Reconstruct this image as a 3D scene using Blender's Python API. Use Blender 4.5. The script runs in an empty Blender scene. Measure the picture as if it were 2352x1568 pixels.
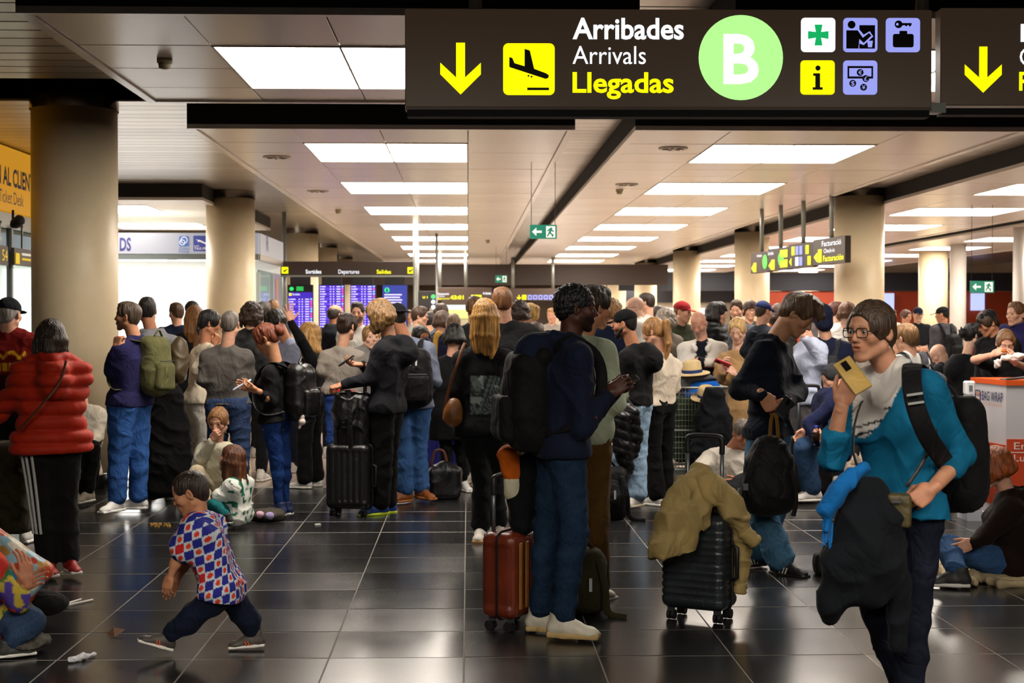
import bpy, math, random
import numpy as np
from math import sin, cos, tan, pi, radians
D = bpy.data
SC = bpy.context.scene
COL = SC.collection
# ------------------------------------------------------------------ camera, world, exposure
FPX, CX, CY = 3400.0, 1176.0, 784.0
CAMZ = 1.6
YAW, PIT = math.atan(101/3400), math.atan(54/3400)
cam_d = D.cameras.new('camera'); cam = D.objects.new('camera', cam_d); COL.objects.link(cam)
cam_d.sensor_width = 36.0; cam_d.lens = FPX/2352*36.0
cam.location = (0, 0, CAMZ); cam.rotation_euler = (pi/2-PIT, 0, -YAW)
cam_d.clip_end = 400
cam_d.dof.use_dof = True; cam_d.dof.focus_distance = 7.8; cam_d.dof.aperture_fstop = 5.6
SC.camera = cam
w = D.worlds.new('hall_air'); SC.world = w; w.use_nodes = True
w.node_tree.nodes['Background'].inputs[0].default_value = (1, .95, .9, 1)
w.node_tree.nodes['Background'].inputs[1].default_value = 0.03
vs = SC.view_settings; vs.view_transform = 'Standard'; vs.look = 'None'; vs.gamma = 1; vs.exposure = 0.52
vs.use_curve_mapping = False
try:
    SC.cycles.max_bounces = 6; SC.cycles.diffuse_bounces = 3; SC.cycles.glossy_bounces = 3; SC.cycles.transmission_bounces = 4; SC.cycles.caustics_reflective = False; SC.cycles.caustics_refractive = False
except Exception: pass
LIGHT_E = 13.0          # emission of the ceiling diffusers

_R = np.array([cos(YAW), -sin(YAW), 0]); _F = np.array([sin(YAW)*cos(PIT), cos(YAW)*cos(PIT), -sin(PIT)])
_U = np.cross(_R, _F); CAM = np.array([0, 0, CAMZ])
def ray(px, py):
    return _F + _R*((px-CX)/FPX) - _U*((py-CY)/FPX)
def at(px, py, Y):                       # point seen at a pixel, Y metres down the hall
    r = ray(px, py); return CAM + r*(Y/r[1])
def ground(px, py, z=0.0):
    r = ray(px, py); return CAM + r*((z-CAMZ)/r[2])
def gy(py): return float(ground(1075, py)[1])
def xat(px, Y): return float(at(px, 730, Y)[0])

# ------------------------------------------------------------------ objects, tags
def tag(o, label=None, cat=None, group=None, kind=None):
    if label: o['label'] = label
    if cat: o['category'] = cat
    if group: o['group'] = group
    if kind: o['kind'] = kind
    return o
def empty(name, loc=(0, 0, 0), label=None, cat=None, group=None, kind=None, rot=(0, 0, 0)):
    o = D.objects.new(name, None); COL.objects.link(o); o.location = [float(v) for v in loc]; o.rotation_euler = rot
    o.empty_display_size = .05
    return tag(o, label, cat, group, kind)
def base_of(parent):
    p = np.zeros(3)
    while parent is not None:
        p = p+np.array(parent.location); parent = parent.parent
    return p
def mesh_np(name, V, faces, mat, smooth=True):
    """V (n,3); faces: (m,4)/(m,3) int array"""
    me = D.meshes.new(name); V = np.asarray(V, np.float32); Fa = np.asarray(faces, np.int32)
    n, k = Fa.shape
    me.vertices.add(len(V)); me.vertices.foreach_set('co', V.ravel())
    me.loops.add(n*k); me.loops.foreach_set('vertex_index', Fa.ravel())
    me.polygons.add(n); me.polygons.foreach_set('loop_start', np.arange(0, n*k, k, dtype=np.int32))
    try: me.polygons.foreach_set('loop_total', np.full(n, k, np.int32))
    except Exception: pass
    me.update(calc_edges=True)
    if smooth: me.polygons.foreach_set('use_smooth', np.ones(n, bool))
    if mat: me.materials.append(mat)
    return me
def link(name, me, parent=None):
    o = D.objects.new(name, me); COL.objects.link(o)
    if parent is not None: o.parent = parent
    return o
def obj(name, V, faces, mat, parent=None, smooth=True, origin=None):
    """vertices in world coords; become local to the parent (or to origin when top-level)"""
    V = np.asarray(V, float)
    if parent is not None: V = V-base_of(parent)
    elif origin is not None: V = V-np.asarray(origin)
    o = link(name, mesh_np(name, V, faces, mat, smooth), parent)
    if parent is None and origin is not None: o.location = [float(v) for v in origin]
    return o
class MB:
    """collects simple hard-surface shapes into one mesh (world coords)"""
    def __init__(s): s.v = []; s.f = []; s.mi = []; s.cur = 0
    def add(s, V, F):
        o = len(s.v); s.v += [tuple(map(float, p)) for p in V]; s.f += [tuple(i+o for i in f) for f in F]; s.mi += [s.cur]*len(F); return s
    def box(s, c, h, R=None, bev=0.0):
        c = np.array(c, float); h = np.array(h, float); R = np.eye(3) if R is None else R
        if bev <= 0:
            P = [(x, y, z) for x in (-1, 1) for y in (-1, 1) for z in (-1, 1)]
            V = [c+R@(h*np.array(p)) for p in P]
            return s.add(V, [(0, 1, 3, 2), (4, 6, 7, 5), (0, 4, 5, 1), (2, 3, 7, 6), (0, 2, 6, 4), (1, 5, 7, 3)])
        V = []; idx = {}
        for x in (-1, 1):
            for y in (-1, 1):
                for z in (-1, 1):
                    for a in range(3):
                        q = h-bev; q = np.array([x*q[0], y*q[1], z*q[2]]); q[a] += (x, y, z)[a]*bev
                        idx[(x, y, z, a)] = len(V); V.append(c+R@q)
        F = []; I = idx
        for sg in (-1, 1):
            F.append(tuple(I[(sg, y, z, 0)] for y, z in ((-1, -1), (1, -1), (1, 1), (-1, 1)))[::sg])
            F.append(tuple(I[(x, sg, z, 1)] for z, x in ((-1, -1), (1, -1), (1, 1), (-1, 1)))[::sg])
            F.append(tuple(I[(x, y, sg, 2)] for x, y in ((-1, -1), (1, -1), (1, 1), (-1, 1)))[::sg])
        def quad(a, b, cc, d):
            p = [np.array(V[i]) for i in (a, b, cc, d)]
            n = np.cross(p[1]-p[0], p[2]-p[0])
            F.append((a, b, cc, d) if np.dot(n, (p[0]+p[2])/2-c) > 0 else (d, cc, b, a))
        for p in (-1, 1):
            for q in (-1, 1):
                quad(I[(-1, p, q, 1)], I[(1, p, q, 1)], I[(1, p, q, 2)], I[(-1, p, q, 2)])
                quad(I[(p, -1, q, 0)], I[(p, 1, q, 0)], I[(p, 1, q, 2)], I[(p, -1, q, 2)])
                quad(I[(p, q, -1, 0)], I[(p, q, 1, 0)], I[(p, q, 1, 1)], I[(p, q, -1, 1)])
        for x in (-1, 1):
            for y in (-1, 1):
                for z in (-1, 1):
                    t = [I[(x, y, z, a)] for a in range(3)]
                    if x*y*z < 0: t = t[::-1]
                    F.append(tuple(t))
        return s.add(V, F)
    def tube(s, pts, r, n=10, cap=True, flat=1.0, up=(0, 0, 1)):
        """tube along pts; r scalar or list; flat<1 squashes along the frame's second axis"""
        P = [np.array(p, float) for p in pts]; m = len(P); rr = [r]*m if np.isscalar(r) else list(r)
        up = np.array(up, float); V = []; prev = None
        for i in range(m):
            t = P[min(i+1, m-1)]-P[max(i-1, 0)]; t = t/(np.linalg.norm(t)+1e-9)
            u = prev if prev is not None else up
            a = np.cross(t, u)
            if np.linalg.norm(a) < 1e-3: a = np.cross(t, np.array([1., 0.1, 0]))
            a /= np.linalg.norm(a); b = np.cross(a, t); prev = b
            for j in range(n):
                th = 2*pi*j/n; V.append(P[i]+a*cos(th)*rr[i]+b*sin(th)*rr[i]*flat)
        F = []
        for i in range(m-1):
            for j in range(n):
                F.append((i*n+j, i*n+(j+1) % n, (i+1)*n+(j+1) % n, (i+1)*n+j))
        if cap: F.append(tuple(range(n))[::-1]); F.append(tuple(range((m-1)*n, m*n)))
        return s.add(V, F)
    def lathe(s, c, prof, n=24, R=None, cap=True):
        c = np.array(c, float); R = np.eye(3) if R is None else R; V = []; F = []
        for r, z in prof:
            for j in range(n): V.append(c+R@np.array([r*cos(2*pi*j/n), r*sin(2*pi*j/n), z]))
        for i in range(len(prof)-1):
            for j in range(n): F.append((i*n+j, i*n+(j+1) % n, (i+1)*n+(j+1) % n, (i+1)*n+j))
        if cap: F.append(tuple(range(n))[::-1]); F.append(tuple(range((len(prof)-1)*n, len(prof)*n)))
        return s.add(V, F)
    def poly(s, pts, O, X, Y, th=0.0):
        """flat polygon (2-D pts) in plane O+x*X+y*Y, thickness th along X x Y"""
        O, X, Y = (np.array(q, float) for q in (O, X, Y)); N = np.cross(X, Y); N /= np.linalg.norm(N)
        n = len(pts); V = [O+X*x+Y*y+N*th for x, y in pts]
        F = [tuple(range(n))]
        if th:
            V += [O+X*x+Y*y for x, y in pts]; F.append(tuple(range(n, 2*n))[::-1])
            F += [(i+n, (i+1) % n+n, (i+1) % n, i) for i in range(n)]
        return s.add(V, F)
    def build(s, name, mat, parent=None, smooth=False, origin=None):
        V = np.array(s.v, float)
        if parent is not None: V = V-base_of(parent)
        elif origin is not None: V = V-np.asarray(origin)
        me = D.meshes.new(name); me.from_pydata([tuple(v) for v in V], [], s.f); me.update()
        mats = mat if isinstance(mat, (list, tuple)) else [mat]
        for m in mats: me.materials.append(m)
        if len(mats) > 1: me.polygons.foreach_set('material_index', np.array(s.mi, np.int32))
        if smooth: me.polygons.foreach_set('use_smooth', np.ones(len(me.polygons), bool))
        o = link(name, me, parent)
        if parent is None and origin is not None: o.location = [float(v) for v in origin]
        return o
def rrect(w, h, r, n=5):
    out = []
    for cx_, cy_, a0 in ((w/2-r, h/2-r, 0), (-w/2+r, h/2-r, pi/2), (-w/2+r, -h/2+r, pi), (w/2-r, -h/2+r, 3*pi/2)):
        for i in range(n+1): a = a0+pi/2*i/n; out.append((cx_+r*cos(a), cy_+r*sin(a)))
    return out
def circ(r, n=32, cx_=0, cy_=0): return [(cx_+r*cos(2*pi*i/n), cy_+r*sin(2*pi*i/n)) for i in range(n)]
def rotz(a): c, s = cos(a), sin(a); return np.array([[c, -s, 0], [s, c, 0], [0, 0, 1.]])
def rotx(a): c, s = cos(a), sin(a); return np.array([[1., 0, 0], [0, c, -s], [0, s, c]])
def roty(a): c, s = cos(a), sin(a); return np.array([[c, 0, s], [0, 1., 0], [-s, 0, c]])
def unit(v): v = np.array(v, float); return v/(np.linalg.norm(v)+1e-9)
def frame(y, z):
    """rotation whose local Y axis is y and local Z is close to z"""
    y = unit(y); x = unit(np.cross(y, z)); return np.array([x, y, np.cross(x, y)]).T

# ------------------------------------------------------------------ materials
_M = {}
def srgb(c):
    if isinstance(c, str):
        c = c.lstrip('#'); c = ''.join(q*2 for q in c) if len(c) == 3 else c; c = [int(c[i:i+2], 16)/255 for i in (0, 2, 4)]
    return tuple((x/12.92 if x <= .04045 else ((x+.055)/1.055)**2.4) for x in c)
def newmat(key):
    m = D.materials.new(key); m.use_nodes = True; nt = m.node_tree; b = nt.nodes['Principled BSDF']
    return m, nt, b
def mat(kind, col, **k):
    key = kind+str(col)+str(sorted(k.items()))
    if key in _M: return _M[key]
    m, nt, b = newmat(kind); N = nt.nodes; L = nt.links; c = srgb(col)
    def node(t, **kw):
        n = N.new(t)
        for a, v in kw.items(): setattr(n, a, v)
        return n
    def noise(scale, detail=3, coord='Object', vec=None, rough=.5):
        tc = node('ShaderNodeTexCoord'); n = node('ShaderNodeTexNoise'); n.inputs['Scale'].default_value = scale
        n.inputs['Detail'].default_value = detail; n.inputs['Roughness'].default_value = rough
        if vec is not None:
            mp = node('ShaderNodeMapping'); mp.inputs['Scale'].default_value = vec; L.new(tc.outputs[coord], mp.inputs[0]); L.new(mp.outputs[0], n.inputs[0])
        else: L.new(tc.outputs[coord], n.inputs[0])
        return n
    def ramp(fac, c0, c1, p0=.3, p1=.7):
        r = node('ShaderNodeValToRGB'); r.color_ramp.elements[0].position = p0; r.color_ramp.elements[1].position = p1
        r.color_ramp.elements[0].color = (*c0, 1); r.color_ramp.elements[1].color = (*c1, 1); L.new(fac, r.inputs[0]); return r
    def bump(h, s, dist=.01):
        bp = node('ShaderNodeBump'); bp.inputs['Strength'].default_value = s; bp.inputs['Distance'].default_value = dist
        L.new(h, bp.inputs['Height']); L.new(bp.outputs[0], b.inputs['Normal'])
    def folds(st):
        n1 = noise(6.5, 2, vec=(1, 1, .8), rough=.4); n1.inputs['Distortion'].default_value = 1.8
        w1 = node('ShaderNodeMath', operation='ABSOLUTE'); sb = node('ShaderNodeMath', operation='SUBTRACT'); sb.inputs[1].default_value = .5; L.new(n1.outputs[0], sb.inputs[0]); L.new(sb.outputs[0], w1.inputs[0])
        pw = node('ShaderNodeMath', operation='POWER'); pw.inputs[1].default_value = .6; L.new(w1.outputs[0], pw.inputs[0])
        b1 = node('ShaderNodeBump'); b1.inputs['Strength'].default_value = st; b1.inputs['Distance'].default_value = .035; L.new(pw.outputs[0], b1.inputs['Height'])
        L.new(b1.outputs[0], b.inputs['Normal'])
    b.inputs['Base Color'].default_value = (*c, 1)
    b.inputs['Roughness'].default_value = k.get('rough', .6)
    b.inputs['Metallic'].default_value = k.get('metal', 0.0)
    if kind == 'cloth':
        v = k.get('var', .18); n = noise(k.get('sc', 9), 4)
        r = ramp(n.outputs[0], tuple(x*(1-v) for x in c), tuple(min(1, x*(1+v)) for x in c)); L.new(r.outputs[0], b.inputs['Base Color'])
        b.inputs['Roughness'].default_value = k.get('rough', .85)
        b.inputs['Specular IOR Level'].default_value = k.get('spec', .16)
        folds(k.get('fold', .33)); b.inputs['Sheen Weight'].default_value = k.get('sheen', .03); b.inputs['Sheen Roughness'].default_value = .5
    elif kind == 'denim':
        n = noise(5, 5, rough=.6); n2 = noise(160, 2, vec=(1, 1, .25))
        r = ramp(n.outputs[0], tuple(x*.7 for x in c), tuple(min(1, x*1.5+.006) for x in c), .32, .72)
        mx = node('ShaderNodeMix', data_type='RGBA'); mx.inputs[0].default_value = .35; L.new(r.outputs[0], mx.inputs[6])
        r2 = ramp(n2.outputs[0], tuple(x*.55 for x in c), tuple(min(1, x*1.7+.01) for x in c)); L.new(r2.outputs[0], mx.inputs[7])
        L.new(mx.outputs[2], b.inputs['Base Color']); b.inputs['Roughness'].default_value = .85; b.inputs['Specular IOR Level'].default_value = .16; folds(.38)
    elif kind == 'skin':
        at_ = node('ShaderNodeAttribute'); at_.attribute_name = 'Col'
        n = noise(38, 3); r = ramp(n.outputs[0], (.88, .86, .85), (1.06, 1.04, 1.03))
        mx = node('ShaderNodeMix', data_type='RGBA', blend_type='MULTIPLY'); mx.inputs[0].default_value = 1
        L.new(at_.outputs['Color'], mx.inputs[6]); L.new(r.outputs[0], mx.inputs[7]); L.new(mx.outputs[2], b.inputs['Base Color'])
        b.inputs['Roughness'].default_value = .5; b.inputs['Specular IOR Level'].default_value = .35
    elif kind == 'hair':
        n = noise(60, 3, vec=(1, 1, .12)); v = k.get('hi', 1.9)
        r = ramp(n.outputs[0], tuple(x*.5 for x in c), tuple(min(1, x*v) for x in c), .3, .72); L.new(r.outputs[0], b.inputs['Base Color'])
        b.inputs['Roughness'].default_value = k.get('rough', .42)
        n2 = noise(120, 3, vec=(1, 1, .07)); bump(n2.outputs[0], .9, .012)
    elif kind == 'attr':                                    # printed cloth, colour carried by the mesh
        at_ = node('ShaderNodeAttribute'); at_.attribute_name = 'Col'; L.new(at_.outputs['Color'], b.inputs['Base Color'])
        b.inputs['Roughness'].default_value = k.get('rough', .85); b.inputs['Specular IOR Level'].default_value = .16; folds(.3)
    elif kind == 'leather':
        folds(k.get('fold', .15)); b.inputs['Roughness'].default_value = k.get('rough', .45)
        r = ramp(noise(7, 3).outputs[0], tuple(x*.75 for x in c), tuple(min(1, x*1.2) for x in c)); L.new(r.outputs[0], b.inputs['Base Color'])
    elif kind == 'emit':
        b.inputs['Emission Color'].default_value = (*c, 1); b.inputs['Emission Strength'].default_value = k.get('e', 1.0)
        b.inputs['Base Color'].default_value = (*[x*.3 for x in c], 1)
        if k.get('e', 1.0) < 2:
            try: m.cycles.emission_sampling = 'NONE'
            except Exception: pass
    elif kind == 'glass':
        b.inputs['Transmission Weight'].default_value = 1; b.inputs['Roughness'].default_value = k.get('rough', .02); b.inputs['IOR'].default_value = k.get('ior', 1.45)
    elif kind == 'plain':
        if k.get('n', 0):
            r = ramp(noise(k.get('sc', 4), 5, rough=.65).outputs[0], tuple(x*(1-k['n']) for x in c), tuple(min(1, x*(1+k['n'])) for x in c)); L.new(r.outputs[0], b.inputs['Base Color'])
    if k.get('coat'): b.inputs['Coat Weight'].default_value = k['coat']; b.inputs['Coat Roughness'].default_value = .15
    _M[key] = m; return m
def Mc(c, **k): return mat('cloth', c, **k)
def Mp(c, **k): return mat('plain', c, **k)

# ------------------------------------------------------------------ text
def text(s, mat_, parent, O, X, Yv, hgt, fit=None, bold=0.0, name='lettering', th=.002, align='LEFT'):
    """lettering as a thin mesh; O = left end of the baseline (world); hgt = baseline to top; fit = width"""
    cu = D.curves.new('t', 'FONT'); cu.body = s; cu.size = 1.0; cu.offset = bold; cu.resolution_u = 3
    to = D.objects.new('t', cu); COL.objects.link(to)
    dg = bpy.context.evaluated_depsgraph_get(); me = D.meshes.new_from_object(to.evaluated_get(dg))
    D.objects.remove(to); D.curves.remove(cu)
    n = len(me.vertices); V = np.zeros(n*3, np.float32); me.vertices.foreach_get('co', V); V = V.reshape(-1, 3).astype(float)
    V[:, 0] -= V[:, 0].min(); sy = hgt/V[:, 1].max(); wid = V[:, 0].max(); sx = sy if fit is None else fit/wid
    if align == 'CENTER': V[:, 0] -= wid/2
    X = unit(X); Yv = unit(Yv); Nn = np.cross(X, Yv); b0 = base_of(parent)
    W = np.asarray(O)-b0+np.outer(V[:, 0]*sx, X)+np.outer(V[:, 1]*sy, Yv)+Nn*th
    me.vertices.foreach_set('co', W.astype(np.float32).ravel()); me.materials.clear(); me.materials.append(mat_); me.update(); me.name = name
    return link(name, me, parent)
# ------------------------------------------------------------------ sculpting: smooth-blended solids turned into one skin
def _smin(a, b, k):
    if k <= 0: return np.minimum(a, b)
    h = np.maximum(k-np.abs(a-b), 0)/k; return np.minimum(a, b)-h*h*k*.25
class Sculpt:
    def __init__(s): s.p = []
    def rc(s, a, b, ra, rb=None, k=.02, sub=False):          # round cone
        s.p.append(('c', np.array(a, float), np.array(b, float), ra, ra if rb is None else rb, k, sub)); return s
    def chain(s, pts, rs, k=.02):
        for i in range(len(pts)-1): s.rc(pts[i], pts[i+1], rs[i], rs[i+1], k)
        return s
    def ball(s, c, r, k=.02, sub=False): return s.rc(c, np.array(c, float)+[0, 0, 1e-4], r, r, k, sub)
    def ell(s, c, r, R=None, k=.02, sub=False):
        s.p.append(('e', np.array(c, float), np.array(r, float), np.eye(3) if R is None else R, 0, k, sub)); return s
    def box(s, c, h, r=.02, R=None, k=.02, sub=False):
        s.p.append(('b', np.array(c, float), np.array(h, float), np.eye(3) if R is None else R, r, k, sub)); return s
    def cut(s, pt, n): s.p.append(('x', np.array(pt, float), unit(n))); return s
    def mesh(s, h, noise=None):
        lo = np.full(3, 1e9); hi = -lo
        bb = []
        for p in s.p:
            if p[0] == 'c': r = max(p[3], p[4]); a = np.minimum(p[1], p[2])-r; b = np.maximum(p[1], p[2])+r
            elif p[0] == 'e': e = np.abs(p[3])@p[2]; a = p[1]-e; b = p[1]+e
            elif p[0] == 'b': e = np.abs(p[3])@p[2]; a = p[1]-e; b = p[1]+e
            else: bb.append(None); continue
            bb.append((a, b))
            if not p[6]: lo = np.minimum(lo, a); hi = np.maximum(hi, b)
        lo = lo-3*h; hi = hi+3*h; n = np.ceil((hi-lo)/h).astype(int)+1
        F = np.full(n, .2, np.float32); ax = [lo[i]+h*np.arange(n[i]) for i in range(3)]
        for p, b_ in zip(s.p, bb):
            if b_ is None:
                d = (ax[0][:, None, None]-p[1][0])*p[2][0]+(ax[1][None, :, None]-p[1][1])*p[2][1]+(ax[2][None, None, :]-p[1][2])*p[2][2]
                F = np.maximum(F, d.astype(np.float32)); continue
            k = p[5]; m = k+2.5*h
            i0 = np.clip(np.floor((b_[0]-m-lo)/h).astype(int), 0, n-1); i1 = np.clip(np.ceil((b_[1]+m-lo)/h).astype(int)+1, 1, n)
            if np.any(i1 <= i0): continue
            sl = tuple(slice(i0[j], i1[j]) for j in range(3))
            X = ax[0][sl[0]][:, None, None].astype(np.float32); Y = ax[1][sl[1]][None, :, None].astype(np.float32); Z = ax[2][sl[2]][None, None, :].astype(np.float32)
            if p[0] == 'c':
                a, b, r1, r2 = p[1], p[2], p[3], p[4]; ba = b-a; L2 = float(ba@ba); rr = r1-r2; a2 = L2-rr*rr
                x, y, z = X-a[0], Y-a[1], Z-a[2]
                t = (x*ba[0]+y*ba[1]+z*ba[2])
                if a2 <= 1e-9:
                    d = np.sqrt(x*x+y*y+z*z)-max(r1, r2)
                elif abs(rr) < 1e-6:
                    t = np.clip(t/L2, 0, 1); d = np.sqrt((x-ba[0]*t)**2+(y-ba[1]*t)**2+(z-ba[2]*t)**2)-r1
                else:
                    il2 = 1/L2; zz = t-L2; pp = x*x+y*y+z*z
                    x2 = np.maximum(pp*L2-t*t, 0)*L2; y2 = t*t*L2; z2 = zz*zz*L2       # squared, scaled
                    kk = np.sign(rr)*rr*rr*x2
                    c1 = np.sign(zz)*a2*z2 > kk; c2 = np.sign(t)*a2*y2 < kk
                    d = (np.sqrt(np.maximum(x2*a2*il2, 0))+t*rr)*il2-r1
                    d = np.where(c2, np.sqrt(np.maximum(x2+y2, 0))*il2-r1, d); d = np.where(c1, np.sqrt(np.maximum(x2+z2, 0))*il2-r2, d)
            else:
                R = p[3]; x, y, z = X-p[1][0], Y-p[1][1], Z-p[1][2]
                u = x*R[0, 0]+y*R[1, 0]+z*R[2, 0]; v = x*R[0, 1]+y*R[1, 1]+z*R[2, 1]; w_ = x*R[0, 2]+y*R[1, 2]+z*R[2, 2]
                if p[0] == 'e':
                    r = p[2]; k0 = np.sqrt((u/r[0])**2+(v/r[1])**2+(w_/r[2])**2); k1 = np.sqrt((u/r[0]**2)**2+(v/r[1]**2)**2+(w_/r[2]**2)**2)
                    d = k0*(k0-1)/np.maximum(k1, 1e-6)
                else:
                    q = p[2]-p[4]; qx, qy, qz = np.abs(u)-q[0], np.abs(v)-q[1], np.abs(w_)-q[2]
                    d = np.sqrt(np.maximum(qx, 0)**2+np.maximum(qy, 0)**2+np.maximum(qz, 0)**2)+np.minimum(np.maximum(qx, np.maximum(qy, qz)), 0)-p[4]
            d = d.astype(np.float32)
            F[sl] = -_smin(-F[sl], d, k) if p[6] else _smin(F[sl], d, k)
        F[0] = F[-1] = .05; F[:, 0] = F[:, -1] = .05; F[:, :, 0] = F[:, :, -1] = .05
        V, Q = snet(F); V = lo+V*h
        if noise is not None and len(V):
            N = vnormals(V, Q); V = noise(V, N)
        return V, Q
def snet(F):
    ins = F < 0; nx, ny, nz = F.shape; ids = []; pts = []; quads = []; base = 0
    def cid(i, j, k): return (i*ny+j)*nz+k
    for a in range(3):
        sl0 = [slice(None)]*3; sl1 = [slice(None)]*3; sl0[a] = slice(0, -1); sl1[a] = slice(1, None)
        s0 = ins[tuple(sl0)]; i, j, k = np.nonzero(s0 != ins[tuple(sl1)])
        if len(i) == 0: continue
        f0 = F[tuple(sl0)][i, j, k]; f1 = F[tuple(sl1)][i, j, k]; t = f0/(f0-f1)
        P = np.stack([i, j, k], 1).astype(np.float64); P[:, a] += t
        if a == 0: C = [cid(i, j-1, k-1), cid(i, j, k-1), cid(i, j, k), cid(i, j-1, k)]
        elif a == 1: C = [cid(i-1, j, k-1), cid(i-1, j, k), cid(i, j, k), cid(i, j, k-1)]
        else: C = [cid(i-1, j-1, k), cid(i, j-1, k), cid(i, j, k), cid(i-1, j, k)]
        C = np.stack(C, 1); C = np.where(s0[i, j, k][:, None], C, C[:, ::-1])
        quads.append(C); ids.append(C.ravel()); pts.append(np.repeat(P, 4, 0))
    if not quads: return np.zeros((0, 3)), np.zeros((0, 4), int)
    ids = np.concatenate(ids); pts = np.concatenate(pts); u, inv = np.unique(ids, return_inverse=True)
    cnt = np.bincount(inv); V = np.stack([np.bincount(inv, pts[:, q])/cnt for q in range(3)], 1)
    return V, inv.reshape(-1, 4)
def vnormals(V, Q):
    n = np.cross(V[Q[:, 2]]-V[Q[:, 0]], V[Q[:, 3]]-V[Q[:, 1]]); N = np.zeros_like(V)
    for c in range(3):
        for j in range(4): N[:, c] += np.bincount(Q[:, j], n[:, c], len(V))
    return N/(np.linalg.norm(N, axis=1, keepdims=True)+1e-12)
def wobble(P, freq, seed, octaves=2):
    """cheap smooth noise about [-1,1]"""
    rs = np.random.RandomState(seed); out = np.zeros(len(P)); amp = 1; tot = 0
    for o in range(octaves):
        acc = np.zeros(len(P))
        for i in range(5):
            d = rs.randn(3); d /= np.linalg.norm(d); d2 = rs.randn(3)
            acc += np.sin(P@d*freq*(.7+.6*rs.rand())+rs.rand()*7+1.3*np.sin(P@d2*freq*.45+rs.rand()*7))
        out += amp*acc/2.6; tot += amp; amp *= .5; freq *= 2.1
    return out/tot
def cloth_noise(amp, freq=22, seed=1, rid=.7):
    def f(V, N):
        a = wobble(V*[1, 1, .75], freq, seed); q = wobble(V*[1, 1, 1.35], freq*.85, seed+9, 1); b = 1-2.2*np.sqrt(np.abs(q)+.004)
        return V+N*(amp*(a*(1-rid)+np.clip(b, -1, 1)*rid*1.3))[:, None]
    return f
def joinm(parts):
    Vs = []; Qs = []; o = 0
    for V, Q in parts:
        if len(V) == 0: continue
        Vs.append(V); Qs.append(Q+o); o += len(V)
    return np.concatenate(Vs), np.concatenate(Qs)
def setcol(me, C):
    a = me.color_attributes.new('Col', 'FLOAT_COLOR', 'POINT'); C = np.concatenate([C, np.ones((len(C), 1))], 1).astype(np.float32)
    a.data.foreach_set('color', C.ravel())
# ------------------------------------------------------------------ the hall
CH, SLZ, VOID = 3.45, 3.70, 4.55
ORD = ['first', 'second', 'third', 'fourth', 'fifth', 'sixth', 'seventh', 'eighth', 'ninth', 'tenth', 'eleventh', 'twelfth', 'thirteenth', 'fourteenth', 'fifteenth', 'sixteenth', 'seventeenth', 'eighteenth']
def tile_mat():
    m, nt, b = newmat('black_tile'); N = nt.nodes; L = nt.links
    oi = N.new('ShaderNodeObjectInfo'); tc = N.new('ShaderNodeTexCoord'); ad = N.new('ShaderNodeVectorMath'); ad.operation = 'ADD'
    L.new(tc.outputs['Object'], ad.inputs[0]); L.new(oi.outputs['Location'], ad.inputs[1])
    n = N.new('ShaderNodeTexNoise'); n.inputs['Scale'].default_value = 3.2; n.inputs['Detail'].default_value = 1.5; L.new(ad.outputs[0], n.inputs[0])
    r = N.new('ShaderNodeValToRGB'); r.color_ramp.elements[0].color = (.010, .010, .011, 1); r.color_ramp.elements[1].color = (.018, .0175, .018, 1); L.new(n.outputs[0], r.inputs[0]); L.new(r.outputs[0], b.inputs['Base Color'])
    r2 = N.new('ShaderNodeMapRange'); r2.inputs[3].default_value = .15; r2.inputs[4].default_value = .22; L.new(n.outputs[0], r2.inputs[0])
    ad2 = N.new('ShaderNodeMath'); ad2.operation = 'MULTIPLY_ADD'; ad2.inputs[1].default_value = .07; L.new(oi.outputs['Random'], ad2.inputs[0]); L.new(r2.outputs[0], ad2.inputs[2]); L.new(ad2.outputs[0], b.inputs['Roughness'])
    n2 = N.new('ShaderNodeTexNoise'); n2.inputs['Scale'].default_value = 14; n2.inputs['Detail'].default_value = 4; L.new(ad.outputs[0], n2.inputs[0])
    bp = N.new('ShaderNodeBump'); bp.inputs['Strength'].default_value = .03; bp.inputs['Distance'].default_value = .002; L.new(n2.outputs[0], bp.inputs['Height'])
    b.inputs['Specular IOR Level'].default_value = .62
    return m
M_TILE = tile_mat()
M_GROUT = Mp('#757069', rough=.8, n=.2)
def brown_floor():
    m, nt, b = newmat('brown_floor'); N = nt.nodes; L = nt.links
    tc = N.new('ShaderNodeTexCoord'); n = N.new('ShaderNodeTexNoise'); n.inputs['Scale'].default_value = 5; n.inputs['Detail'].default_value = 6; L.new(tc.outputs['Object'], n.inputs[0])
    br = N.new('ShaderNodeTexBrick'); br.offset = 0; br.inputs['Scale'].default_value = 1; br.inputs['Brick Width'].default_value = .64; br.inputs['Row Height'].default_value = .6; br.inputs['Mortar Size'].default_value = .005
    br.inputs['Color1'].default_value = (.46, .36, .29, 1); br.inputs['Color2'].default_value = (.42, .33, .265, 1); br.inputs['Mortar'].default_value = (.25, .19, .15, 1); L.new(tc.outputs['Object'], br.inputs[0])
    mx = N.new('ShaderNodeMix'); mx.data_type = 'RGBA'; mx.blend_type = 'MULTIPLY'; mx.inputs[0].default_value = .6; L.new(br.outputs[0], mx.inputs[6]); L.new(n.outputs[0], mx.inputs[7]); L.new(mx.outputs[2], b.inputs['Base Color'])
    b.inputs['Roughness'].default_value = .2
    return m
TY0, TDX, TDY, TX0 = 4.625, .635, .585, -.02
fl = MB().box((3, 5.05, -.03), (13, 9.05, .0286)).build('floor', M_GROUT); tag(fl, kind='structure')
tm = MB().box((0, 0, -.006), (TDX/2-.003, TDY/2-.006, .006), bev=.0015).build('floor_tile', M_TILE, fl)
tmesh = tm.data; first = True
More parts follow.
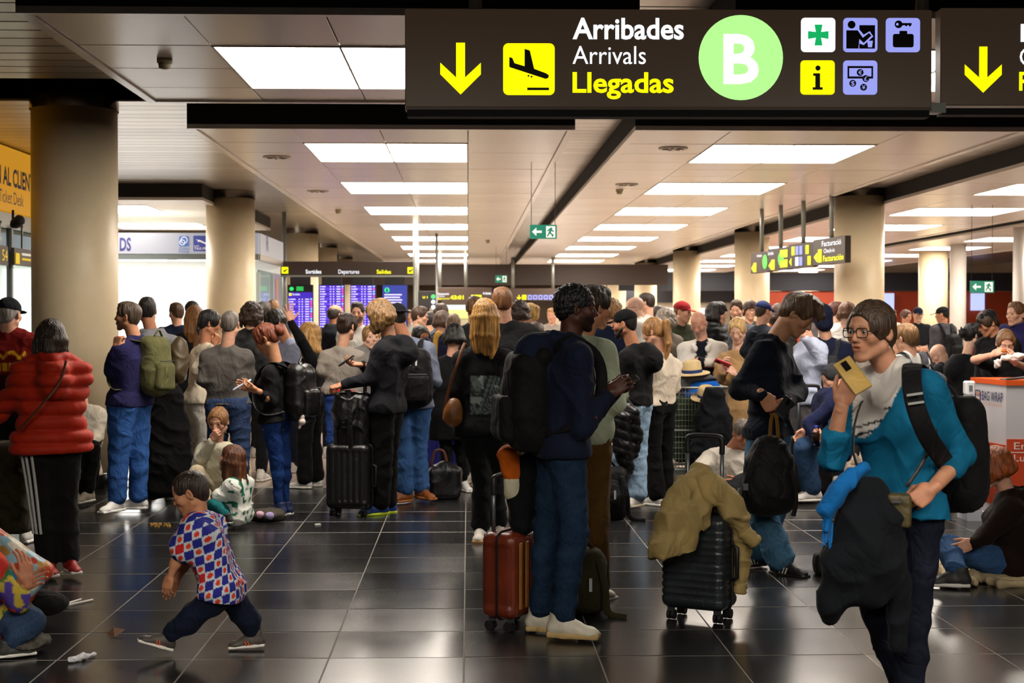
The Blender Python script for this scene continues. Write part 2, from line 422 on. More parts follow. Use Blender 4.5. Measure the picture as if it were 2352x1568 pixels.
for i in range(17):
    for j in range(-10, 11):
        yc = TY0+TDY*(i+.5); xc = TX0+TDX*(j+.5)
        if yc > 14.05: continue
        lim = .36*yc+.9
        if xc < -lim or xc > lim+.25: continue
        o = tm if first else link('floor_tile', tmesh, fl); first = False
        o.location = (xc, yc, random.Random(i*31+j).uniform(-.0012, .0006))
fb = MB().box((3, 57.1, -.03), (24, 43, .03)).build('floor', brown_floor()); tag(fb, kind='structure')
# rest of the black floor outside the individually laid tiles
ob = MB()
for sx in (-1, 1):
    for i in range(16):
        yc = TY0+TDY*(i+.5)
        if yc > 14.05: continue
        js = [j for j in range(-10, 11) if -(.36*yc+.9) <= TX0+TDX*(j+.5) <= .36*yc+1.15]
        x0 = TX0+TDX*(min(js)) if sx < 0 else TX0+TDX*(max(js)+1)
        x1 = -9.9 if sx < 0 else 15.9
        ob.box(((x0+x1)/2, yc, -.006), (abs(x1-x0)/2-.003, TDY/2-.003, .006))
ob.box((3, .3, -.006), (12.9, 4.3, .006))
tag(ob.build('floor_tiling', M_TILE, fl), kind='stuff')

# ceiling: black void, metal slats, hanging white islands with square lights
M_VOID = Mp('#050505', rough=.9)
def slat_mat():
    m, nt, b = newmat('metal_slat'); N = nt.nodes; L = nt.links
    oi = N.new('ShaderNodeObjectInfo'); r = N.new('ShaderNodeValToRGB'); r.color_ramp.elements[0].color = (.40, .36, .31, 1); r.color_ramp.elements[1].color = (.54, .49, .43, 1); L.new(oi.outputs['Random'], r.inputs[0]); L.new(r.outputs[0], b.inputs['Base Color'])
    tc = N.new('ShaderNodeTexCoord'); n = N.new('ShaderNodeTexNoise'); n.inputs['Scale'].default_value = 1.6; L.new(tc.outputs['Object'], n.inputs[0])
    bp = N.new('ShaderNodeBump'); bp.inputs['Strength'].default_value = .25; bp.inputs['Distance'].default_value = .02; L.new(n.outputs[0], bp.inputs['Height']); L.new(bp.outputs[0], b.inputs['Normal'])
    b.inputs['Metallic'].default_value = .75; b.inputs['Roughness'].default_value = .3
    return m
M_SLAT = slat_mat()
ceil = MB().box((3, 44, VOID+.05), (24, 52, .05)).build('ceiling', M_VOID); tag(ceil, kind='structure')
slat = None
def slat_run(y0, y1):
    global slat
    n = int((y1-y0)/.3)
    for i in range(n):
        y = y0+(i+.5)*(y1-y0)/n
        if slat is None:
            slat = MB().box((3, 0, 0), (13.5, .146, .012), bev=.004).build('ceiling_slat', M_SLAT, ceil); o = slat
        else: o = link('ceiling_slat', slat.data, ceil)
        o.location = (0, y, SLZ+.012)
slat_run(-3.0, 7.6); slat_run(9.05, 13.15); slat_run(14.5, 31.0)
b = MB()
y = 31.15
while y < 86: b.box((3, y, SLZ+.012), (20, .146, .012)); y += .3
tag(b.build('ceiling_slats', M_SLAT, ceil), kind='stuff')

def panel_mat():
    m, nt, b = newmat('white_panel'); N = nt.nodes; L = nt.links
    oi = N.new('ShaderNodeObjectInfo'); r = N.new('ShaderNodeValToRGB'); r.color_ramp.elements[0].color = (.82, .78, .73, 1); r.color_ramp.elements[1].color = (.88, .84, .79, 1); L.new(oi.outputs['Random'], r.inputs[0]); L.new(r.outputs[0], b.inputs['Base Color'])
    tc = N.new('ShaderNodeTexCoord'); n = N.new('ShaderNodeTexNoise'); n.inputs['Scale'].default_value = 1.2; L.new(tc.outputs['Object'], n.inputs[0])
    bp = N.new('ShaderNodeBump'); bp.inputs['Strength'].default_value = .1; bp.inputs['Distance'].default_value = .02; L.new(n.outputs[0], bp.inputs['Height']); L.new(bp.outputs[0], b.inputs['Normal'])
    b.inputs['Roughness'].default_value = .27; b.inputs['Specular IOR Level'].default_value = .7
    return m
M_PANEL = panel_mat()
M_DIFF = mat('emit', '#fff4e6', e=LIGHT_E); M_FRAME = Mp('#b9b2a6', rough=.5)
M_BLACK = Mp('#070707', rough=.7)
_pan = {}
def box_mesh(key, hx, hy, hz, m, bev=.003):
    if key not in _pan:
        t = MB().box((0, 0, 0), (hx, hy, hz), bev=bev); me = D.meshes.new(key); me.from_pydata(t.v, [], t.f); me.materials.append(m); me.update(); _pan[key] = me
    return _pan[key]
def light(x0, x1, y0, y1, label, detail=True):
    e = empty('ceiling_light', ((x0+x1)/2, (y0+y1)/2, CH), label, 'ceiling light', 'square ceiling lights')
    w_, h_ = (x1-x0)/2, (y1-y0)/2
    me = box_mesh('diffuser%.2f%.2f' % (w_, h_), w_/2-.012, h_/2-.012, .006, M_DIFF, 0)
    for a in (-1, 1):
        for c in (-1, 1): link('diffuser', me, e).location = (a*w_/2, c*h_/2, .012)
    b = MB(); z = CH+.012; cx_, cy_ = (x0+x1)/2, (y0+y1)/2
    for xx in (x0+.006, cx_, x1-.006): b.box((xx, cy_, z-.004), (.008, h_, .008))
    for yy in (y0+.006, cy_, y1-.006): b.box((cx_, yy, z-.0045), (w_, .008, .008))
    b.build('frame', M_FRAME, e)
    return e
def island(name, x0, x1, y0, y1, lx0, lx1, lys, panels_to, rowname, start=0):
    """lys: light start positions; depth 1.85"""
    e = empty('ceiling_island', ((x0+x1)/2, y0, CH), kind='structure')
    # black body above + thin white edge
    b = MB(); b.cur = 0; b.box(((x0+x1)/2, (y0+y1)/2, CH+.14), ((x1-x0)/2, (y1-y0)/2, .105))
    b.build('island_body', M_BLACK, e)
    b = MB(); t = .035
    for xx in (x0+t, x1-t): b.box((xx, (y0+y1)/2, CH+.012), (t, (y1-y0)/2, .022))
    for yy in (y0+t, y1-t): b.box(((x0+x1)/2, yy, CH+.012), ((x1-x0)/2-2*t, t, .022))
    b.build('island_edge', M_PANEL, e)
    xs = [x0+2*t, lx0, (lx0+lx1)/2, lx1, x1-2*t]
    far = MB(); lights = []
    ys = [y0+2*t]; isl = []
    for q, ly in enumerate(lys):
        gap = ly-ys[-1]; n = max(1, round(gap/.88)); s0 = ys[-1]
        for i in range(1, n+1): ys.append(s0+gap*i/n); isl.append(False)
        ys.append(ly+.925); isl.append(True); ys.append(ly+1.85); isl.append(True)
    gap = y1-2*t-ys[-1]
    if gap > .15:
        n = max(1, round(gap/.88)); s0 = ys[-1]
        for i in range(1, n+1): ys.append(s0+gap*i/n); isl.append(False)
    for r in range(len(ys)-1):
        for c in range(4):
            if isl[r] and c in (1, 2): continue
            a0, a1, b0, b1 = xs[c], xs[c+1], ys[r], ys[r+1]; z = CH+.02
            if b1 < panels_to:
                me = box_mesh('panel%.3f_%.3f' % (a1-a0, b1-b0), (a1-a0)/2-.004, (b1-b0)/2-.004, .012, M_PANEL)
                o = link('panel', me, e); o.location = ((a0+a1)/2-(x0+x1)/2, (b0+b1)/2-y0, .02+random.Random(r*7+c).uniform(-.002, .002))
            else: far.box(((a0+a1)/2, (b0+b1)/2, z), ((a1-a0)/2-.004, (b1-b0)/2-.004, .012))
    if far.v: tag(far.build('far_panels', M_PANEL, e), kind='stuff')
    for q, ly in enumerate(lys):
        light(lx0, lx1, ly, ly+1.85, f'square ceiling light, {ORD[min(q+start,17)]} from the front in the {rowname}')
    return e
LY = [15.8+4.5*i for i in range(15)]
RW = ('row left of the exit sign', 'row right of the exit sign', 'row beyond the right pillars', 'farthest right row', 'row over the booth')
island('a', -2.73, 1.05, 9.05, 12.8, -1.75, 0.0, [10.19], 99, RW[0])
island('a', 1.64, 5.55, 9.05, 12.8, 2.62, 4.39, [10.19], 99, RW[1])
island('b', -2.73, 1.05, 14.5, 82, -1.75, 0.0, LY, 34, RW[0], 1)
island('c', 1.64, 5.55, 14.5, 82, 2.62, 4.39, LY, 34, RW[1], 1)
island('d', 6.72, 10.4, 14.5, 82, 7.6, 9.5, LY[1:14], 34, RW[2])
island('e', 11.0, 14.9, 14.5, 82, 12.0, 13.7, LY[3:13], 26, RW[3])
island('f', -9.0, -4.15, 23.3, 31.3, -7.17, -5.3, [24.6, 29.2], 99, RW[4])
# module behind the photographer
island('g', -2.73, 1.05, -7.5, 3.6, -1.75, 0.0, [-2.2, 1.3], 0, 'left bay behind the camera')
island('g', 1.64, 5.55, -7.5, 3.6, 2.62, 4.39, [-2.2, 1.3], 0, 'right bay behind the camera')

# outer walls
M_WALLB = Mp('#6d5a4b', rough=.7, n=.15, sc=1.5); M_CREAM = Mp('#ecd9b4', rough=.42, n=.05, sc=3)
tag(MB().box((3, 86, 2.2), (22, .15, 2.4)).build('wall_back', M_WALLB), kind='structure')
tag(MB().box((20.5, 40, 2.2), (.15, 48, 2.4)).build('wall_right', Mp('#8a7a68', rough=.7, n=.1)), kind='structure')
tag(MB().box((-10.2, 40, 2.2), (.15, 48, 2.4)).build('wall_left', Mp('#8d7d6a', rough=.7, n=.1)), kind='structure')
tag(MB().box((3, -8, 2.2), (22, .15, 2.4)).build('wall_front', Mp('#5b5148', rough=.8, n=.1)), kind='structure')

# columns
M_CHROME = Mp('#9a958c', metal=1.0, rough=.14); M_SKIRT = Mp('#0c0c0d', rough=.2)
def column(px, Y, label, r=.4, ztop=SLZ, m=None, x=None):
    x = xat(px, Y) if x is None else x
    e = empty('column', (x, Y, 0), label, 'column', 'round pillars holding the ceiling')
    MB().lathe((x, Y, 0), [(r, .13), (r, ztop-.12)], 48).build('shaft', m or M_CREAM, e, smooth=True)
    MB().lathe((x, Y, 0), [(r+.012, ztop-.13), (r+.012, ztop-.005)], 48, cap=False).build('top_ring', M_CHROME, e, smooth=True)
    MB().lathe((x, Y, 0), [(r+.02, 0), (r+.02, .12), (r, .14)], 48, cap=False).build('skirting', M_SKIRT, e, smooth=True)
    return e
column(173, 14.25, 'broad cream pillar at the left, nearest to the camera, beside the red puffer jacket')
column(530, 24.7, 'cream pillar standing in front of the white exchange booth')
column(692, 35, 'cream pillar rising behind the left end of the departures board')
column(742, 42, 'cream pillar just behind the departures board, second above its header')
column(783, 50, 'darker cream pillar farthest behind the departures board header')
column(1973, 24.0, 'wide cream pillar behind the woman in the blue top')
column(1727, 34.0, 'cream pillar left of the hanging sign with four panels')
column(1577, 43.5, 'cream pillar above the man checking his watch')
column(1483, 53, 'cream pillar above the bald man with glasses')
column(1416, 63, 'narrow cream pillar far down the hall above the black cap')
column(1374, 73, 'narrowest cream pillar far down the hall behind the man in navy')
column(2143, 41, 'cream pillar left of the green exit sign at the far right')
column(1858, 58, 'small cream pillar between the hanging sign and the wide pillar')
column(1775, 64, 'thin cream pillar half hidden behind the youth in the navy jacket')
column(2200, 37, 'pale grey round post under the exit sign at the far right', r=.2, m=Mp('#d8d2cb', rough=.4))
column(2340, 30, 'pale post at the right edge of the picture beside the smiling man', r=.12, m=Mp('#cfc8c2', rough=.4))

# ticket desk wall at the left with its yellow sign
M_STEEL = Mp('#8f9089', metal=.9, rough=.35); M_NAVY = Mp('#1c1d4e', rough=.5)
wl = empty('wall_ticket_desk', (-5.6, 12, 0), kind='structure')
MB().box((-5.75, 15, 3.18), (.12, 6, .5)).build('upper_wall', Mp('#8a7b5a', rough=.6), wl)
MB().box((-5.7, 15, .45), (.1, 6, .45)).build('counter_front', Mp('#8a8f92', rough=.5), wl)
MB().box((-5.62, 15, 2.78), (.06, 6, .09)).build('steel_rail', M_STEEL, wl)
for yy in (9.2, 12, 14.8, 17.15, 18.35, 20.9): MB().box((-5.62, yy, 1.8), (.035, .03, .92)).build('mullion', Mp('#aeb9ba', rough=.4), wl)
M_GL = mat('glass', '#cfe0dd', rough=.03, ior=1.1)
for a, c in ((9.2, 12), (12, 14.8), (14.8, 17.15), (17.15, 18.35), (18.35, 20.9)):
    MB().box((-5.62, (a+c)/2, 1.8), (.004, (c-a)/2-.03, .9)).build('pane', M_GL, wl)
MB().box((-7.6, 15, 1.7), (.05, 6, 1.7)).build('office_wall', Mp('#9ca6a4', rough=.7), wl)
MB().box((-6.6, 15, 3.3), (.95, 6, .03)).build('office_ceiling', Mp('#c9c4bb', rough=.7), wl)
for yy in (16, 19.2): light(-7.1, -6.2, yy, yy+.5, f'small office ceiling light seen through the ticket desk glass at {"left" if yy<17 else "right"}').location.z = 3.2
ts = empty('ticket_desk_sign', (-5.56, 15.5, 2.9), 'yellow ticket desk sign with navy letters on the left wall', 'sign')
MB().box((-5.58, 16.6, 3.27), (.05, 4.2, .385)).build('sign_panel', mat('emit', '#e7a21f', e=.42), ts)
Yd = np.array([0, 1., 0]); Zd = np.array([0, 0, 1.])
def wallpt(px, py, xw):
    r = ray(px, py); return CAM+r*((xw-CAM[0])/r[0])
p = wallpt(0, 416, -5.53)
text('ATENCIÓN AL CLIENTE', M_NAVY, ts, (-5.53, p[1]-1.28, 3.20), Yd, Zd, .27, 2.75, bold=.03)
text('Ticket', Mp('#3a3550', rough=.5), ts, (-5.53, p[1]-.05, 2.98), Yd, Zd, .15, .5); text('Desk', Mp('#3a3550', rough=.5), ts, (-5.53, p[1]+.52, 2.98), Yd, Zd, .15, .4)
def numsign(px0, px1, py0, py1, big, label):
    a = wallpt(px0, py1, -5.45); c = wallpt(px1, py0, -5.45)
    e = empty('desk_number_sign', (-5.45, (a[1]+c[1])/2, a[2]), label, 'sign')
    MB().box((-5.47, (a[1]+c[1])/2, (a[2]+c[2])/2), (.02, abs(c[1]-a[1])/2, abs(c[2]-a[2])/2)).build('panel', Mp('#5a5148', rough=.5), e)
    MB().box((-5.47, (a[1]+c[1])/2, (c[2]+2.7)/2), (.01, .01, abs(2.7-c[2])/2+.02)).build('hanger', M_STEEL, e); MB().box((-5.53, (a[1]+c[1])/2, 2.72), (.08, .02, .015)).build('bracket', M_STEEL, e)
    return e, a, c
e, a, c = numsign(-12, 18, 565, 606, '54', 'brown desk number sign with yellow 54 at the left edge')
text('54', mat('emit', '#d8b41e', e=.7), e, (-5.44, wallpt(3, 590, -5.45)[1], a[2]+.05), Yd, Zd, .13, .2)
e, a, c = numsign(33, 75, 575, 608, '', 'brown counter sign with a yellow pictogram behind the ticket desk glass')
MB().box((-5.44, a[1]+.1, a[2]+.08), (.004, .07, .065)).build('pictogram', mat('emit', '#d8b41e', e=.7), e)
for q in range(2): MB().box((-5.44, a[1]+.5, a[2]+.14-.06*q), (.004, .22, .014)).build('text_line', mat('emit', ('#d9d2c0', '#d8b41e')[q], e=.6), e)
sp = empty('wall_spotlight', wallpt(30, 520, -5.4), 'black spotlight under the yellow ticket desk sign', 'spotlight')
c0 = wallpt(30, 517, -5.4); MB().lathe(c0, [(.03, -.02), (.06, .03), (.065, .14), (.05, .16)], 16, R=roty(radians(60))@rotx(.5)).build('head', M_BLACK, sp, smooth=True)
MB().box(c0+[0, 0, .09], (.012, .012, .09)).build('bracket', M_BLACK, sp)

# white exchange booth
BY = 26.0
bt = empty('exchange_booth', (-6, BY, 0), 'brightly lit white exchange booth with a grey lettered fascia behind the pillars', 'booth')
M_WHITE = Mp('#f4f4ef', rough=.6)
MB().box((-6.6, 29.3, 1.5), (2.9, .06, 1.5)).build('back_wall', M_WHITE, bt)
MB().box((-9.45, 27.7, 1.5), (.06, 1.7, 1.5)).build('side_wall', M_WHITE, bt)
MB().box((-6.6, 27.65, 2.75), (2.9, 1.65, .04)).build('booth_ceiling', M_WHITE, bt)
MB().box((-6.6, 27.65, .012), (2.9, 1.65, .01)).build('booth_floor', Mp('#c9c5bd', rough=.4), bt)
MB().box((-6.6, 28.4, .55), (2.5, .3, .5)).build('counter', M_WHITE, bt)
for xx in (-8.6, -7.4, -6.2, -5.0): MB().box((xx, 27.6, 2.7), (.45, .9, .012)).build('ceiling_lamp', mat('emit', '#ffffff', e=5), bt)
for xx in (-8.4, -6.9, -5.4): MB().box((xx, 29.22, 1.55), (.68, .012, 1.0)).build('wall_glow_sheet', mat('emit', '#fffefa', e=1.15), bt)  # glowing sheets added over the white back wall so it looks blown out
z0 = float(at(400, 583, BY)[2]); z1 = float(at(400, 535, BY)[2])
MB().box((-6.6, BY, (z0+z1)/2), (2.95, .06, (z1-z0)/2)).build('fascia', mat('emit', '#b9bcc9', e=.35), bt)
MB().box((-6.6, BY, z0-.05), (2.95, .05, .05)).build('fascia_rail', Mp('#6f7778', metal=.6, rough=.4), bt)
MB().box((-3.68, 27.65, (z0+z1)/2), (.05, 1.6, (z1-z0)/2)).build('side_fascia', mat('emit', '#b9b5b4', e=.4), bt)
MB().box((-3.68, 27.65, z0-.05), (.045, 1.6, .05)).build('side_rail', Mp('#7d705e', metal=.5, rough=.4), bt)
for yy in (26.1, 27.9, 29.2): MB().box((-3.68, yy, 1.2), (.03, .03, 1.2)).build('post', Mp('#aab7b4', rough=.4), bt)
MB().box((-3.69, 27.0, 1.25), (.004, .86, 1.2)).build('pane', M_GL, bt)
MB().box((-3.69, 28.55, 1.25), (.01, .6, 1.2)).build('poster', Mp('#9d9bb0', rough=.5), bt)
MB().box((-3.67, 28.6, 1.25), (.006, .2, 1.1)).build('poster_figure', Mp('#b9937c', rough=.6), bt)
Xd = np.array([1., 0, 0])
def bp_(px, py): return at(px, py, BY-.062)
M_NV2 = Mp('#1d2158', rough=.5)
text('DS', M_NV2, bt, bp_(275, 575), Xd, Zd, float(bp_(0, 545)[2]-bp_(0, 575)[2]), float(bp_(301, 0)[0]-bp_(275, 0)[0]), bold=.03)
text('Global', Mp('#3c5a9a'), bt, bp_(411, 574), Xd, Zd, .05, .18)
text('Exchange', Mp('#3c5a9a'), bt, bp_(411, 580), Xd, Zd, .045, .18)
g0 = bp_(423, 554); m_ = MB()
m_.poly(rrect(.175, .18, .03), g0, Xd, Zd, .004); m_.build('globe_logo', Mp('#3f66b0'), bt)
for dx, dz, r_ in ((0, .02, .06), (-.03, -.02, .05)):
    pts = circ(r_, 20, dx, dz)+circ(r_-.012, 20, dx, dz)[::-1]
    q = MB(); V = [g0+Xd*x+Zd*y+np.array([0, -.006, 0]) for x, y in circ(r_, 20, dx, dz)+circ(r_-.012, 20, dx, dz)]
    q.add(V, [(i, (i+1) % 20, 20+(i+1) % 20, 20+i) for i in range(20)]); q.build('globe_line', Mp('#dfe7f5'), bt)
g1 = bp_(462, 559); MB().poly(rrect(.27, .27, .012), g1, Xd, Zd, .004).build('tax_free_square', Mp('#34439c'), bt)
MB().poly([(-.10, .07), (-.02, .06), (.13, -.01), (.13, -.035), (-.03, .035), (-.06, .02), (-.05, .05)], g1+np.array([0, -.006, 0]), Xd, Zd).build('plane_mark', Mp('#eef0f8'), bt)
text('travel', Mp('#eef0f8'), bt, g1+np.array([-.12, -.006, -.055]), Xd, Zd, .03, .08)
text('TAX-FREE', Mp('#eef0f8'), bt, g1+np.array([-.12, -.006, -.11]), Xd, Zd, .045, .28)
text('R', M_NV2, bt, (-3.62, 26.75, z0+.1), Yd, Zd, .28, .3, bold=.02)

# orange check-in wall far right, dark lintel
cw = empty('wall_checkin', (15, 55, 0), kind='structure')
MB().box((15.5, 55, 1.3), (5, .08, 1.3)).build('orange_wall', Mp('#a53a14', rough=.55), cw)
MB().box((13, 54.9, 2.95), (7.4, .1, .34)).build('dark_lintel', Mp('#24262f', rough=.6), cw)
for i in range(5): MB().box((12.2+i*1.7, 54.7, 2.2), (.25, .05, .32)).build('desk_screen', mat('emit', '#aab4e6', e=1.0), cw)
cw2 = empty('wall_shops', (8, 70, 0), kind='structure')
MB().box((9, 76, 1.3), (4.5, .08, 1.3)).build('shop_wall', Mp('#b9a68e', rough=.6), cw2)
MB().box((9, 75.8, 2.75), (4.6, .1, .35)).build('dark_lintel', Mp('#26242a', rough=.6), cw2)
for i in range(4): MB().box((5.6+i*2.1, 75.8, 1.5), (.8, .05, .6)).build('shop_window', mat('emit', '#f2efe8', e=1.3), cw2)
# ------------------------------------------------------------------ people
SKIN = {'fair': '#d9a58a', 'pale': '#e0b49c', 'tan': '#bd8262', 'brown': '#8a5638', 'dark': '#4a2b1e'}
LOD = [dict(top=.0115, leg=.013, head=.0043, hair=.0058, hand=.0042, arm=.009, shoe=.006, core=.03),
       dict(top=.015, leg=.018, head=.0062, hair=.008, hand=.0056, arm=.011, shoe=.009, core=.035),
       dict(top=.023, leg=.028, head=.0095, hair=.012, hand=.0085, arm=.016, shoe=.014, core=None)]
def dfield(P, a, b):
    a = np.array(a, float); b = np.array(b, float); ba = b-a; t = np.clip((P-a)@ba/(ba@ba+1e-12), 0, 1); return np.linalg.norm(P-a-t[:, None]*ba, axis=1)
def build_head(vox, o, neck_l):
    """head + neck in head space: +Y face, +Z up, 23 cm tall"""
    S = Sculpt(); fem = o.get('fem', 0); ch = o.get('child', 0)
    S.ell((0, -.012, .03), (.073, .094, .085), k=.01)
    S.ell((0, .022, -.018), (.060-.003*fem, .068, .083), k=.02)
    S.ell((0, .046, .052), (.05, .034, .034), k=.025)                                   # forehead
    for x in (-1, 1):
        S.rc((x*.052, -.004, -.055), (x*.017, .062, -.097), .021, .0165, k=.022)         # jaw
        S.ell((x*.043, .055, -.02), (.022, .026, .024), k=.018)                          # cheek
        S.rc((x*.036, .072, .024), (x*.008, .081, .022), .0105, .011, k=.014)            # brow
    S.ball((0, .07, -.1), .0165 if not fem else .0145, k=.02)
    S.ell((0, .071, -.058), (.03, .022, .026), k=.018)                                   # muzzle
    for x in (-1, 1): S.ell((x*.031, .093, .004), (.0165, .0135, .0105), k=.012, sub=True)
    for x in (-1, 1): S.ell((x*.031, .0755, .003), (.0165, .0105, .0125), k=.006)         # lids
    nl = o.get('nose', .109)
    S.rc((0, .083, .014), (0, nl-.004, -.026), .0072, .0098, k=.009)
    for x in (-1, 1): S.ball((x*.011, nl-.015, -.0305), .0078, k=.008)
    S.ell((0, .0905, -.0535), (.0225, .0085, .0058), k=.005); S.ell((0, .0885, -.064), (.0195, .009, .0068), k=.005)
    S.ell((0, .101, -.0585), (.023, .009, .0018), k=.004, sub=True)
    if o.get('mouth'): S.ell((0, .1, -.06), (.016, .02, .006), k=.003, sub=True)
    for x in (-1, 1):
        Re = rotz(x*.35)@rotx(-.2)
        S.ell((x*.0755, -.012, -.006), (.0085, .0195, .031), R=Re, k=.006)
        S.ell((x*.0815, -.006, -.004), (.006, .011, .019), R=Re, k=.004, sub=True)
    nr = (.049 if fem else .056)*(.85 if ch else 1)
    S.rc((0, -.022, -.055), neck_l, nr, nr*1.07, k=.025)
    V, Q = S.mesh(vox)
    return V, Q
def head_colors(V, o):
    c = np.array(srgb(o['skinc'])); C = np.tile(c, (len(V), 1)); hc = np.array(srgb(o['hairc']))
    def blend(m, col): C[:] = C*(1-m[:, None])+np.array(col)*m[:, None]
    def sm(d, r, f): return np.clip((r-d)/f, 0, 1)
    dark = o.get('skin') == 'dark'
    front = V[:, 1] > .03
    ck = sm(np.minimum(np.linalg.norm(V-[.042, .075, -.028], axis=1), np.linalg.norm(V-[-.042, .075, -.028], axis=1)), .034, .03)+sm(np.linalg.norm(V-[0, .108, -.028], axis=1), .022, .02)
    if not dark: blend(.22*np.clip(ck, 0, 1), c*[1.0, .72, .68])
    lips = sm(np.minimum(dfield(V, (-.019, .092, -.0545), (.019, .092, -.0545)), dfield(V, (-.015, .092, -.0635), (.015, .092, -.0635))), .0085, .004)*front
    blend(lips*(.75 if o.get('fem') else .5), c*[.82, .5, .5] if not dark else c*[1.3, .9, .9])
    gap = sm(np.abs(V[:, 2]+.0585), .0028, .002)*(np.abs(V[:, 0]) < .021)*(V[:, 1] > .078); blend(gap*.7, c*.25)
    br = np.full(len(V), 9.)
    for x in (-1, 1): br = np.minimum(br, dfield(V, (x*.016, .086, .0255), (x*.047, .07, .0285)))
    blend(sm(br, .0075, .004)*.8*front, hc*.6)
    ln = np.full(len(V), 9.)
    for x in (-1, 1): ln = np.minimum(ln, dfield(V, (x*.019, .088, .003), (x*.044, .08, .002)))
    if not o.get('eyes', 1): blend(sm(ln, .004, .003)*.8, hc*.4)
    else:
        ln2 = np.full(len(V), 9.)
        for x in (-1, 1): ln2 = np.minimum(ln2, dfield(V, (x*.019, .087, .0085), (x*.044, .079, .0075)))
        blend(sm(ln2, .0042, .003)*.75, hc*.35)
    if o.get('stubble'):
        st = o['stubble']; low = np.clip((-.028-V[:, 2])/.02, 0, 1)*np.clip((V[:, 1]+.0)/.03, 0, 1)*np.clip((V[:, 2]+.125)/.02, 0, 1); low *= (1-lips)
        low *= 1-sm(np.linalg.norm((V-[.036, .06, -.03]), axis=1), .02, .015)
        blend(low*st, hc*.7)
    if o.get('scalp'):                                                  # shaved hair shading on skull
        m = np.clip((V[:, 2]-(.035+.45*(V[:, 1]-.0)*(V[:, 1] > 0)))/.03, 0, 1)*(V[:, 1] < .085); m = np.maximum(m, np.clip((V[:, 2]+.04)/.03, 0, 1)*(V[:, 1] < -.02)); blend(m*o['scalp'], hc)
    return C
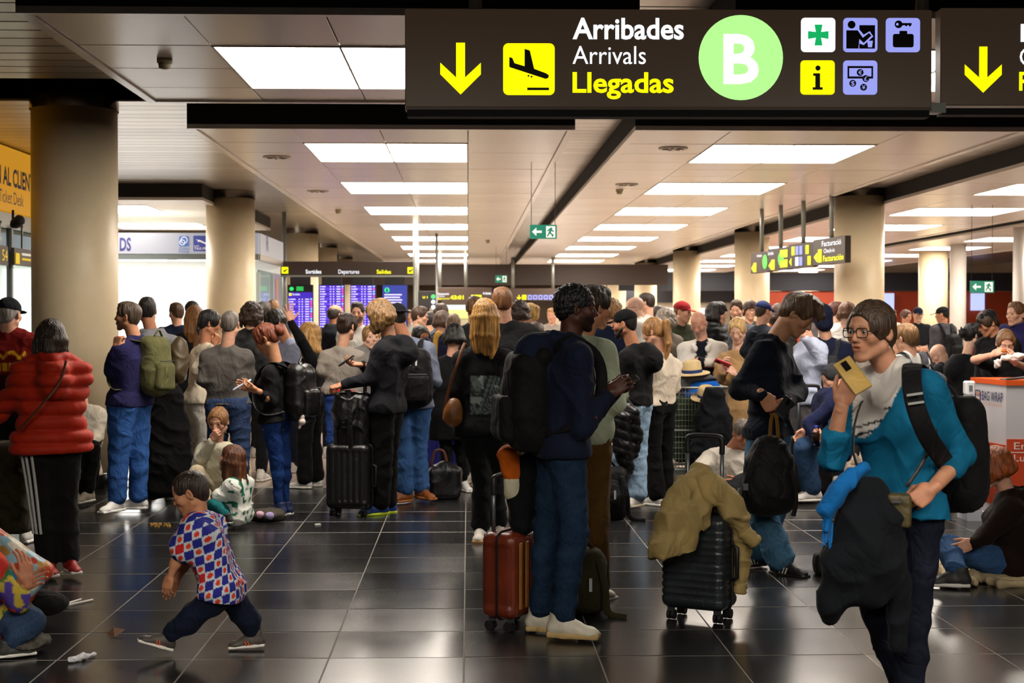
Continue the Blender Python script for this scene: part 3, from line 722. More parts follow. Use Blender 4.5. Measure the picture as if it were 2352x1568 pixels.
def build_hair(st, vox, o, Rh, seed):
    S = Sculpt(); dn = Rh.T@np.array([0, 0, -1.]); rs = random.Random(seed); L = o.get('hairlen', .25); v = o.get('vol', 0)
    amp, fr = .0035, 130
    def cap(g=0.0, front=.0, low=0.0):
        S.ell((0, -.012, .036), (.08+g, .106+g, .09+g), k=.01)
        S.ell((0, -.058, -.018-low), (.062+g, .045+g, .058+low), k=.03)
        S.ell((0, .113+front, -.034), (.083, .075, .108), k=.016, sub=True)
        for x in (-1, 1): S.ell((x*.095, .022, -.055), (.046, .055, .062), k=.015, sub=True)
    def locks(n, spread, length, r0=.026, wave=.0, back=.0, start=.055, thin=.55):
        for i in range(n):
            th = radians(-spread+2*spread*i/(n-1)); s_, c_ = sin(th), cos(th)
            p0 = np.array([s_*.064, -c_*.078-.012, start]); p1 = np.array([s_*.084, -c_*.098-.008, -.02])
            out = np.array([s_, -c_, 0])
            ln = length*rs.uniform(.86, 1.06); p2 = p1+dn*ln*.5+out*rs.uniform(-.008, .014)+rs.uniform(-1, 1)*wave*np.array([1, 1, 0])
            p3 = p1+dn*ln+out*rs.uniform(-.02, .012)+rs.uniform(-1, 1)*wave*1.4*np.array([1, 1, 0])
            S.chain([p0, p1, p2, p3], [r0*.9, r0, r0*.95, r0*thin], k=.012)
    if st == 'buzz': cap(-.004+v); amp = .0015
    elif st == 'short':
        cap(v); S.ell((0, .035, .095), (.06, .055, .032+v), k=.02)
    elif st == 'crop':
        cap(.002+v); S.ell((0, .02, .1), (.062, .06, .026+v), k=.02); amp = .004
    elif st == 'quiff':
        cap(.006); S.ell((0, .03, .1), (.068, .062, .04), k=.02)
        for i in range(9):
            x = -.05+.0125*i; S.chain([(x*.8, .0, .115), (x, .07, .11), (x*1.15+.006, .112+rs.uniform(-.012, .012), .075+rs.uniform(-.015, .01)), (x*1.2+.01, .116, .045+rs.uniform(-.01, .015))], [.024, .02, .014, .006], k=.009)
        amp = .006; fr = 90
    elif st == 'mop':
        cap(.01); S.ell((0, .035, .088), (.075, .066, .045), k=.02); locks(9, 95, .05, .024); amp = .007; fr = 80
        for i in range(7): x = -.05+.017*i; S.rc((x, .06, .085), (x*1.1, .096, .042), .02, .008, k=.01)
    elif st == 'afro':
        S.ell((0, -.02, .04), (.084, .106, .09), k=.01); S.ell((0, -.07, -.01), (.066, .045, .06), k=.03); S.ell((0, .112, -.03), (.092, .068, .098), k=.02, sub=True)
        for x in (-1, 1): S.ell((x*.1, .03, -.06), (.05, .06, .068), k=.015, sub=True)
        amp = .005; fr = 260
    elif st == 'curly':
        cap(.018, .0); locks(11, 115, L, .036, .015); amp = .014; fr = 75
    elif st == 'long':
        cap(.004); locks(13, o.get('spread', 105), L, .027, .012, thin=.6)
    elif st == 'wavybob':
        cap(.008, -.005); locks(13, 125, L, .03, .014, thin=.75); amp = .008; fr = 60
        for x in (-1, 1):
            for q in range(4): S.chain([(x*.045, .05-.015*q, .09), (x*.08, .062-.022*q, .02), (x*.083, .058-.03*q, -.05), (x*.075, .065-.035*q, -.05-L*.55)], [.02, .024, .022, .014], k=.012)
    elif st in ('bun', 'lowbun', 'pony', 'tied'):
        cap(.002, .0)
        for x in (-1, 1): S.ell((x*.06, .02, .02), (.022, .05, .05), k=.02)
        if st == 'bun': S.ell((.005, -.098, .055), (.042, .038, .042), k=.012); amp = .007; fr = 110
        if st == 'lowbun':
            S.ell((0, -.132, -.0), (.042, .04, .05), k=.01); S.rc((0, -.155, .01), (.0, -.185, .035), .018, .006, k=.01); S.rc((.01, -.15, .03), (.02, -.17, .065), .014, .004, k=.01); amp = .005
        if st == 'pony':
            p = np.array([0, -.105, .035]); S.ball(p, .024, k=.015); q = p+np.array([0, -.045, -.005])
            for i in range(5):
                ox = (i-2)*.011; S.chain([p+[ox*.5, 0, 0], q+[ox, 0, .01], q+dn*L*.55+[ox*1.4, -.02+rs.uniform(-.01, .01), 0], q+dn*L+[ox*.8, .01, 0]], [.016, .022, .021, .008], k=.01)
        if st == 'tied':
            p = np.array([0, -.09, -.035]); S.ball(p, .024, k=.015)
            for i in range(4): S.chain([p, p+dn*L*.5+[rs.uniform(-.02, .02), -.015, 0], p+dn*L+[rs.uniform(-.03, .03), -.01, 0]], [.015, .013, .005], k=.006)
    elif st == 'fringebob':
        cap(.008, .004); locks(11, 112, L, .028, .006)
        for i in range(7): x = -.05+.0167*i; S.rc((x, .05, .1), (x*1.05, .095, .04), .02, .01, k=.01)
    elif st == 'balding':
        S.ell((0, -.02, .02), (.079, .099, .078), k=.01); S.ell((0, -.055, -.02), (.062, .045, .05), k=.03); S.ell((0, .02, .09), (.066, .12, .07), k=.015, sub=True)
        S.ell((0, .112, -.032), (.095, .09, .12), k=.02, sub=True); amp = .0015
        for x in (-1, 1): S.ell((x*.095, .022, -.055), (.046, .055, .062), k=.015, sub=True)
    def nz(V, N):
        th = np.arctan2(V[:, 0], -V[:, 1]); W = np.stack([th*.085, V[:, 1]*.35, V[:, 2]*.22], 1)
        if st in ('afro', 'curly'): W = V
        return V+N*(amp*wobble(W, fr, seed))[:, None]
    return S.mesh(vox, nz)
def build_cap(kind, vox):
    S = Sculpt()
    if kind in ('cap', 'capback'):
        S.ell((0, -.014, .042), (.084, .105, .085), k=.005); S.cut((0, .0, .026), (0, -.1, -1))
        f = 1 if kind == 'cap' else -1
        S.ell((0, f*.125, .03), (.07, .07, .0065), R=rotx(-.16*f), k=.008)
        S.ball((0, -.014, .128), .006, k=.004)
    elif kind == 'beanie':
        S.ell((0, -.018, .036), (.085, .106, .094), k=.005); S.ell((0, .112, -.045), (.1, .075, .105), k=.015, sub=True); S.cut((0, 0, -.035), (0, .35, -1))
    elif kind == 'hood':
        S.ell((0, -.022, .018), (.096, .122, .118), k=.01); S.ell((0, -.05, -.08), (.085, .075, .07), k=.04); S.ell((0, .13, -.025), (.07, .09, .09), k=.02, sub=True)
    return S.mesh(vox, cloth_noise(.002, 40, 3))
def hand_mesh(vox, pose, side):
    """fingers along +Y, back of hand +Z; side +1 left hand (thumb at +X), -1 right"""
    S = Sculpt(); t = side
    S.rc((0, -.02, 0), (0, .02, 0), .0255, .026, k=.02)
    S.ell((t*.014, .055, 0), (.026, .048, .0145), k=.015); S.ell((-t*.016, .052, 0), (.024, .045, .0135), k=.015)
    S.ell((t*.026, .03, -.006), (.017, .032, .016), k=.015)
    curls = dict(relax=(.35, .45, .3), grip=(1.05, 1.15, .6), phone=(.55, .75, .45), open=(-.05, .05, .05), point=(.9, 1.2, .8), fist=(1.35, 1.5, .9), flat=(.1, .15, .1), pinch=(.8, .7, .35))[pose]
    lens = ((.041, .026, .021), (.046, .03, .022), (.042, .028, .021), (.033, .021, .018))
    for i in range(4):
        x = t*(.031-.0205*i); y = .094-(0, -.003, .001, .011)[i]; p = np.array([x, y, .001]); a = 0
        sp = {'open': .2, 'relax': .05, 'flat': .06}.get(pose, .02)*t*(1.5-i)
        cz = list(curls)
        if pose == 'point' and i == 0: cz = [.1, .15, .1]
        if pose in ('relax', 'phone', 'grip'): cz = [c*(1+.12*i) for c in cz]
        r = (.0088, .0092, .0088, .0078)[i]; S.rc((x*.8, .05, 0), p, .011, .0102, k=.008)
        for j in range(3):
            a += cz[j]; d = np.array([sin(sp)*cos(a), cos(sp)*cos(a), -sin(a)]); q = p+d*lens[i][j]
            S.rc(p, q, r*(1-.06*j), r*(.94-.07*j), k=.002); p = q
    th = dict(relax=((.5, .8, -.35), (.25, .95, -.3)), grip=((.45, .6, -.7), (-.25, .75, -.65)), phone=((.55, .75, -.4), (.1, .95, -.3)), open=((.9, .5, -.15), (.75, .7, -.1)),
              point=((.4, .8, -.5), (-.3, .8, -.5)), fist=((.3, .75, -.6), (-.7, .5, -.5)), flat=((.5, .85, -.1), (.3, .95, -.1)), pinch=((.5, .75, -.6), (.15, .9, -.5)))[pose]
    p = np.array([t*.03, .026, -.004]); d = unit((t*th[0][0], th[0][1], th[0][2])); q = p+d*.042; S.rc(p, q, .0145, .0105, k=.012)
    d2 = unit((t*th[1][0], th[1][1], th[1][2])); q2 = q+d2*.029; S.rc(q, q2, .0103, .0092, k=.003); S.rc(q2, q2+d2*.02, .0092, .0072, k=.003)
    return S.mesh(vox)
def shoe(parent, ank, fdir, o, vox, pitch=0.0, sc=1.0):
    """ank = ankle joint; foot points along fdir; sole 8.5 cm below the ankle"""
    fd = unit(fdir); R = frame(fd, (0, 0, 1))@rotx(pitch)
    c = o.get('shoec', '#dcd8d0'); sc_ = o.get('solec', '#e8e4dc'); big = o.get('shoebig', 1.0); T = lambda V: ank+(V*sc*[big, 1, 1])@R.T
    S = Sculpt()
    S.rc((0, -.045, -.045), (0, .02, -.045), .036, .038, k=.02); S.rc((0, .02, -.04), (0, .135, -.056), .038, .027, k=.03); S.ell((0, .13, -.06), (.041, .055, .026), k=.02)
    S.rc((0, -.028, -.02), (0, -.022, .022), .039, .041, k=.02); S.rc((0, .005, .0), (0, .075, -.028), .03, .022, k=.025)
    S.ball((0, -.02, .035), .033, k=.008, sub=True); S.cut((0, 0, -.074), (0, 0, -1))
    V, Q = S.mesh(vox/sc); sh = obj('shoe', T(V), Q, mat('leather', c, rough=.55), parent)
    S = Sculpt(); S.box((0, -.02, -.0735), (.037, .055, .0125+.004*(big > 1)), .011, k=.02); S.box((0, .09, -.0745), (.042, .095, .0115+.003*(big > 1)), .01, k=.03); S.cut((0, .0, -.0855), (0, 0, -1))
    V, Q = S.mesh(vox/sc); obj('sole', T(V), Q, Mp(sc_, rough=.6), sh)
    if o.get('laces', 1) and vox < .012:
        b = MB()
        for i in range(4):
            y = .03+.02*i; z = -.005-.011*i; b.tube([T(np.array(p)) for p in ((-.024, y, z-.01), (-.012, y+.002, z+.006), (.012, y-.004, z+.006), (.024, y, z-.01))], .0028*sc, 5)
        b.build('lace', Mp(o.get('lacec', '#cfcac0'), rough=.8), sh)
    if o.get('stripes'):
        b = MB()
        for i in range(3):
            for x in (-1, 1): b.tube([T(np.array((x*.041, .012+.02*i, -.066))), T(np.array((x*.0385, .026+.02*i, -.03)))], .0042*sc, 5)
        b.build('stripe', Mp(o['stripes'], rough=.6), sh)
    return sh
PEOPLE = []
def person(label, px, ytop, Y, yaw, lod=1, J=None, seed=None, **o):
    seed = len(PEOPLE)*13+5 if seed is None else seed; PEOPLE.append(label); J = dict(J or {})
    rs = random.Random(seed); v = LOD[lod]; yw = radians(yaw); F = np.array([sin(yw), cos(yw), 0]); Rr = np.array([cos(yw), -sin(yw), 0]); Z = np.array([0, 0, 1.])
    base = np.array([xat(px, Y), Y, 0.]); h = o.get('h') or float(at(px, ytop, Y)[2]); k = h/1.75; bw = o.get('bw', 1.0); fem = o.get('fem', 0)
    hs = o.get('hs', .97 if h > 1.5 else .9)
    W = lambda t: at(t[0], t[1], Y+(t[2] if len(t) > 2 else 0))
    def L(r, f, z): return base+Rr*r+F*f+Z*z
    j = {}
    sw = (.15 if fem else .172)*k*bw; hw = .088*k*bw
    hp = W(J['hp']) if 'hp' in J else L(0, 0, .525*h)
    sh = W(J['sh']) if 'sh' in J else hp+(L(0, -.015, .81*h)-L(0, 0, .525*h))
    sy = radians(o.get('sy', yaw)); Rs = np.array([cos(sy), -sin(sy), 0]); Fs = np.array([sin(sy), cos(sy), 0])
    tilt = o.get('tilt', 0.0)                           # right shoulder up
    dz = Z*.008*k; j['sL'] = sh-Rs*sw-Z*tilt-dz; j['sR'] = sh+Rs*sw+Z*tilt-dz; j['hL'] = hp-Rr*hw; j['hR'] = hp+Rr*hw
    up = unit(sh-hp)
    hd = W(J['hd']) if 'hd' in J else sh+up*(.19*h-.117*hs)*1.0+Fs*.035
    arm = o.get('arm', 'down')
    for s_, sg in (('L', -1), ('R', 1)):
        A = arm if isinstance(arm, str) else arm[0 if s_ == 'L' else 1]; S0 = j['s'+s_]; ct = sh
        if A == 'down': e = S0+Rs*sg*.045*k-Z*.30*k-Fs*.02; w_ = e-Z*.25*k+Fs*.06*k
        elif A == 'phone': e = S0+Rs*sg*.04-Z*.29*k+Fs*.05; w_ = ct+Rs*sg*.06+Fs*.33*k-Z*.24*k
        elif A == 'face': e = S0+Rs*sg*.05-Z*.27*k+Fs*.12; w_ = ct+Rs*sg*.07+Fs*.22*k-Z*.03*k
        elif A == 'hold': e = S0+Rs*sg*.06-Z*.28*k; w_ = ct+Rs*sg*.02+Fs*.24*k-Z*.33*k
        elif A == 'pocket': e = S0+Rs*sg*.09-Z*.28*k-Fs*.08; w_ = S0+Rs*sg*.03-Z*.5*k+Fs*.04
        j['e'+s_] = e; j['w'+s_] = w_
    for s_, sg in (('L', -1), ('R', 1)):
        hh = j['h'+s_]; st = o.get('stance', .02); g = np.array([hh[0], hh[1], 0])
        j['a'+s_] = g+Rr*sg*st+Z*.086*max(k, .8)+F*rs.uniform(-.04, .04); j['k'+s_] = (hh+j['a'+s_])/2+F*.025+Z*.01
    for q, t in J.items():
        if q in ('hp', 'sh', 'hd'): continue
        j[q] = W(t)
    hy = radians(o.get('hy', yaw)); Rh = rotz(-hy)@rotx(-radians(o.get('hpit', 8)))@roty(radians(o.get('hroll', 0)))
    e = empty('person', base, label, 'person', o.get('group', 'people waiting in the hall'))
    o['skinc'] = o.get('skinc') or SKIN[o.get('skin', 'fair')]; o.setdefault('hairc', '#3a281c')
    msk = mat('skin', '#ffffff')
    # --- body: head, neck, arms, hands, hidden core: one skin mesh
    nk = sh+up*.03; neck_l = Rh.T@((nk-hd)/hs)
    hV, hQ = build_head(v['head'], o, neck_l); C = [head_colors(hV, o)]; parts = [(hd+(hV*hs)@Rh.T, hQ)]
    if o.get('eyes', 1) and lod < 2 and o.get('face', 1):
        ey = MB(); 
        for x in (-1, 1):
            ey.cur = 0; g = np.array([o.get('look', 0)*.3, 1, o.get('lookz', -.05)]); Re = Rh@frame(g, (0, 0, 1))@rotx(-pi/2); c = hd+Rh@(np.array([x*.031, .0745, .003])*hs); r = .0128*hs
            prof = [(r*sin(a), r*cos(a)) for a in np.linspace(pi, 0.02, 12)]
            o0 = len(ey.f); ey.lathe(c, prof, 14, R=Re); nf = len(ey.f)-o0
            for q in range(o0, len(ey.f)):
                ring = (q-o0)//14; ey.mi[q] = 2 if (ring >= 10 or q == len(ey.f)-1) else (1 if ring >= 8 else 0)
        ey.build('eyes', [Mp('#d8d2ca', rough=.2), Mp(o.get('iris', '#4a3322'), rough=.15), Mp('#050505', rough=.1)], e, smooth=True)
    skin = np.array(srgb(o['skinc']))
    sleeve = o.get('sleeve', 'long'); ar = (.040 if fem else .045)*k*o.get('aw', 1)
    for s_, sg in (('L', 1), ('R', -1)):
        if o.get('noarm') == s_ or o.get('noarm') == 'LR': continue
        S0, E, Wr = j['s'+s_], j['e'+s_], j['w'+s_]
        S = Sculpt(); S.rc(S0, E, ar, ar*.86, k=.02); m1 = E+(Wr-E)*.3; S.chain([E, m1, Wr], [ar*.84, ar*.88, .0255*min(1, k+.1)], k=.02)
        V, Q = S.mesh(v['arm'] if sleeve in ('short', '34', 'none') else v['arm']*1.8); parts.append((V, Q)); C.append(np.tile(skin, (len(V), 1)))
        hp_ = o.get('hand'+s_, o.get('hand', 'relax'))
        if hp_ is None: continue
        ti = o.get('tip'+s_); dr = unit(W(ti)-Wr) if ti is not None else unit(Wr-E)
        do = o.get('dors'+s_); do = np.array(do, float) if do is not None else (-Rs if s_ == 'L' else Rs)+Fs*.3
        hV, hQ = hand_mesh(v['hand'], hp_, sg); hsz = hs*(1.0 if not fem else .93)*o.get('hsz', 1); Rhd = frame(dr, do)
        parts.append((Wr+(hV*hsz)@Rhd.T, hQ)); C.append(np.tile(skin*[1, .94, .93], (len(hV), 1)))
    if v['core']:
        S = Sculpt(); torso(S, j, k*bw, fem, -.022, hp, sh); 
        for s_ in 'LR': S.rc(j['h'+s_], j['k'+s_], .065*k, .045*k, k=.03); S.rc(j['k'+s_], j['a'+s_], .043*k, .032*k, k=.02)
        V, Q = S.mesh(v['core']); parts.append((V, Q)); C.append(np.tile(skin, (len(V), 1)))
    V, Q = joinm(parts); bd = obj('body', V, Q, msk, e); setcol(bd.data, np.concatenate(C))
    # --- hair and headwear
    st = o.get('hair', 'short')
    if o.get('hat') and st in ('short', 'mop', 'crop', 'quiff'): st = 'buzz'
    if st:
        hV, hQ = build_hair(st, v['hair'], o, Rh, seed+3)
        obj('hair', hd+(hV*hs)@Rh.T, hQ, mat('hair', o['hairc'], hi=o.get('hairhi', 1.9)), e)
    if o.get('beard'):
        S = Sculpt()
        for x in (-1, 1): S.rc((x*.058, .005, -.045), (x*.02, .066, -.097), .019, .02, k=.02); S.rc((x*.02, .088, -.046), (x*.03, .078, -.075), .006, .009, k=.01)
        S.ball((0, .07, -.1), .023, k=.02); S.ell((0, .0905, -.0585), (.019, .03, .010), k=.004, sub=True); S.ell((0, .03, -.0), (.055, .075, .035), k=.01, sub=True)
        V, Q = S.mesh(v['hair']*.8, lambda V, N: V+N*(.0018*wobble(V, 300, 4))[:, None]); obj('beard', hd+(V*hs)@Rh.T, Q, mat('hair', o['hairc'], hi=1.3), e)
    if o.get('hat'):
        V, Q = build_cap(o['hat'], v['hair']*1.1); obj('hat', hd+(V*hs)@Rh.T, Q, Mc(o.get('hatc', '#151515'), var=.1), e)
    if o.get('glasses'):
        b = MB(); w2 = .0275
        for x in (-1, 1):
            pts = [hd+Rh@(np.array([x*.033+px_*1.0, .098-.12*abs(x*.033+px_)**1.5, .0+pz])*hs) for px_, pz in rrect(.053, .036, .011, 4)]
            b.tube(pts+[pts[0]], .0021*hs, 6, cap=False)
            b.tube([hd+Rh@(np.array(q)*hs) for q in ((x*.059, .094, .006), (x*.074, .078, .007), (x*.078, .0, .006), (x*.078, -.022, -.01))], .0022*hs, 6)
        b.tube([hd+Rh@(np.array(q)*hs) for q in ((-.008, .0985, .004), (0, .101, .007), (.008, .0985, .004))], .002*hs, 6)
        b.build('glasses', Mp(o['glasses'], rough=.25), e, smooth=True)
    # --- clothes
    g = o.get('fit', .016)*.62; tc = o.get('top', '#333333')
    S = Sculpt(); torso(S, j, k*bw, fem, g, hp, sh, belly=o.get('belly', 0), bust=o.get('bust', .8))
    hem = o.get('hem', .06)*k; legdir = unit((j['kL']+j['kR'])/2-hp)
    if o.get('seated'): legdir = -up
    if hem > .1:
        n = int(hem/.1)+1
        for i in range(1, n+1):
            c = hp+legdir*(hem*i/n); fl_ = 1+o.get('flare', .05)*i; S.rc(c-Rr*.09*k*bw*fl_, c+Rr*.09*k*bw*fl_, (.105+g*.6)*k*fl_, k=.05)
    if hem > -.015:
        for s_ in 'LR': S.ball(j['h'+s_]+up*.02, (.085*o.get('lw', 1.0)+o.get('lfit', .014))*k*bw+.008, k=.04)
    S.cut(hp+legdir*hem, legdir)
    if o.get('rib'): c = hp+legdir*(hem-.03); S.rc(c-Rr*.075*k*bw, c+Rr*.075*k*bw, (.106+g)*k*bw, k=.02); S.cut(hp+legdir*(hem+.01), legdir)
    nkd = unit(hd-nk)
    if o.get('collar'):
        hh = o['collar']; S.rc(nk-nkd*.02, nk+nkd*hh, .066 if not fem else .057, .062 if not fem else .053, k=.03); S.cut(nk+nkd*(hh+.02), nkd)
    if o.get('hood'):
        hb = o['hood']; bk = -Fs
        ring = [nk+Z*.02+Rs*x*.085+Fs*y*.085+Z*z for x, y, z in ((0, .7, -.03), (.75, .45, 0), (.95, -.3, .03), (.55, -1.05, .03), (0, -1.3, .02), (-.55, -1.05, .03), (-.95, -.3, .03), (-.75, .45, 0), (0, .7, -.03))]
        S.chain(ring, [.022, .03, .036, .042, .046, .042, .036, .03, .022], k=.03); S.ell(nk+bk*.125*hb-Z*.05*hb, (.1, .1, .1*hb), k=.06); S.ell(nk+bk*.055+Z*.065, (.06, .06, .045), k=.03, sub=True)
    sl = {'long': 1.0, '34': .45, 'short': None, 'none': None}[sleeve]; sg_ = o['sg']*.62 if 'sg' in o else g
    for s_ in 'LR':
        if o.get('noarm') == s_: continue
        S0, E, Wr = j['s'+s_], j['e'+s_], j['w'+s_]
        if sleeve == 'none': continue
        if sleeve == 'short': m1 = S0+(E-S0)*.62; S.rc(S0, m1, ar+.012+sg_, ar+.012+sg_, k=.04); continue
        S.rc(S0, E, ar+.008+sg_, ar*.9+.004+sg_, k=.045); en = E+(Wr-E)*(.93 if sleeve == 'long' else .38)
        S.rc(E, en, ar*.88+.004+sg_, .030*k+sg_*.75 if sleeve == 'long' else ar*.86+sg_*.8, k=.02)
        if o.get('cuff') or sleeve == '34': d = unit(Wr-E); S.rc(en-d*.03, en-d*.005, (.034 if sleeve == 'long' else ar*.88+.006)+sg_, k=.008)
    for q in o.get('extra', ()): q(S, j, hd, Rh, W)
    wr = o.get('wr', .007); pf = o.get('puff')
    def nz(V, N):
        V = cloth_noise(wr, o.get('wf', 22), seed)(V, N)
        if pf:
            tt = (V-hp)@up; ph = np.abs(np.sin(tt/pf*pi+.4*wobble(V, 6, seed, 1)*.3)); V = V+N*((np.sqrt(ph)-.75)*.03)[:, None]
        return V
    V, Q = S.mesh(o.get('topvox', v['top']), nz); nm = o.get('topname', 'top')
    pr = o.get('print')
    if pr:
        to = obj(nm, V, Q, mat('attr', '#ffffff'), e); setcol(to.data, pr(V, vnormals(V, Q), j, hp, sh, Rs, Fs, up))
    else: to = obj(nm, V, Q, o.get('topmat') or Mc(tc, var=o.get('tvar', .12)), e)
    # trousers
    lc = o.get('leg', '#14161a'); lg = o.get('lfit', .014); S = Sculpt()
    wz = Z*.05*k*(0 if o.get('seated') else 1); S.rc(hp-Rr*.06*k*bw+wz, hp+Rr*.06*k*bw+wz, (.088+lg*.3)*k*bw, k=.04); S.rc(hp-Rr*.08*k*bw, hp+Rr*.08*k*bw, (.1+lg*.4)*k*bw, k=.04)
    lw = o.get('lw', 1.0)
    for s_ in 'LR':
        hh, kk_, aa = j['h'+s_], j['k'+s_], j['a'+s_]; en = aa+unit(kk_-aa)*.03; fa = o.get('ankle', .046)*k
        S.chain([hh, kk_, en], [(.085*lw+lg)*k*bw, (.058*lw+lg)*k, fa+lg*k], k=.03)
        m1 = kk_+(aa-kk_)*.3-F*.012; S.ball(m1, (.05*lw+lg)*k, k=.03)
    V, Q = S.mesh(v['leg'], cloth_noise(o.get('lwr', .006), 28, seed+2)); lm = o.get('legmat', 'denim' if o.get('jeans') else 'cloth')
    tr = obj('trousers', V, Q, mat(lm, lc), e)
    for s_ in 'LR':
        ft = o.get('foot'+s_); fd = unit((W(ft)-j['a'+s_])*[1, 1, 0]) if ft is not None else F
        shoe(e, j['a'+s_], fd, o, v['shoe'], o.get('fp'+s_, 0.0), sc=max(.62, k**1.0)*o.get('fsc', 1))
    return dict(e=e, j=j, hd=hd, Rh=Rh, F=F, R=Rr, Fs=Fs, Rs=Rs, up=up, sh=sh, hp=hp, nk=nk, W=W, k=k, hs=hs, g=g, Y=Y)
def torso(S, j, k, fem, g, hp, sh, belly=0, bust=.8):
    ah = unit(j['hR']-j['hL']); as_ = unit(j['sR']-j['sL']); up = sh-hp
    sl = ((-.08, .082, .104), (.0, .085, .107), (.3, .066, .1), (.55, .08, .108), (.78, .088, .104), (.92, .075, .07)) if not fem else ((-.08, .092, .104), (.0, .09, .107), (.3, .052, .09), (.55, .06, .098), (.78, .072, .096), (.92, .06, .062))
    for t, w_, r in sl:
        c = hp+up*t; a = unit(ah*(1-t)+as_*t); S.rc(c-a*w_*k, c+a*w_*k, (r-.008+g)*min(k, 1.05), k=.05)
    f = np.cross(unit(up), as_)
    if fem and bust:
        for x in (-1, 1): S.ball(hp+up*.72+as_*x*.072*k+f*.072*k, (.058+.01*bust)*k+g, k=.05)
    if belly: S.ell(hp+up*.25+f*.06, (.11*k, .09*k, .13*k), k=.08)
    for s_ in 'LR':
        c = hp+up*1.0; S.rc(c+(j['s'+s_]-c)*.2+unit(up)*.05*k, j['s'+s_]-unit(up)*.005, .046*k+g*.8, .05*k+g*.8, k=.06)
# ------------------------------------------------------------------ hanging signs
E_Y = mat('emit', '#f6f000', e=1.0); E_W = mat('emit', '#f2f3fb', e=1.0); E_G = mat('emit', '#a6ea86', e=.9); E_L = mat('emit', '#8f95e0', e=.85)
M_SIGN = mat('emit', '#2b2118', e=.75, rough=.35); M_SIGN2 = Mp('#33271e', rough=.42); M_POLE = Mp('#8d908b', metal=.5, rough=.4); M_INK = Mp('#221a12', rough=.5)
Z1 = np.array([0, 0, 1.])
class Board:
    """flat sign face spanned by two pixel corners; px coordinates map linearly onto it"""
    def __init__(s, x0, y0, x1, y1, Y0, Y1, yr0=None, yr1=None):
        s.a = at(x0, y1, Y0); t = at(x0, y0, Y0); r = at(x1, y1 if yr1 is None else yr1, Y1); s.X = unit((r-s.a)*[1, 1, 0]); s.W = np.linalg.norm((r-s.a)[:2]); s.H = t[2]-s.a[2]
        s.p = (x0, y0, x1, y1); s.N = np.cross(s.X, Z1)
    def m(s, px, py): return s.W*(px-s.p[0])/(s.p[2]-s.p[0]), s.H*(s.p[3]-py)/(s.p[3]-s.p[1])
    def pt(s, px, py, off=0.0): u, v = s.m(px, py); return s.a+s.X*u+Z1*v+s.N*off
    def poly(s, pts, name, mt, par, off): return s._poly(pts, name, mt, par, off)
    def _poly(s, pts, name, mt, par, off):
        b = MB(); V = [s.pt(x, y, off) for x, y in pts]
        n = np.cross(V[1]-V[0], V[2]-V[1]); area = sum((pts[i][0]*pts[(i+1) % len(pts)][1]-pts[(i+1) % len(pts)][0]*pts[i][1]) for i in range(len(pts)))
        if area > 0: V = V[::-1]
        b.add(V, [tuple(range(len(V)))]); return b.build(name, mt, par)
    def rr(s, x0, y0, x1, y1, r, name, mt, par, off): 
        w_, h_ = x1-x0, y1-y0; return s._poly([(x0+w_/2+x, y0+h_/2+y) for x, y in rrect(w_, h_, r)], name, mt, par, off)
    def txt(s, t, x0, y0, x1, ybase, mt, par, bold=0., off=.004): 
        u0, v0 = s.m(x0, ybase); u1, v1 = s.m(x1, y0); return text(t, mt, par, s.pt(x0, ybase, 0), s.X, Z1, v1-v0, u1-u0, bold=bold, th=off)
    def body(s, par, mt, th=.06, grow=0.0, name='housing'):
        c = s.a+s.X*s.W/2+Z1*s.H/2-s.N*th; R = np.array([s.X, -s.N, Z1]).T
        return MB().box(c, (s.W/2+grow, th-.001, s.H/2+grow), R=R, bev=.006).build(name, mt, par)
def poles(par, pts, z1, r=.03):
    for p in pts: MB().tube([(p[0], p[1], p[2]), (p[0], p[1], z1)], r, 12).build('hanger_pole', M_POLE, par, smooth=True)
def arrow_down(x0, y0, x1, y1):
    cx_ = (x0+x1)/2; w_ = (x1-x0); s_ = w_*.11; h_ = y1-y0
    return [(cx_-s_, y0), (cx_+s_, y0), (cx_+s_, y0+h_*.67), (x1, y0+h_*.385), (x1, y0+h_*.61), (cx_, y1), (x0, y0+h_*.61), (x0, y0+h_*.385), (cx_-s_, y0+h_*.67)]
B = Board(930, 20, 2140, 246, 8.9, 8.84, yr1=243)
sg = empty('arrivals_sign', B.a+B.X*B.W/2, 'large dark hanging sign reading Arribades Arrivals Llegadas with green B', 'sign')
B.body(sg, M_SIGN)
c = B.a+B.X*B.W/2-Z1*.035-B.N*.06; MB().box(c, (B.W/2-.012, .055, .02), R=np.array([B.X, -B.N, Z1]).T).build('lower_trough', M_BLACK, sg)
MB().box(B.a+B.X*B.W/2-Z1*.008-B.N*.06, (B.W/2, .062, .006), R=np.array([B.X, -B.N, Z1]).T).build('edge_strip', Mp('#6a5a4c', rough=.4), sg)
poles(sg, [B.pt(1091, 22, -.06), B.pt(2123, 22, -.06)], VOID, .04)
B.poly(arrow_down(1011, 98, 1104, 217), 'arrow', E_Y, sg, .004)
B.rr(1155, 99, 1273, 218, 12, 'pictogram_field', E_Y, sg, .004)
B.poly([(1169, 131), (1176, 133), (1181, 145), (1204, 152), (1204, 112), (1216, 116), (1226, 158), (1253, 168), (1260, 173), (1258, 179), (1252, 181), (1169, 154)], 'plane', M_INK, sg, .008)
B.poly([(1210, 201), (1260, 201), (1260, 207), (1210, 207)], 'runway', M_INK, sg, .008)
for xx, yy in ((1213, 174), (1220, 176)): B.poly([(xx+2.3*cos(a), yy+2.3*sin(a)) for a in np.linspace(0, 2*pi, 10)[:-1]], 'wheel_dot', M_INK, sg, .008)
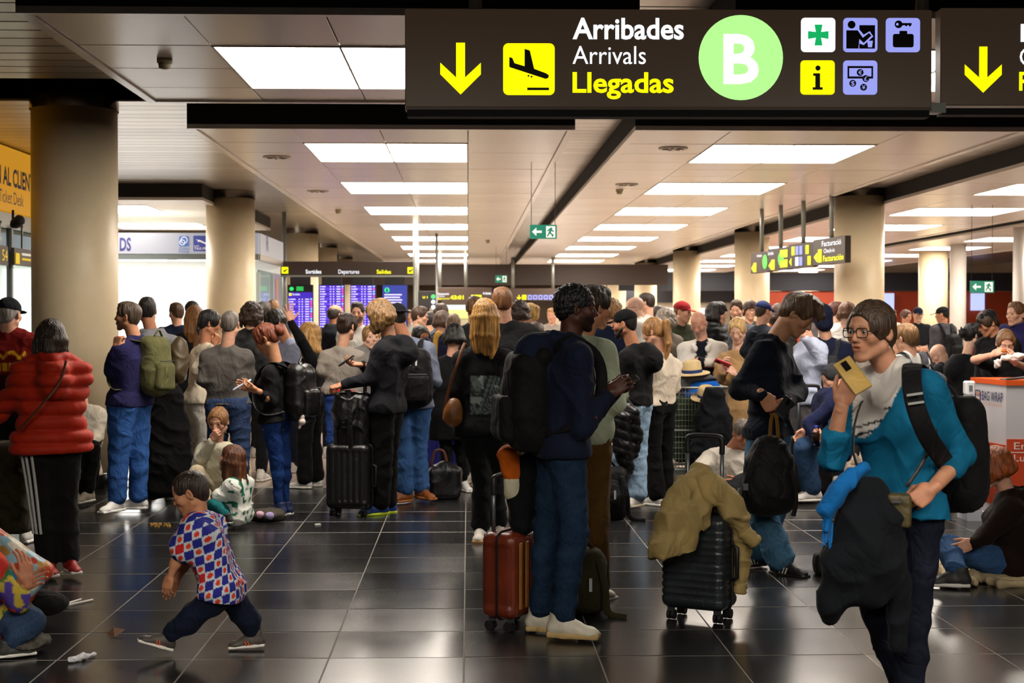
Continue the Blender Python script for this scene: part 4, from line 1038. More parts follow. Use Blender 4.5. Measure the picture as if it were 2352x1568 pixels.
B.txt('Arribades', 1314, 40, 1569, 88, E_W, sg, .022); B.txt('Arrivals', 1314, 105, 1482, 146, E_W, sg, .0); B.txt('Llegadas', 1314, 165, 1546, 211, E_Y, sg, .022)
B.poly([(1700+97*cos(a), 131+98*sin(a)) for a in np.linspace(0, 2*pi, 49)[:-1]], 'green_disc', E_G, sg, .004)
B.txt('B', 1660, 77, 1741, 188, E_W, sg, .025, .008)
for x0, y0, mt in ((1838, 39, E_W), (1935, 39, E_L), (2033, 39, E_L), (1837, 137, E_Y), (1935, 137, E_L)): B.rr(x0, y0, x0+79, y0+79, 9, 'icon_field', mt, sg, .004)
B.poly([(1869, 55), (1887, 55), (1884, 72), (1901, 70), (1901, 88), (1884, 85), (1887, 103), (1869, 103), (1872, 85), (1854, 88), (1854, 70), (1872, 72)], 'green_cross', mat('emit', '#15a85c', e=.8), sg, .008)
def dot(x, y, r, mt=M_INK, off=.008): B.poly([(x+r*cos(a), y+r*sin(a)) for a in np.linspace(0, 2*pi, 17)[:-1]], 'icon_dot', mt, sg, off)
dot(1954, 55, 9); B.poly([(1942, 68), (1968, 68), (1980, 85), (1994, 74), (2000, 80), (1982, 97), (1972, 88), (1970, 110), (1942, 110)], 'person_icon', M_INK, sg, .008)
B.poly([(1972, 56), (2008, 56), (2008, 110), (1972, 110), (1972, 98), (1982, 102), (2004, 82), (1996, 70), (1982, 78), (1972, 66)], 'machine_icon', M_INK, sg, .007)
B.poly([(1990, 92), (2003, 92), (2001, 107), (1992, 107)], 'cup_icon', E_L, sg, .009)
B.rr(2049, 76, 2097, 107, 5, 'case_icon', M_INK, sg, .008); B.rr(2064, 69, 2082, 77, 2, 'case_handle_icon', M_INK, sg, .008)
dot(2062, 54, 9); dot(2059, 54, 3, E_L, .01); B.poly([(2068, 51), (2092, 51), (2092, 55), (2088, 60), (2084, 55), (2080, 59), (2076, 56), (2068, 57)], 'key_icon', M_INK, sg, .008)
dot(1877, 155, 6); B.poly([(1866, 167), (1882, 167), (1882, 199), (1888, 199), (1888, 205), (1865, 205), (1865, 199), (1871, 199), (1871, 173), (1866, 173)], 'information_icon', M_INK, sg, .008)
B.poly([(1945, 150), (2004, 150), (2004, 179), (1945, 179)], 'note_icon', M_INK, sg, .007); B.poly([(1949, 155), (2000, 155), (2000, 174), (1949, 174)], 'note_field_icon', E_L, sg, .008)
for x, y, t in ((1974, 165, '€'), (1987, 179, '£'), (1957, 190, '$'), (1982, 199, '¥')): dot(x, y, 8, off=.009); B.txt(t, x-4, y-5, x+4, y+5, E_L, sg, off=.012)
# second sign at the right edge
B = Board(2160, 18, 2640, 242, 8.86, 8.83, yr1=240)
sg = empty('connections_sign', B.a+B.X*B.W/2, 'dark hanging sign with a yellow down arrow cut by the right edge', 'sign')
B.body(sg, M_SIGN); MB().box(B.a+B.X*B.W/2-Z1*.035-B.N*.06, (B.W/2-.012, .055, .02), R=np.array([B.X, -B.N, Z1]).T).build('lower_trough', M_BLACK, sg)
poles(sg, [B.pt(2420, 22, -.06)], VOID, .04)
B.poly(arrow_down(2215, 107, 2300, 213), 'arrow', E_Y, sg, .004); B.txt('I', 2343, 55, 2353, 95, E_W, sg, .02); B.txt('O', 2341, 110, 2378, 150, E_W, sg); B.txt('R', 2340, 165, 2372, 207, E_Y, sg, .02)
MB().box(at(2148, 250, 8.9), (.05, .05, .03)).build('joint_bracket', M_POLE, sg)

# exit signs
def exit_sign(x0, y0, x1, y1, Y, label, zc=CH):
    B = Board(x0, y0, x1, y1, Y, Y+.01); e = empty('exit_sign', B.a+B.X*B.W/2, label, 'exit sign'); w_, h_ = x1-x0, y1-y0
    B.body(e, Mp('#0c6b4a', rough=.4), .02); B._poly([(x0, y0), (x1, y0), (x1, y1), (x0, y1)], 'face', mat('emit', '#14755a', e=.75), e, .002)
    q = lambda u, v: (x0+w_*u, y0+h_*v); m_ = mat('emit', '#e8e6d2', e=.9)
    B._poly([q(.08, .5), q(.24, .2), q(.24, .42), q(.44, .42), q(.44, .58), q(.24, .58), q(.24, .8)], 'arrow', m_, e, .005)
    B._poly([q(.6, .1), q(.94, .1), q(.94, .92), q(.6, .92)], 'door_field', m_, e, .005)
    B._poly([q(.78, .18), q(.84, .22), q(.82, .34), q(.9, .46), q(.86, .52), q(.8, .44), q(.78, .58), q(.88, .7), q(.86, .88), q(.81, .86), q(.8, .72), q(.72, .64), q(.68, .84), q(.62, .82), q(.68, .6), q(.72, .4), q(.66, .48), q(.63, .44), q(.7, .3)], 'runner', mat('emit', '#14755a', e=.75), e, .008)
    for u in (.06, .94): p = B.pt(x0+w_*u, y0, -.02); MB().tube([p, (p[0], p[1], zc)], .004, 6).build('wire', M_BLACK, e)
exit_sign(1217, 516, 1279, 548, 17.5, 'green exit sign with left arrow hanging in the middle of the hall')
exit_sign(1138, 632, 1165, 649, 38, 'small green exit sign farther down the middle of the hall')
exit_sign(2229, 645, 2283, 672, 24, 'green exit sign hanging at the far right behind the counter')

# departures board
Yb = 29.5
db = empty('departures_board', (xat(800, Yb), Yb, 0), 'departures board with brown header and four portrait screens', 'board')
B = Board(640, 600, 955, 632, Yb, Yb)
B.body(db, Mp('#3a2a20', rough=.5), .08); B.rr(647, 613, 662, 628, 1, 'icon_field', E_Y, db, .004); B.rr(936, 613, 950, 628, 1, 'icon_field', E_Y, db, .004)
for x0 in (648, 936): B._poly([(x0+2, 618), (x0+5, 621), (x0+11, 617), (x0+13, 618), (x0+6, 625), (x0+3, 623)], 'plane', M_INK, db, .008)
B.txt('Sortides', 702, 619, 738, 628, E_W, db, .01); B.txt('Departures', 777, 619, 825, 628, E_W, db, .0); B.txt('Salidas', 865, 619, 898, 628, E_Y, db, .015)
MB().box(at(798, 634, Yb), (1.36, .04, .018)).build('rail', M_POLE, db)
for xx in (653, 955): p = at(xx, 634, Yb+.1); MB().tube([(p[0], p[1], 0), (p[0], p[1], CH if xx > 700 else SLZ)], .045, 12).build('post', M_POLE, db, smooth=True)
for xx in (952, 1003): p = at(xx, 640, Yb+(.0 if xx < 960 else 3)); MB().tube([(p[0], p[1], 0), (p[0], p[1], CH)], .03, 10).build('post', M_POLE, db, smooth=True)
E_P = [mat('emit', '#3c1fae', e=.8), mat('emit', '#5a38d8', e=.8)]; E_D = mat('emit', '#d8d0ff', e=.9)
for si, x0 in enumerate((662, 734, 806, 879)):
    S_ = Board(x0, 655, x0+56, 752, Yb-.05, Yb-.05); sc_ = empty('screen', (0, 0, 0)); sc_.parent = db; sc_.location = (0, 0, 0)
    S_.body(sc_, M_BLACK, .04, .012)
    MB().box(at(x0+28, 643, Yb), (.2, .03, .1)).build('screen_mount', Mp('#1c1a1c', rough=.6), sc_)
    if si == 3:
        S_._poly([(x0, 655), (x0+56, 655), (x0+56, 752), (x0, 752)], 'face', mat('emit', '#2c3a9a', e=.75), sc_, .003)
        S_._poly([(x0+10+6*cos(a), 666+6*sin(a)) for a in np.linspace(0, 2*pi, 25)[:-1]], 'info_disc', mat('emit', '#2bd08a', e=.9), sc_, .006); S_.txt('i', x0+8, 662, x0+12, 670, Mp('#1f2a70'), sc_, .02, .009)
        d = MB()
        for r in range(5): p = S_.pt(x0+4, 678+6*r, .006); w_ = S_.m(x0+(40, 36, 41, 39, 30)[r], 0)[0]; d.add([p, p+S_.X*w_, p+S_.X*w_+Z1*.025, p+Z1*.025], [(0, 1, 2, 3)])
        tag(d.build('message_text', E_D, sc_), kind='stuff'); continue
    y0 = 655
    if si == 0:
        S_._poly([(x0, 655), (x0+56, 655), (x0+56, 671), (x0, 671)], 'notice', M_BLACK, sc_, .003); y0 = 671
        S_._poly([(x0+8+5*cos(a), 663+4.5*sin(a)) for a in np.linspace(0, 2*pi, 21)[:-1]], 'green_mark', mat('emit', '#2bd060', e=.9), sc_, .006)
        b_ = MB()
        for r in range(4): p = S_.pt(x0+19, 659.5+2.6*r, .006); b_.add([p, p+S_.X*.14, p+S_.X*.14+Z1*.012, p+Z1*.012], [(0, 1, 2, 3)])
        tag(b_.build('green_text', mat('emit', '#2bd060', e=.9), sc_), kind='stuff')
        S_._poly([(x0, 671), (x0+56, 671), (x0+56, 684), (x0, 684)], 'title_band', E_P[0], sc_, .003); S_.rr(x0+2, 673, x0+8, 679, .6, 'icon_field', E_Y, sc_, .006); S_.txt('Sortides', x0+10, 673, x0+27, 678, E_W, sc_); y0 = 684
    n = int((752-y0)/5.6); d = MB(); d2 = MB()
    for r in range(n):
        ya = y0+(752-y0)*r/n; yb_ = y0+(752-y0)*(r+1)/n; S_._poly([(x0, ya), (x0+56, ya), (x0+56, yb_), (x0, yb_)], 'timetable_row', E_P[r % 2], sc_, .003)
        rr_ = random.Random(si*50+r)
        for xa, xb in ((1, 4), (5, 5+rr_.randint(6, 12)), (24, 27), (31, 34), (39, 48)):
            p = S_.pt(x0+xa, yb_-1.5, .006); w_ = S_.m(x0+xb, 0)[0]-S_.m(x0+xa, 0)[0]; d.add([p, p+S_.X*w_, p+S_.X*w_+Z1*.02, p+Z1*.02], [(0, 1, 2, 3)])
        p = S_.pt(x0+51, yb_-1.5, .006); d2.cur = rr_.randint(0, 1); d2.add([p, p+S_.X*.035, p+S_.X*.035+Z1*.028, p+Z1*.028], [(0, 1, 2, 3)])
    tag(d.build('timetable_text', E_D, sc_), kind='stuff'); tag(d2.build('status_mark', [mat('emit', '#ff5a7a', e=.9), mat('emit', '#9fd0ff', e=.9)], sc_), kind='stuff')

# check-in signs far down the middle
Yc = 44
ck = empty('check_in_sign', (xat(1040, Yc), Yc, 2.4), 'brown hanging sign with yellow 43:01 far down the hall', 'sign')
B = Board(1002, 660, 1130, 690, Yc, Yc); B.body(ck, Mp('#4a3a30', rough=.5)); poles(ck, [B.pt(1070, 660, -.06), B.pt(1010, 660, -.06)], CH, .05)
B.txt('Facturació', 1006, 672, 1031, 677, E_W, ck, .01); B.txt('Check-in', 1006, 678, 1021, 682, E_W, ck); B.txt('Facturación', 1006, 683, 1033, 688, E_Y, ck, .01); B.txt('43:01', 1034, 678, 1065, 687, E_Y, ck, .03)
B.poly(arrow_down(1044, 689, 1052, 697), 'arrow', E_Y, ck, .004); B.rr(1054, 689, 1065, 697, 1, 'icon_field', E_Y, ck, .004); B.txt('Arribades', 1109, 670, 1128, 676, E_W, ck, .01); B.rr(1082, 677, 1106, 683, 1, 'yellow_field', E_Y, ck, .004)
MB().box(at(1047, 693.5, Yc+.02), (.42, .03, .08)).build('lower_panel', Mp('#4a3a30', rough=.5), ck)
ar = empty('arrow_sign', (xat(1230, Yc), Yc, 2.4), 'brown hanging sign with a yellow arrow and five lilac icons', 'sign')
B = Board(1150, 662, 1277, 690, Yc+1, Yc+1); B.body(ar, Mp('#4a3a30', rough=.5)); poles(ar, [B.pt(1178, 662, -.06), B.pt(1270, 662, -.06)], CH, .05)
B.poly(arrow_down(1187, 677, 1197, 688), 'arrow', E_Y, ar, .004); B.rr(1199, 677, 1209, 688, 1, 'icon_field', E_Y, ar, .004)
for i in range(5): B.rr(1212+12.2*i, 677, 1222+12.2*i, 688, 1, 'icon_field', E_L, ar, .004)
for i in range(5): B.rr(1215+12.2*i, 680, 1219+12.2*i, 685, .5, 'icon', Mp('#4a3a60'), ar, .008)
MB().box((xat(1130, 46), 46.2, 2.95), (5.5, .1, .32)).build('beam_fascia', Mp('#3a2d26', rough=.6), None)
bf = D.objects['beam_fascia']; bf.name = 'trim_1'; tag(bf, kind='structure')
gl = empty('information_kiosk', (xat(1065, 46), 48, 0), 'glowing yellow and pale green kiosk panels under the far signs', 'kiosk')
MB().box((xat(1050, 46), 48, 1.0), (.9, .3, 1.0)).build('body', Mp('#c9c4b4', rough=.5), gl)
B = Board(1010, 700, 1110, 712, 47.6, 47.6); B._poly([(1010, 700), (1110, 700), (1110, 711), (1010, 711)], 'pale_panel', mat('emit', '#cfe6e0', e=1.0), gl, .02); B._poly([(1030, 712), (1110, 712), (1110, 730), (1030, 730)], 'yellow_panel', mat('emit', '#f4ee7a', e=1.1), gl, .02)
wn = empty('gate_sign', (xat(975, 40), 40, 2.3), 'small black screen with yellow characters and coloured discs', 'sign')
B = Board(957, 668, 1000, 708, 40, 40); B.body(wn, Mp('#1a1816', rough=.4)); B.txt('U 1', 971, 680, 982, 685, E_Y, wn, .02); poles(wn, [B.pt(960, 668, -.05)], CH, .03)
for i, c_ in enumerate(('#3fd06a', '#c9cfe8', '#d9dbe8')): B.poly([(995+5*cos(a), 681+12*i+5*sin(a)) for a in np.linspace(0, 2*pi, 17)[:-1]], 'disc', mat('emit', c_, e=.9), wn, .006)

# four-panel hanging sign at the right
pts_ = [(1724, 581, 628, 25.5), (1763, 572, 623, 24.7), (1811, 562, 617, 23.8), (1867, 551, 610, 22.9), (1940, 536, 600, 21.6)]
hs_ = empty('direction_sign', at(1820, 610, 23.8), 'angled hanging sign of four dark panels with yellow and green marks', 'sign')
for i in range(4):
    a, c = pts_[i], pts_[i+1]; B = Board(a[0], a[1], c[0], a[2], a[3], c[3], yr1=c[2]); pn = empty('panel', (0, 0, 0)); pn.parent = hs_; B.body(pn, Mp('#3b2f28', rough=.5), .05)
    w_ = c[0]-a[0]; q = lambda u, v: (a[0]+w_*u, a[1]+(a[2]-a[1])*v)
    if i < 2:
        B._poly([(q(.86-.2*i, .5)[0]+.14*w_*cos(t), q(0, .5)[1]+16*sin(t)) for t in np.linspace(0, 2*pi, 25)[:-1]], 'green_disc', mat('emit', '#5ae04a', e=.9), pn, .006)
        B._poly([q(.06, .75), q(.2, .55), q(.2, .95)], 'arrow', E_Y, pn, .006); B._poly([q(.2, .5), q(.36, .5), q(.36, .95), q(.2, .95)], 'icon_field', E_Y, pn, .006)
        B.txt('Arribades', *q(.38, .1), q(.68, 0)[0], q(0, .24)[1], E_W, pn) if i == 0 else B.txt('Sortides', *q(.02, .12), q(.3, 0)[0], q(0, .28)[1], E_W, pn)
        if i == 1:
            for v0 in (.12, .55): B._poly([q(.62, v0), q(.97, v0), q(.97, v0+.33), q(.62, v0+.33)], 'yellow_field', E_Y, pn, .006)
    elif i == 2:
        for u, v0, m_ in ((.14, .1, E_Y), (.3, .1, E_L), (.46, .1, E_L), (.3, .55, E_W), (.46, .55, E_L), (.72, .1, E_Y), (.8, .55, E_Y)): B._poly([q(u, v0), q(u+.13, v0), q(u+.13, v0+.36), q(u, v0+.36)], 'icon_field', m_, pn, .006)
        B._poly([q(.04, .72), q(.14, .55), q(.14, .9)], 'arrow', E_Y, pn, .006)
    else:
        B.txt('Facturació', *q(.3, .1), q(.9, 0)[0], q(0, .3)[1], E_W, pn); B.txt('Check-in', *q(.36, .4), q(.7, 0)[0], q(0, .56)[1], E_W, pn); B.txt('Facturación', *q(.34, .66), q(.97, 0)[0], q(0, .88)[1], E_Y, pn, .01)
        B._poly([q(.04, .68), q(.16, .5), q(.16, .9)], 'arrow', E_Y, pn, .006); B._poly([q(.18, .4), q(.3, .4), q(.3, .9), q(.18, .9)], 'icon_field', E_Y, pn, .006)
    p = B.pt((a[0]+c[0])/2, a[1], -.05); MB().tube([p, (p[0], p[1], SLZ)], .035, 10).build('hanger_pole', M_POLE, pn, smooth=True)
# detectors and vents on the ceiling islands
def detector(px, py, label):
    r = ray(px, py); p = CAM+r*((CH-CAMZ)/r[2]); e = empty('smoke_detector', p, label, 'smoke detector')
    MB().lathe((p[0], p[1], CH), [(.055, .01), (.055, -.02), (.045, -.025)], 20).build('base', Mp('#a59a80', rough=.5), e, smooth=True); MB().lathe((p[0], p[1], CH), [(.045, -.025), (.042, -.055), (.02, -.065)], 20).build('sensor', Mp('#94886c', rough=.5), e, smooth=True)
for a in ((378, 138, 'round beige smoke detector on the front left ceiling panel'), (1423, 436, 'small smoke detector in the right ceiling beside the third light'), (777, 482, 'small smoke detector in the left ceiling beside the third light'), (1120, 552, 'small smoke detector right of the fifth left ceiling light')): detector(*a)
def vent(px, py, label, r0=.16):
    r = ray(px, py); p = CAM+r*((CH-CAMZ)/r[2]); e = empty('ceiling_vent', p, label, 'vent'); MB().lathe((p[0], p[1], CH), [(r0, .008), (r0, -.004), (r0*.9, -.008)], 28).build('plate', Mp('#b8ada0', rough=.5), e, smooth=True)
    for i in range(7): a = 2*pi*i/7; MB().box((p[0]+r0*.55*cos(a), p[1]+r0*.55*sin(a), CH-.009), (r0*.2, .012, .003), R=rotz(a)).build('slot', M_BLACK, e)
for a in ((636, 361, 'round slotted ceiling vent left of the first far light'), (1546, 341, 'round slotted ceiling vent left of the right row'), (730, 439, 'round slotted ceiling vent left of the second far light'), (1440, 424, 'round slotted ceiling vent in the second bay of the right row')): vent(*a)
# ------------------------------------------------------------------ the people in the foreground and middle ground
PP = {}
# woman in blue, right foreground
def inpoly(P, poly):
    x, y = P[:, 0], P[:, 1]; r = np.zeros(len(P), bool); n = len(poly)
    for i in range(n):
        (x0, y0), (x1, y1) = poly[i], poly[(i+1) % n]; c = ((y0 > y) != (y1 > y)) & (x < (x1-x0)*(y-y0)/((y1-y0)+1e-9)+x0); r ^= c
    return r
def proj(V):
    d = V-CAM; z = d@_F; return np.stack([CX+FPX*(d@_R)/z, CY-FPX*(d@_U)/z], 1)
def teal_print(V, N, j, hp, sh, Rs, Fs, up):
    """teal sweater with the striped white tee showing in its scooped neck"""
    C = np.tile(srgb('#0b5f82'), (len(V), 1)); q = proj(V); f = (N@Fs) > -.35
    m = f & inpoly(q, [(2098, 815), (2072, 880), (2045, 935), (2012, 985), (1985, 1006), (1962, 1004), (1958, 960), (1960, 900), (1980, 840), (2040, 800)]); C[m] = srgb('#cfcbc4')
    t = (q[:, 1]+.28*(q[:, 0]-2000)); C[m & (np.abs(t-972) < 2.6)] = srgb('#16161c'); C[m & (np.abs(t-990) < 2.4)] = srgb('#16161c'); C[m & (np.abs(t-948) < 2.2) & (q[:, 0] > 2030)] = srgb('#16161c')
    return C
PP['woman'] = person('woman in a teal blue sweater and glasses speaking into a phone', 2060, 690, 5.5, 230, 0, fem=1, skin='fair', skinc='#c08b6c', hair='tied', hairc='#3d2c1e', hairlen=.12, bw=1.0,
    J=dict(hd=(2001, 762, -.02), sh=(2054, 886, 0), hp=(2066, 1180, 0), eR=(1908, 1052, -.05), wR=(1934, 930, -.14), eL=(2212, 1045, -.02), wL=(2142, 1122, -.2),
           kR=(2020, 1405, -.05), aR=(2100, 1640, .15), kL=(2092, 1430, -.05), aL=(2088, 1664, -.05)), print=teal_print, topvox=.008,
    hy=234, hpit=2, h=1.66, top='#0b5f82', hem=.02, sleeve='34', fit=.026, bust=.9, leg='#0d1222', jeans=1, lfit=.012, glasses='#120f10', mouth=1, iris='#5a6a72', look=-.4,
    handR='phone', tipR=(1960, 862, -.16), dorsR=(-.15, -.9, .1), handL='grip', tipL=(2090, 1160, -.22), dorsL=(.1, -1, .35), wr=.009, wf=26, topname='sweater', shoec='#d8d4cc', hs=.95)
# man with the black backpack
PP['navy'] = person('man in a dark navy hoodie and jeans with short black hair, facing right', 1300, 645, 7.4, 78, 0, skin='dark', hair='afro', hairc='#0b0908', hairhi=1.2,
    J=dict(hd=(1325, 708, 0), sh=(1308, 815, 0), hp=(1290, 1035, 0), eR=(1338, 985, -.2), wR=(1400, 905, -.12), eL=(1350, 960, .2), wL=(1420, 895, .1),
           kR=(1318, 1222, -.08), aR=(1292, 1422, -.08), kL=(1258, 1220, .08), aL=(1243, 1408, .1)),
    hy=84, hpit=4, top='#11182c', hem=.02, hood=1.6, fit=.03, rib=1, sg=.018, leg='#12283f', jeans=1, lfit=.012, ankle=.05, stubble=.75,
    handR='pinch', tipR=(1446, 868, -.12), dorsR=(.2, -.8, .6), handL='phone', tipL=(1440, 880, .05), shoec='#d2ccb8', solec='#b99c66', shoebig=1.12, footR=(1392, 1440, -.14), footL=(1330, 1425, .06), lacec='#8d836b', topname='hoodie', wr=.006)
PP['mint'] = person('dark haired man in a mint green sweater and brown trousers behind the navy hoodie', 1362, 650, 8.3, 40, 1, bw=.9, skin='tan', hair='short', vol=.006, hairc='#2a1d14',
    J=dict(hd=(1366, 706, 0), sh=(1334, 800, 0), hp=(1338, 985, 0), kR=(1362, 1185, 0), aR=(1365, 1350, 0), kL=(1335, 1185, .1), aL=(1338, 1345, .12)), hy=60, top='#b9c4a8', hem=.06, collar=.035, rib=1, fit=.022, leg='#5a3f1a', lfit=.03, arm='phone', ankle=.06, shoec='#cfc4b4', topname='sweater')
# youth with the dangling backpack
PP['youth'] = person('youth with swept brown hair in a navy jacket looking down at his phone', 1770, 655, 9.27, 118, 0, skin='fair', skinc='#bd8a68', hair='quiff', hairc='#4b3520', hairhi=2.6,
    J=dict(hd=(1832, 722, -.06), sh=(1772, 805, 0), hp=(1765, 995, 0), eR=(1700, 892, -.14), wR=(1752, 908, -.3), eL=(1832, 900, .12), wL=(1808, 925, -.2),
           kR=(1735, 1140, -.05), aR=(1795, 1288, -.1), kL=(1790, 1135, .1), aL=(1735, 1268, .15)),
    hy=108, hpit=38, top='#0d1320', hem=.02, fit=.034, sg=.034, hood=.8, leg='#3d6480', jeans=1, lfit=.024, ankle=.07, handR='grip', tipR=(1782, 952, -.3), dorsR=(-.3, -1, .3), handL='grip', tipL=(1790, 945, -.25), dorsL=(.6, -.8, .2),
    shoec='#0c0c0d', solec='#15110e', stripes='#e6e3dc', lacec='#151515', footR=(1860, 1310, -.25), footL=(1700, 1300, .1), topname='jacket', wr=.009, eyes=0, hs=1.08)
# running boy
def boy_print(V, N, j, hp, sh, Rs, Fs, up):
    u = np.arctan2((V-hp)@Rs, (V-hp)@Fs)*.16; t = (V-hp)@up
    side = np.abs((V-hp)@Rs) > .13
    a = np.where(side, (V-hp)@Fs, u)
    i = np.floor(a/.042).astype(int); q = np.floor(t/.042).astype(int); chk = (i+q) % 2 == 0
    C = np.tile(srgb('#2b2f8e'), (len(V), 1)); C[chk] = srgb('#cfd6dc')
    cx_ = (a/.042-i)-.5; cy_ = (t/.042-q)-.5; r = np.hypot(cx_, cy_); m = chk & (r < .3); h_ = (i*7+q*13) % 4
    for kx, c in enumerate(('#e0482a', '#3b79c9', '#d63a30', '#7fa8d8')): C[m & (h_ == kx)] = srgb(c)
    C[(~chk) & ((i*5+q*3) % 11 == 0)] = srgb('#c42a2a')
    C[np.linalg.norm(V-sh-up*.02, axis=1) < .062] = srgb('#d8402c')
    return C
PP['boy'] = person('small boy in a blue checked shirt running to the left', 470, 1080, 7.1, 278, 0, skin='tan', skinc='#c98f6a', hair='buzz', vol=.001, hairc='#2a1d17', child=1,
    J=dict(hd=(437, 1132, 0), sh=(463, 1214, 0), hp=(512, 1358, 0), eL=(408, 1280, -.1), wL=(392, 1322, -.1), eR=(428, 1290, .1), wR=(408, 1328, .12),
           kL=(440, 1418, -.05), aL=(383, 1462, -.06), kR=(562, 1410, .06), aR=(583, 1458, .06)), h=.98, hs=.86, hy=272, hpit=22, print=boy_print, hem=.05, flare=.06, sleeve='short', fit=.075, sg=.06, bw=1.1,
    leg='#10182c', lfit=.045, ankle=.04, handL='relax', tipL=(383, 1352, -.1), handR='relax', tipR=(393, 1358, .12), footL=(320, 1468, -.1), footR=(545, 1480, .05), fpL=.35, fpR=-.05, shoec='#4a443e', solec='#e9e6dd', stripes='#e8622c', lacec='#d8d4cc', fsc=1.1, topname='shirt', hsz=.75, aw=1.1, nose=.104, topvox=.0045)
# red puffer
PP['red'] = person('person in a bright red puffer jacket seen from behind', 120, 722, 9.2, 338, 0, fem=1, hair='long', hairlen=.13, hairc='#2c2019', J=dict(hd=(115, 778, 0), sh=(118, 856, 0), hp=(118, 1015, 0), eL=(40, 905, -.02), wL=(-25, 962, .05), eR=(150, 960, .22), wR=(110, 940, .35),
    kL=(100, 1178, 0), aL=(112, 1288, 0), kR=(150, 1178, .05), aR=(160, 1282, .05)), hy=325, hpit=8, h=1.6, top='#b02a12', hem=.06, hood=1.3, fit=.1, sg=.075, puff=.085, wr=.003, topmat=Mc('#b02a12', fold=.12, var=.15, rough=.6), bw=1.05, leg='#131312', lfit=.024, ankle=.055, shoec='#8f1d18', solec='#c9c2bb', lacec='#aaa6a0', topname='puffer_jacket', footL=(135, 1330, -.3), footR=(190, 1315, -.2))
def maroon_print(V, N, j, hp, sh, Rs, Fs, up):
    C = np.tile(srgb('#6d120c'), (len(V), 1)); a = (V-sh)@Rs; t = (V-sh)@up; b = (V-sh)@Fs < 0
    z1 = np.abs(np.abs(a*1.3+.05)-(.02-t*0)-np.abs(((t+.06)*0))) < .0
    m = b & (np.abs(t+.115-.045*np.abs(np.sin(a*28))) < .012) & (np.abs(a) < .15); C[m] = srgb('#d79a1c')
    m = b & (t < -.15) & (t > -.205) & (np.abs(a) < .15) & (np.sin(a*150) > -.45); C[m] = srgb('#d79a1c')
    C[t < -.225] = srgb('#2a0f0d'); return C
PP['maroon'] = person('grey haired man in a dark cap and maroon shirt with yellow print', 20, 680, 10.6, 2, 0, hair='short', hairc='#8a8580', hat='cap', hatc='#0e1016', J=dict(hd=(22, 722, 0), sh=(20, 785, 0), hp=(20, 935, 0)), hy=10, hpit=4, print=maroon_print, sleeve='34', fit=.024, leg='#101010', arm=('hold', 'down'), topname='shirt', bw=1.05)
PP['white_sit'] = person('person in an off white sweater sitting at the foot of the pillar', 200, 880, 13.2, 200, 1, hair='short', seated=1, h=1.72, J=dict(hd=(178, 880, 0), sh=(190, 950, 0), hp=(185, 1085, .0), eR=(178, 1000, -.1), wR=(180, 1030, -.3), eL=(224, 1000, -.1), wL=(205, 1022, -.3), kL=(212, 1030, -.42), aL=(202, 1130, -.42), kR=(188, 1032, -.42), aR=(180, 1130, -.4)), top='#d3c8b6', fit=.03, sg=.026, leg='#0c0c0e', hem=.02, collar=.03, shoec='#a39684', topname='sweater')
# man with the olive backpack
PP['olive'] = person('man in a navy sweater and blue jeans touching his chin beside the pillar', 295, 688, 12.1, 296, 0, hair='crop', hairc='#4a3c30', skin='tan', skinc='#c08a68', J=dict(hd=(293, 727, 0), sh=(312, 800, 0), hp=(298, 930, 0), eL=(256, 852, -.12), wL=(266, 800, -.2), eR=(285, 860, .15), wR=(275, 905, .05),
    kL=(272, 1048, -.06), aL=(268, 1150, -.08), kR=(318, 1042, .08), aR=(318, 1145, .1)), hy=278, hpit=-2, bw=1.08, top='#23214a', hem=.0, fit=.03, leg='#2d5695', jeans=1, lfit=.025, ankle=.052, handL='fist', tipL=(272, 772, -.2), dorsL=(-.5, -.8, 0), shoec='#e9e6e1', solec='#efeeea', lacec='#f2f0ec', footL=(215, 1170, -.3), footR=(265, 1165, .1), topname='sweater', stubble=.4, rib=1, eyes=1)
PP['greyhood'] = person('dark haired man in a light grey hoodie behind the olive backpack', 350, 682, 13.1, 6, 1, hair='crop', hairc='#171310', skin='tan', J=dict(hd=(338, 714, 0), sh=(352, 785, 0), hp=(362, 915, 0)), hy=345, top='#86868b', hood=.9, fit=.03, leg='#111113', arm='hold', topname='hoodie', sg=.024)
PP['tee10'] = person('man with short brown hair in a navy tee against the white booth', 405, 696, 17, 345, 2, hair='crop', hairc='#4a3322', top='#101a30', sleeve='short', leg='#23262b', hy=320)
PP['curl11'] = person('man with spiky black hair beside the woman with long wavy hair', 441, 693, 17.5, 330, 2, hair='afro', hairc='#0f0c0b', skin='tan', top='#15171c', leg='#23262b')
PP['long11'] = person('woman with long wavy light brown hair near the white booth', 446, 703, 15, 350, 1, fem=1, hair='long', hairlen=.3, hairc='#7a4f28', top='#14151a', leg='#1a1a1e', hy=330, arm='phone')
PP['cream12'] = person('woman with black tied hair in a cream wool top, hand at her mouth', 478, 712, 13.4, 60, 1, fem=1, hair='tied', hairlen=.1, hairc='#0d0b0c', skin='tan', J=dict(hd=(482, 742, 0), sh=(470, 812, 0), hp=(458, 920, 0), eR=(452, 850, -.15), wR=(492, 792, -.25)), hy=70, hpit=15, top='#d8cbb4', hem=.02, fit=.03, leg='#d9d2c6', lfit=.03, ankle=.06, handR='fist', tipR=(502, 772, -.25), topname='sweater')
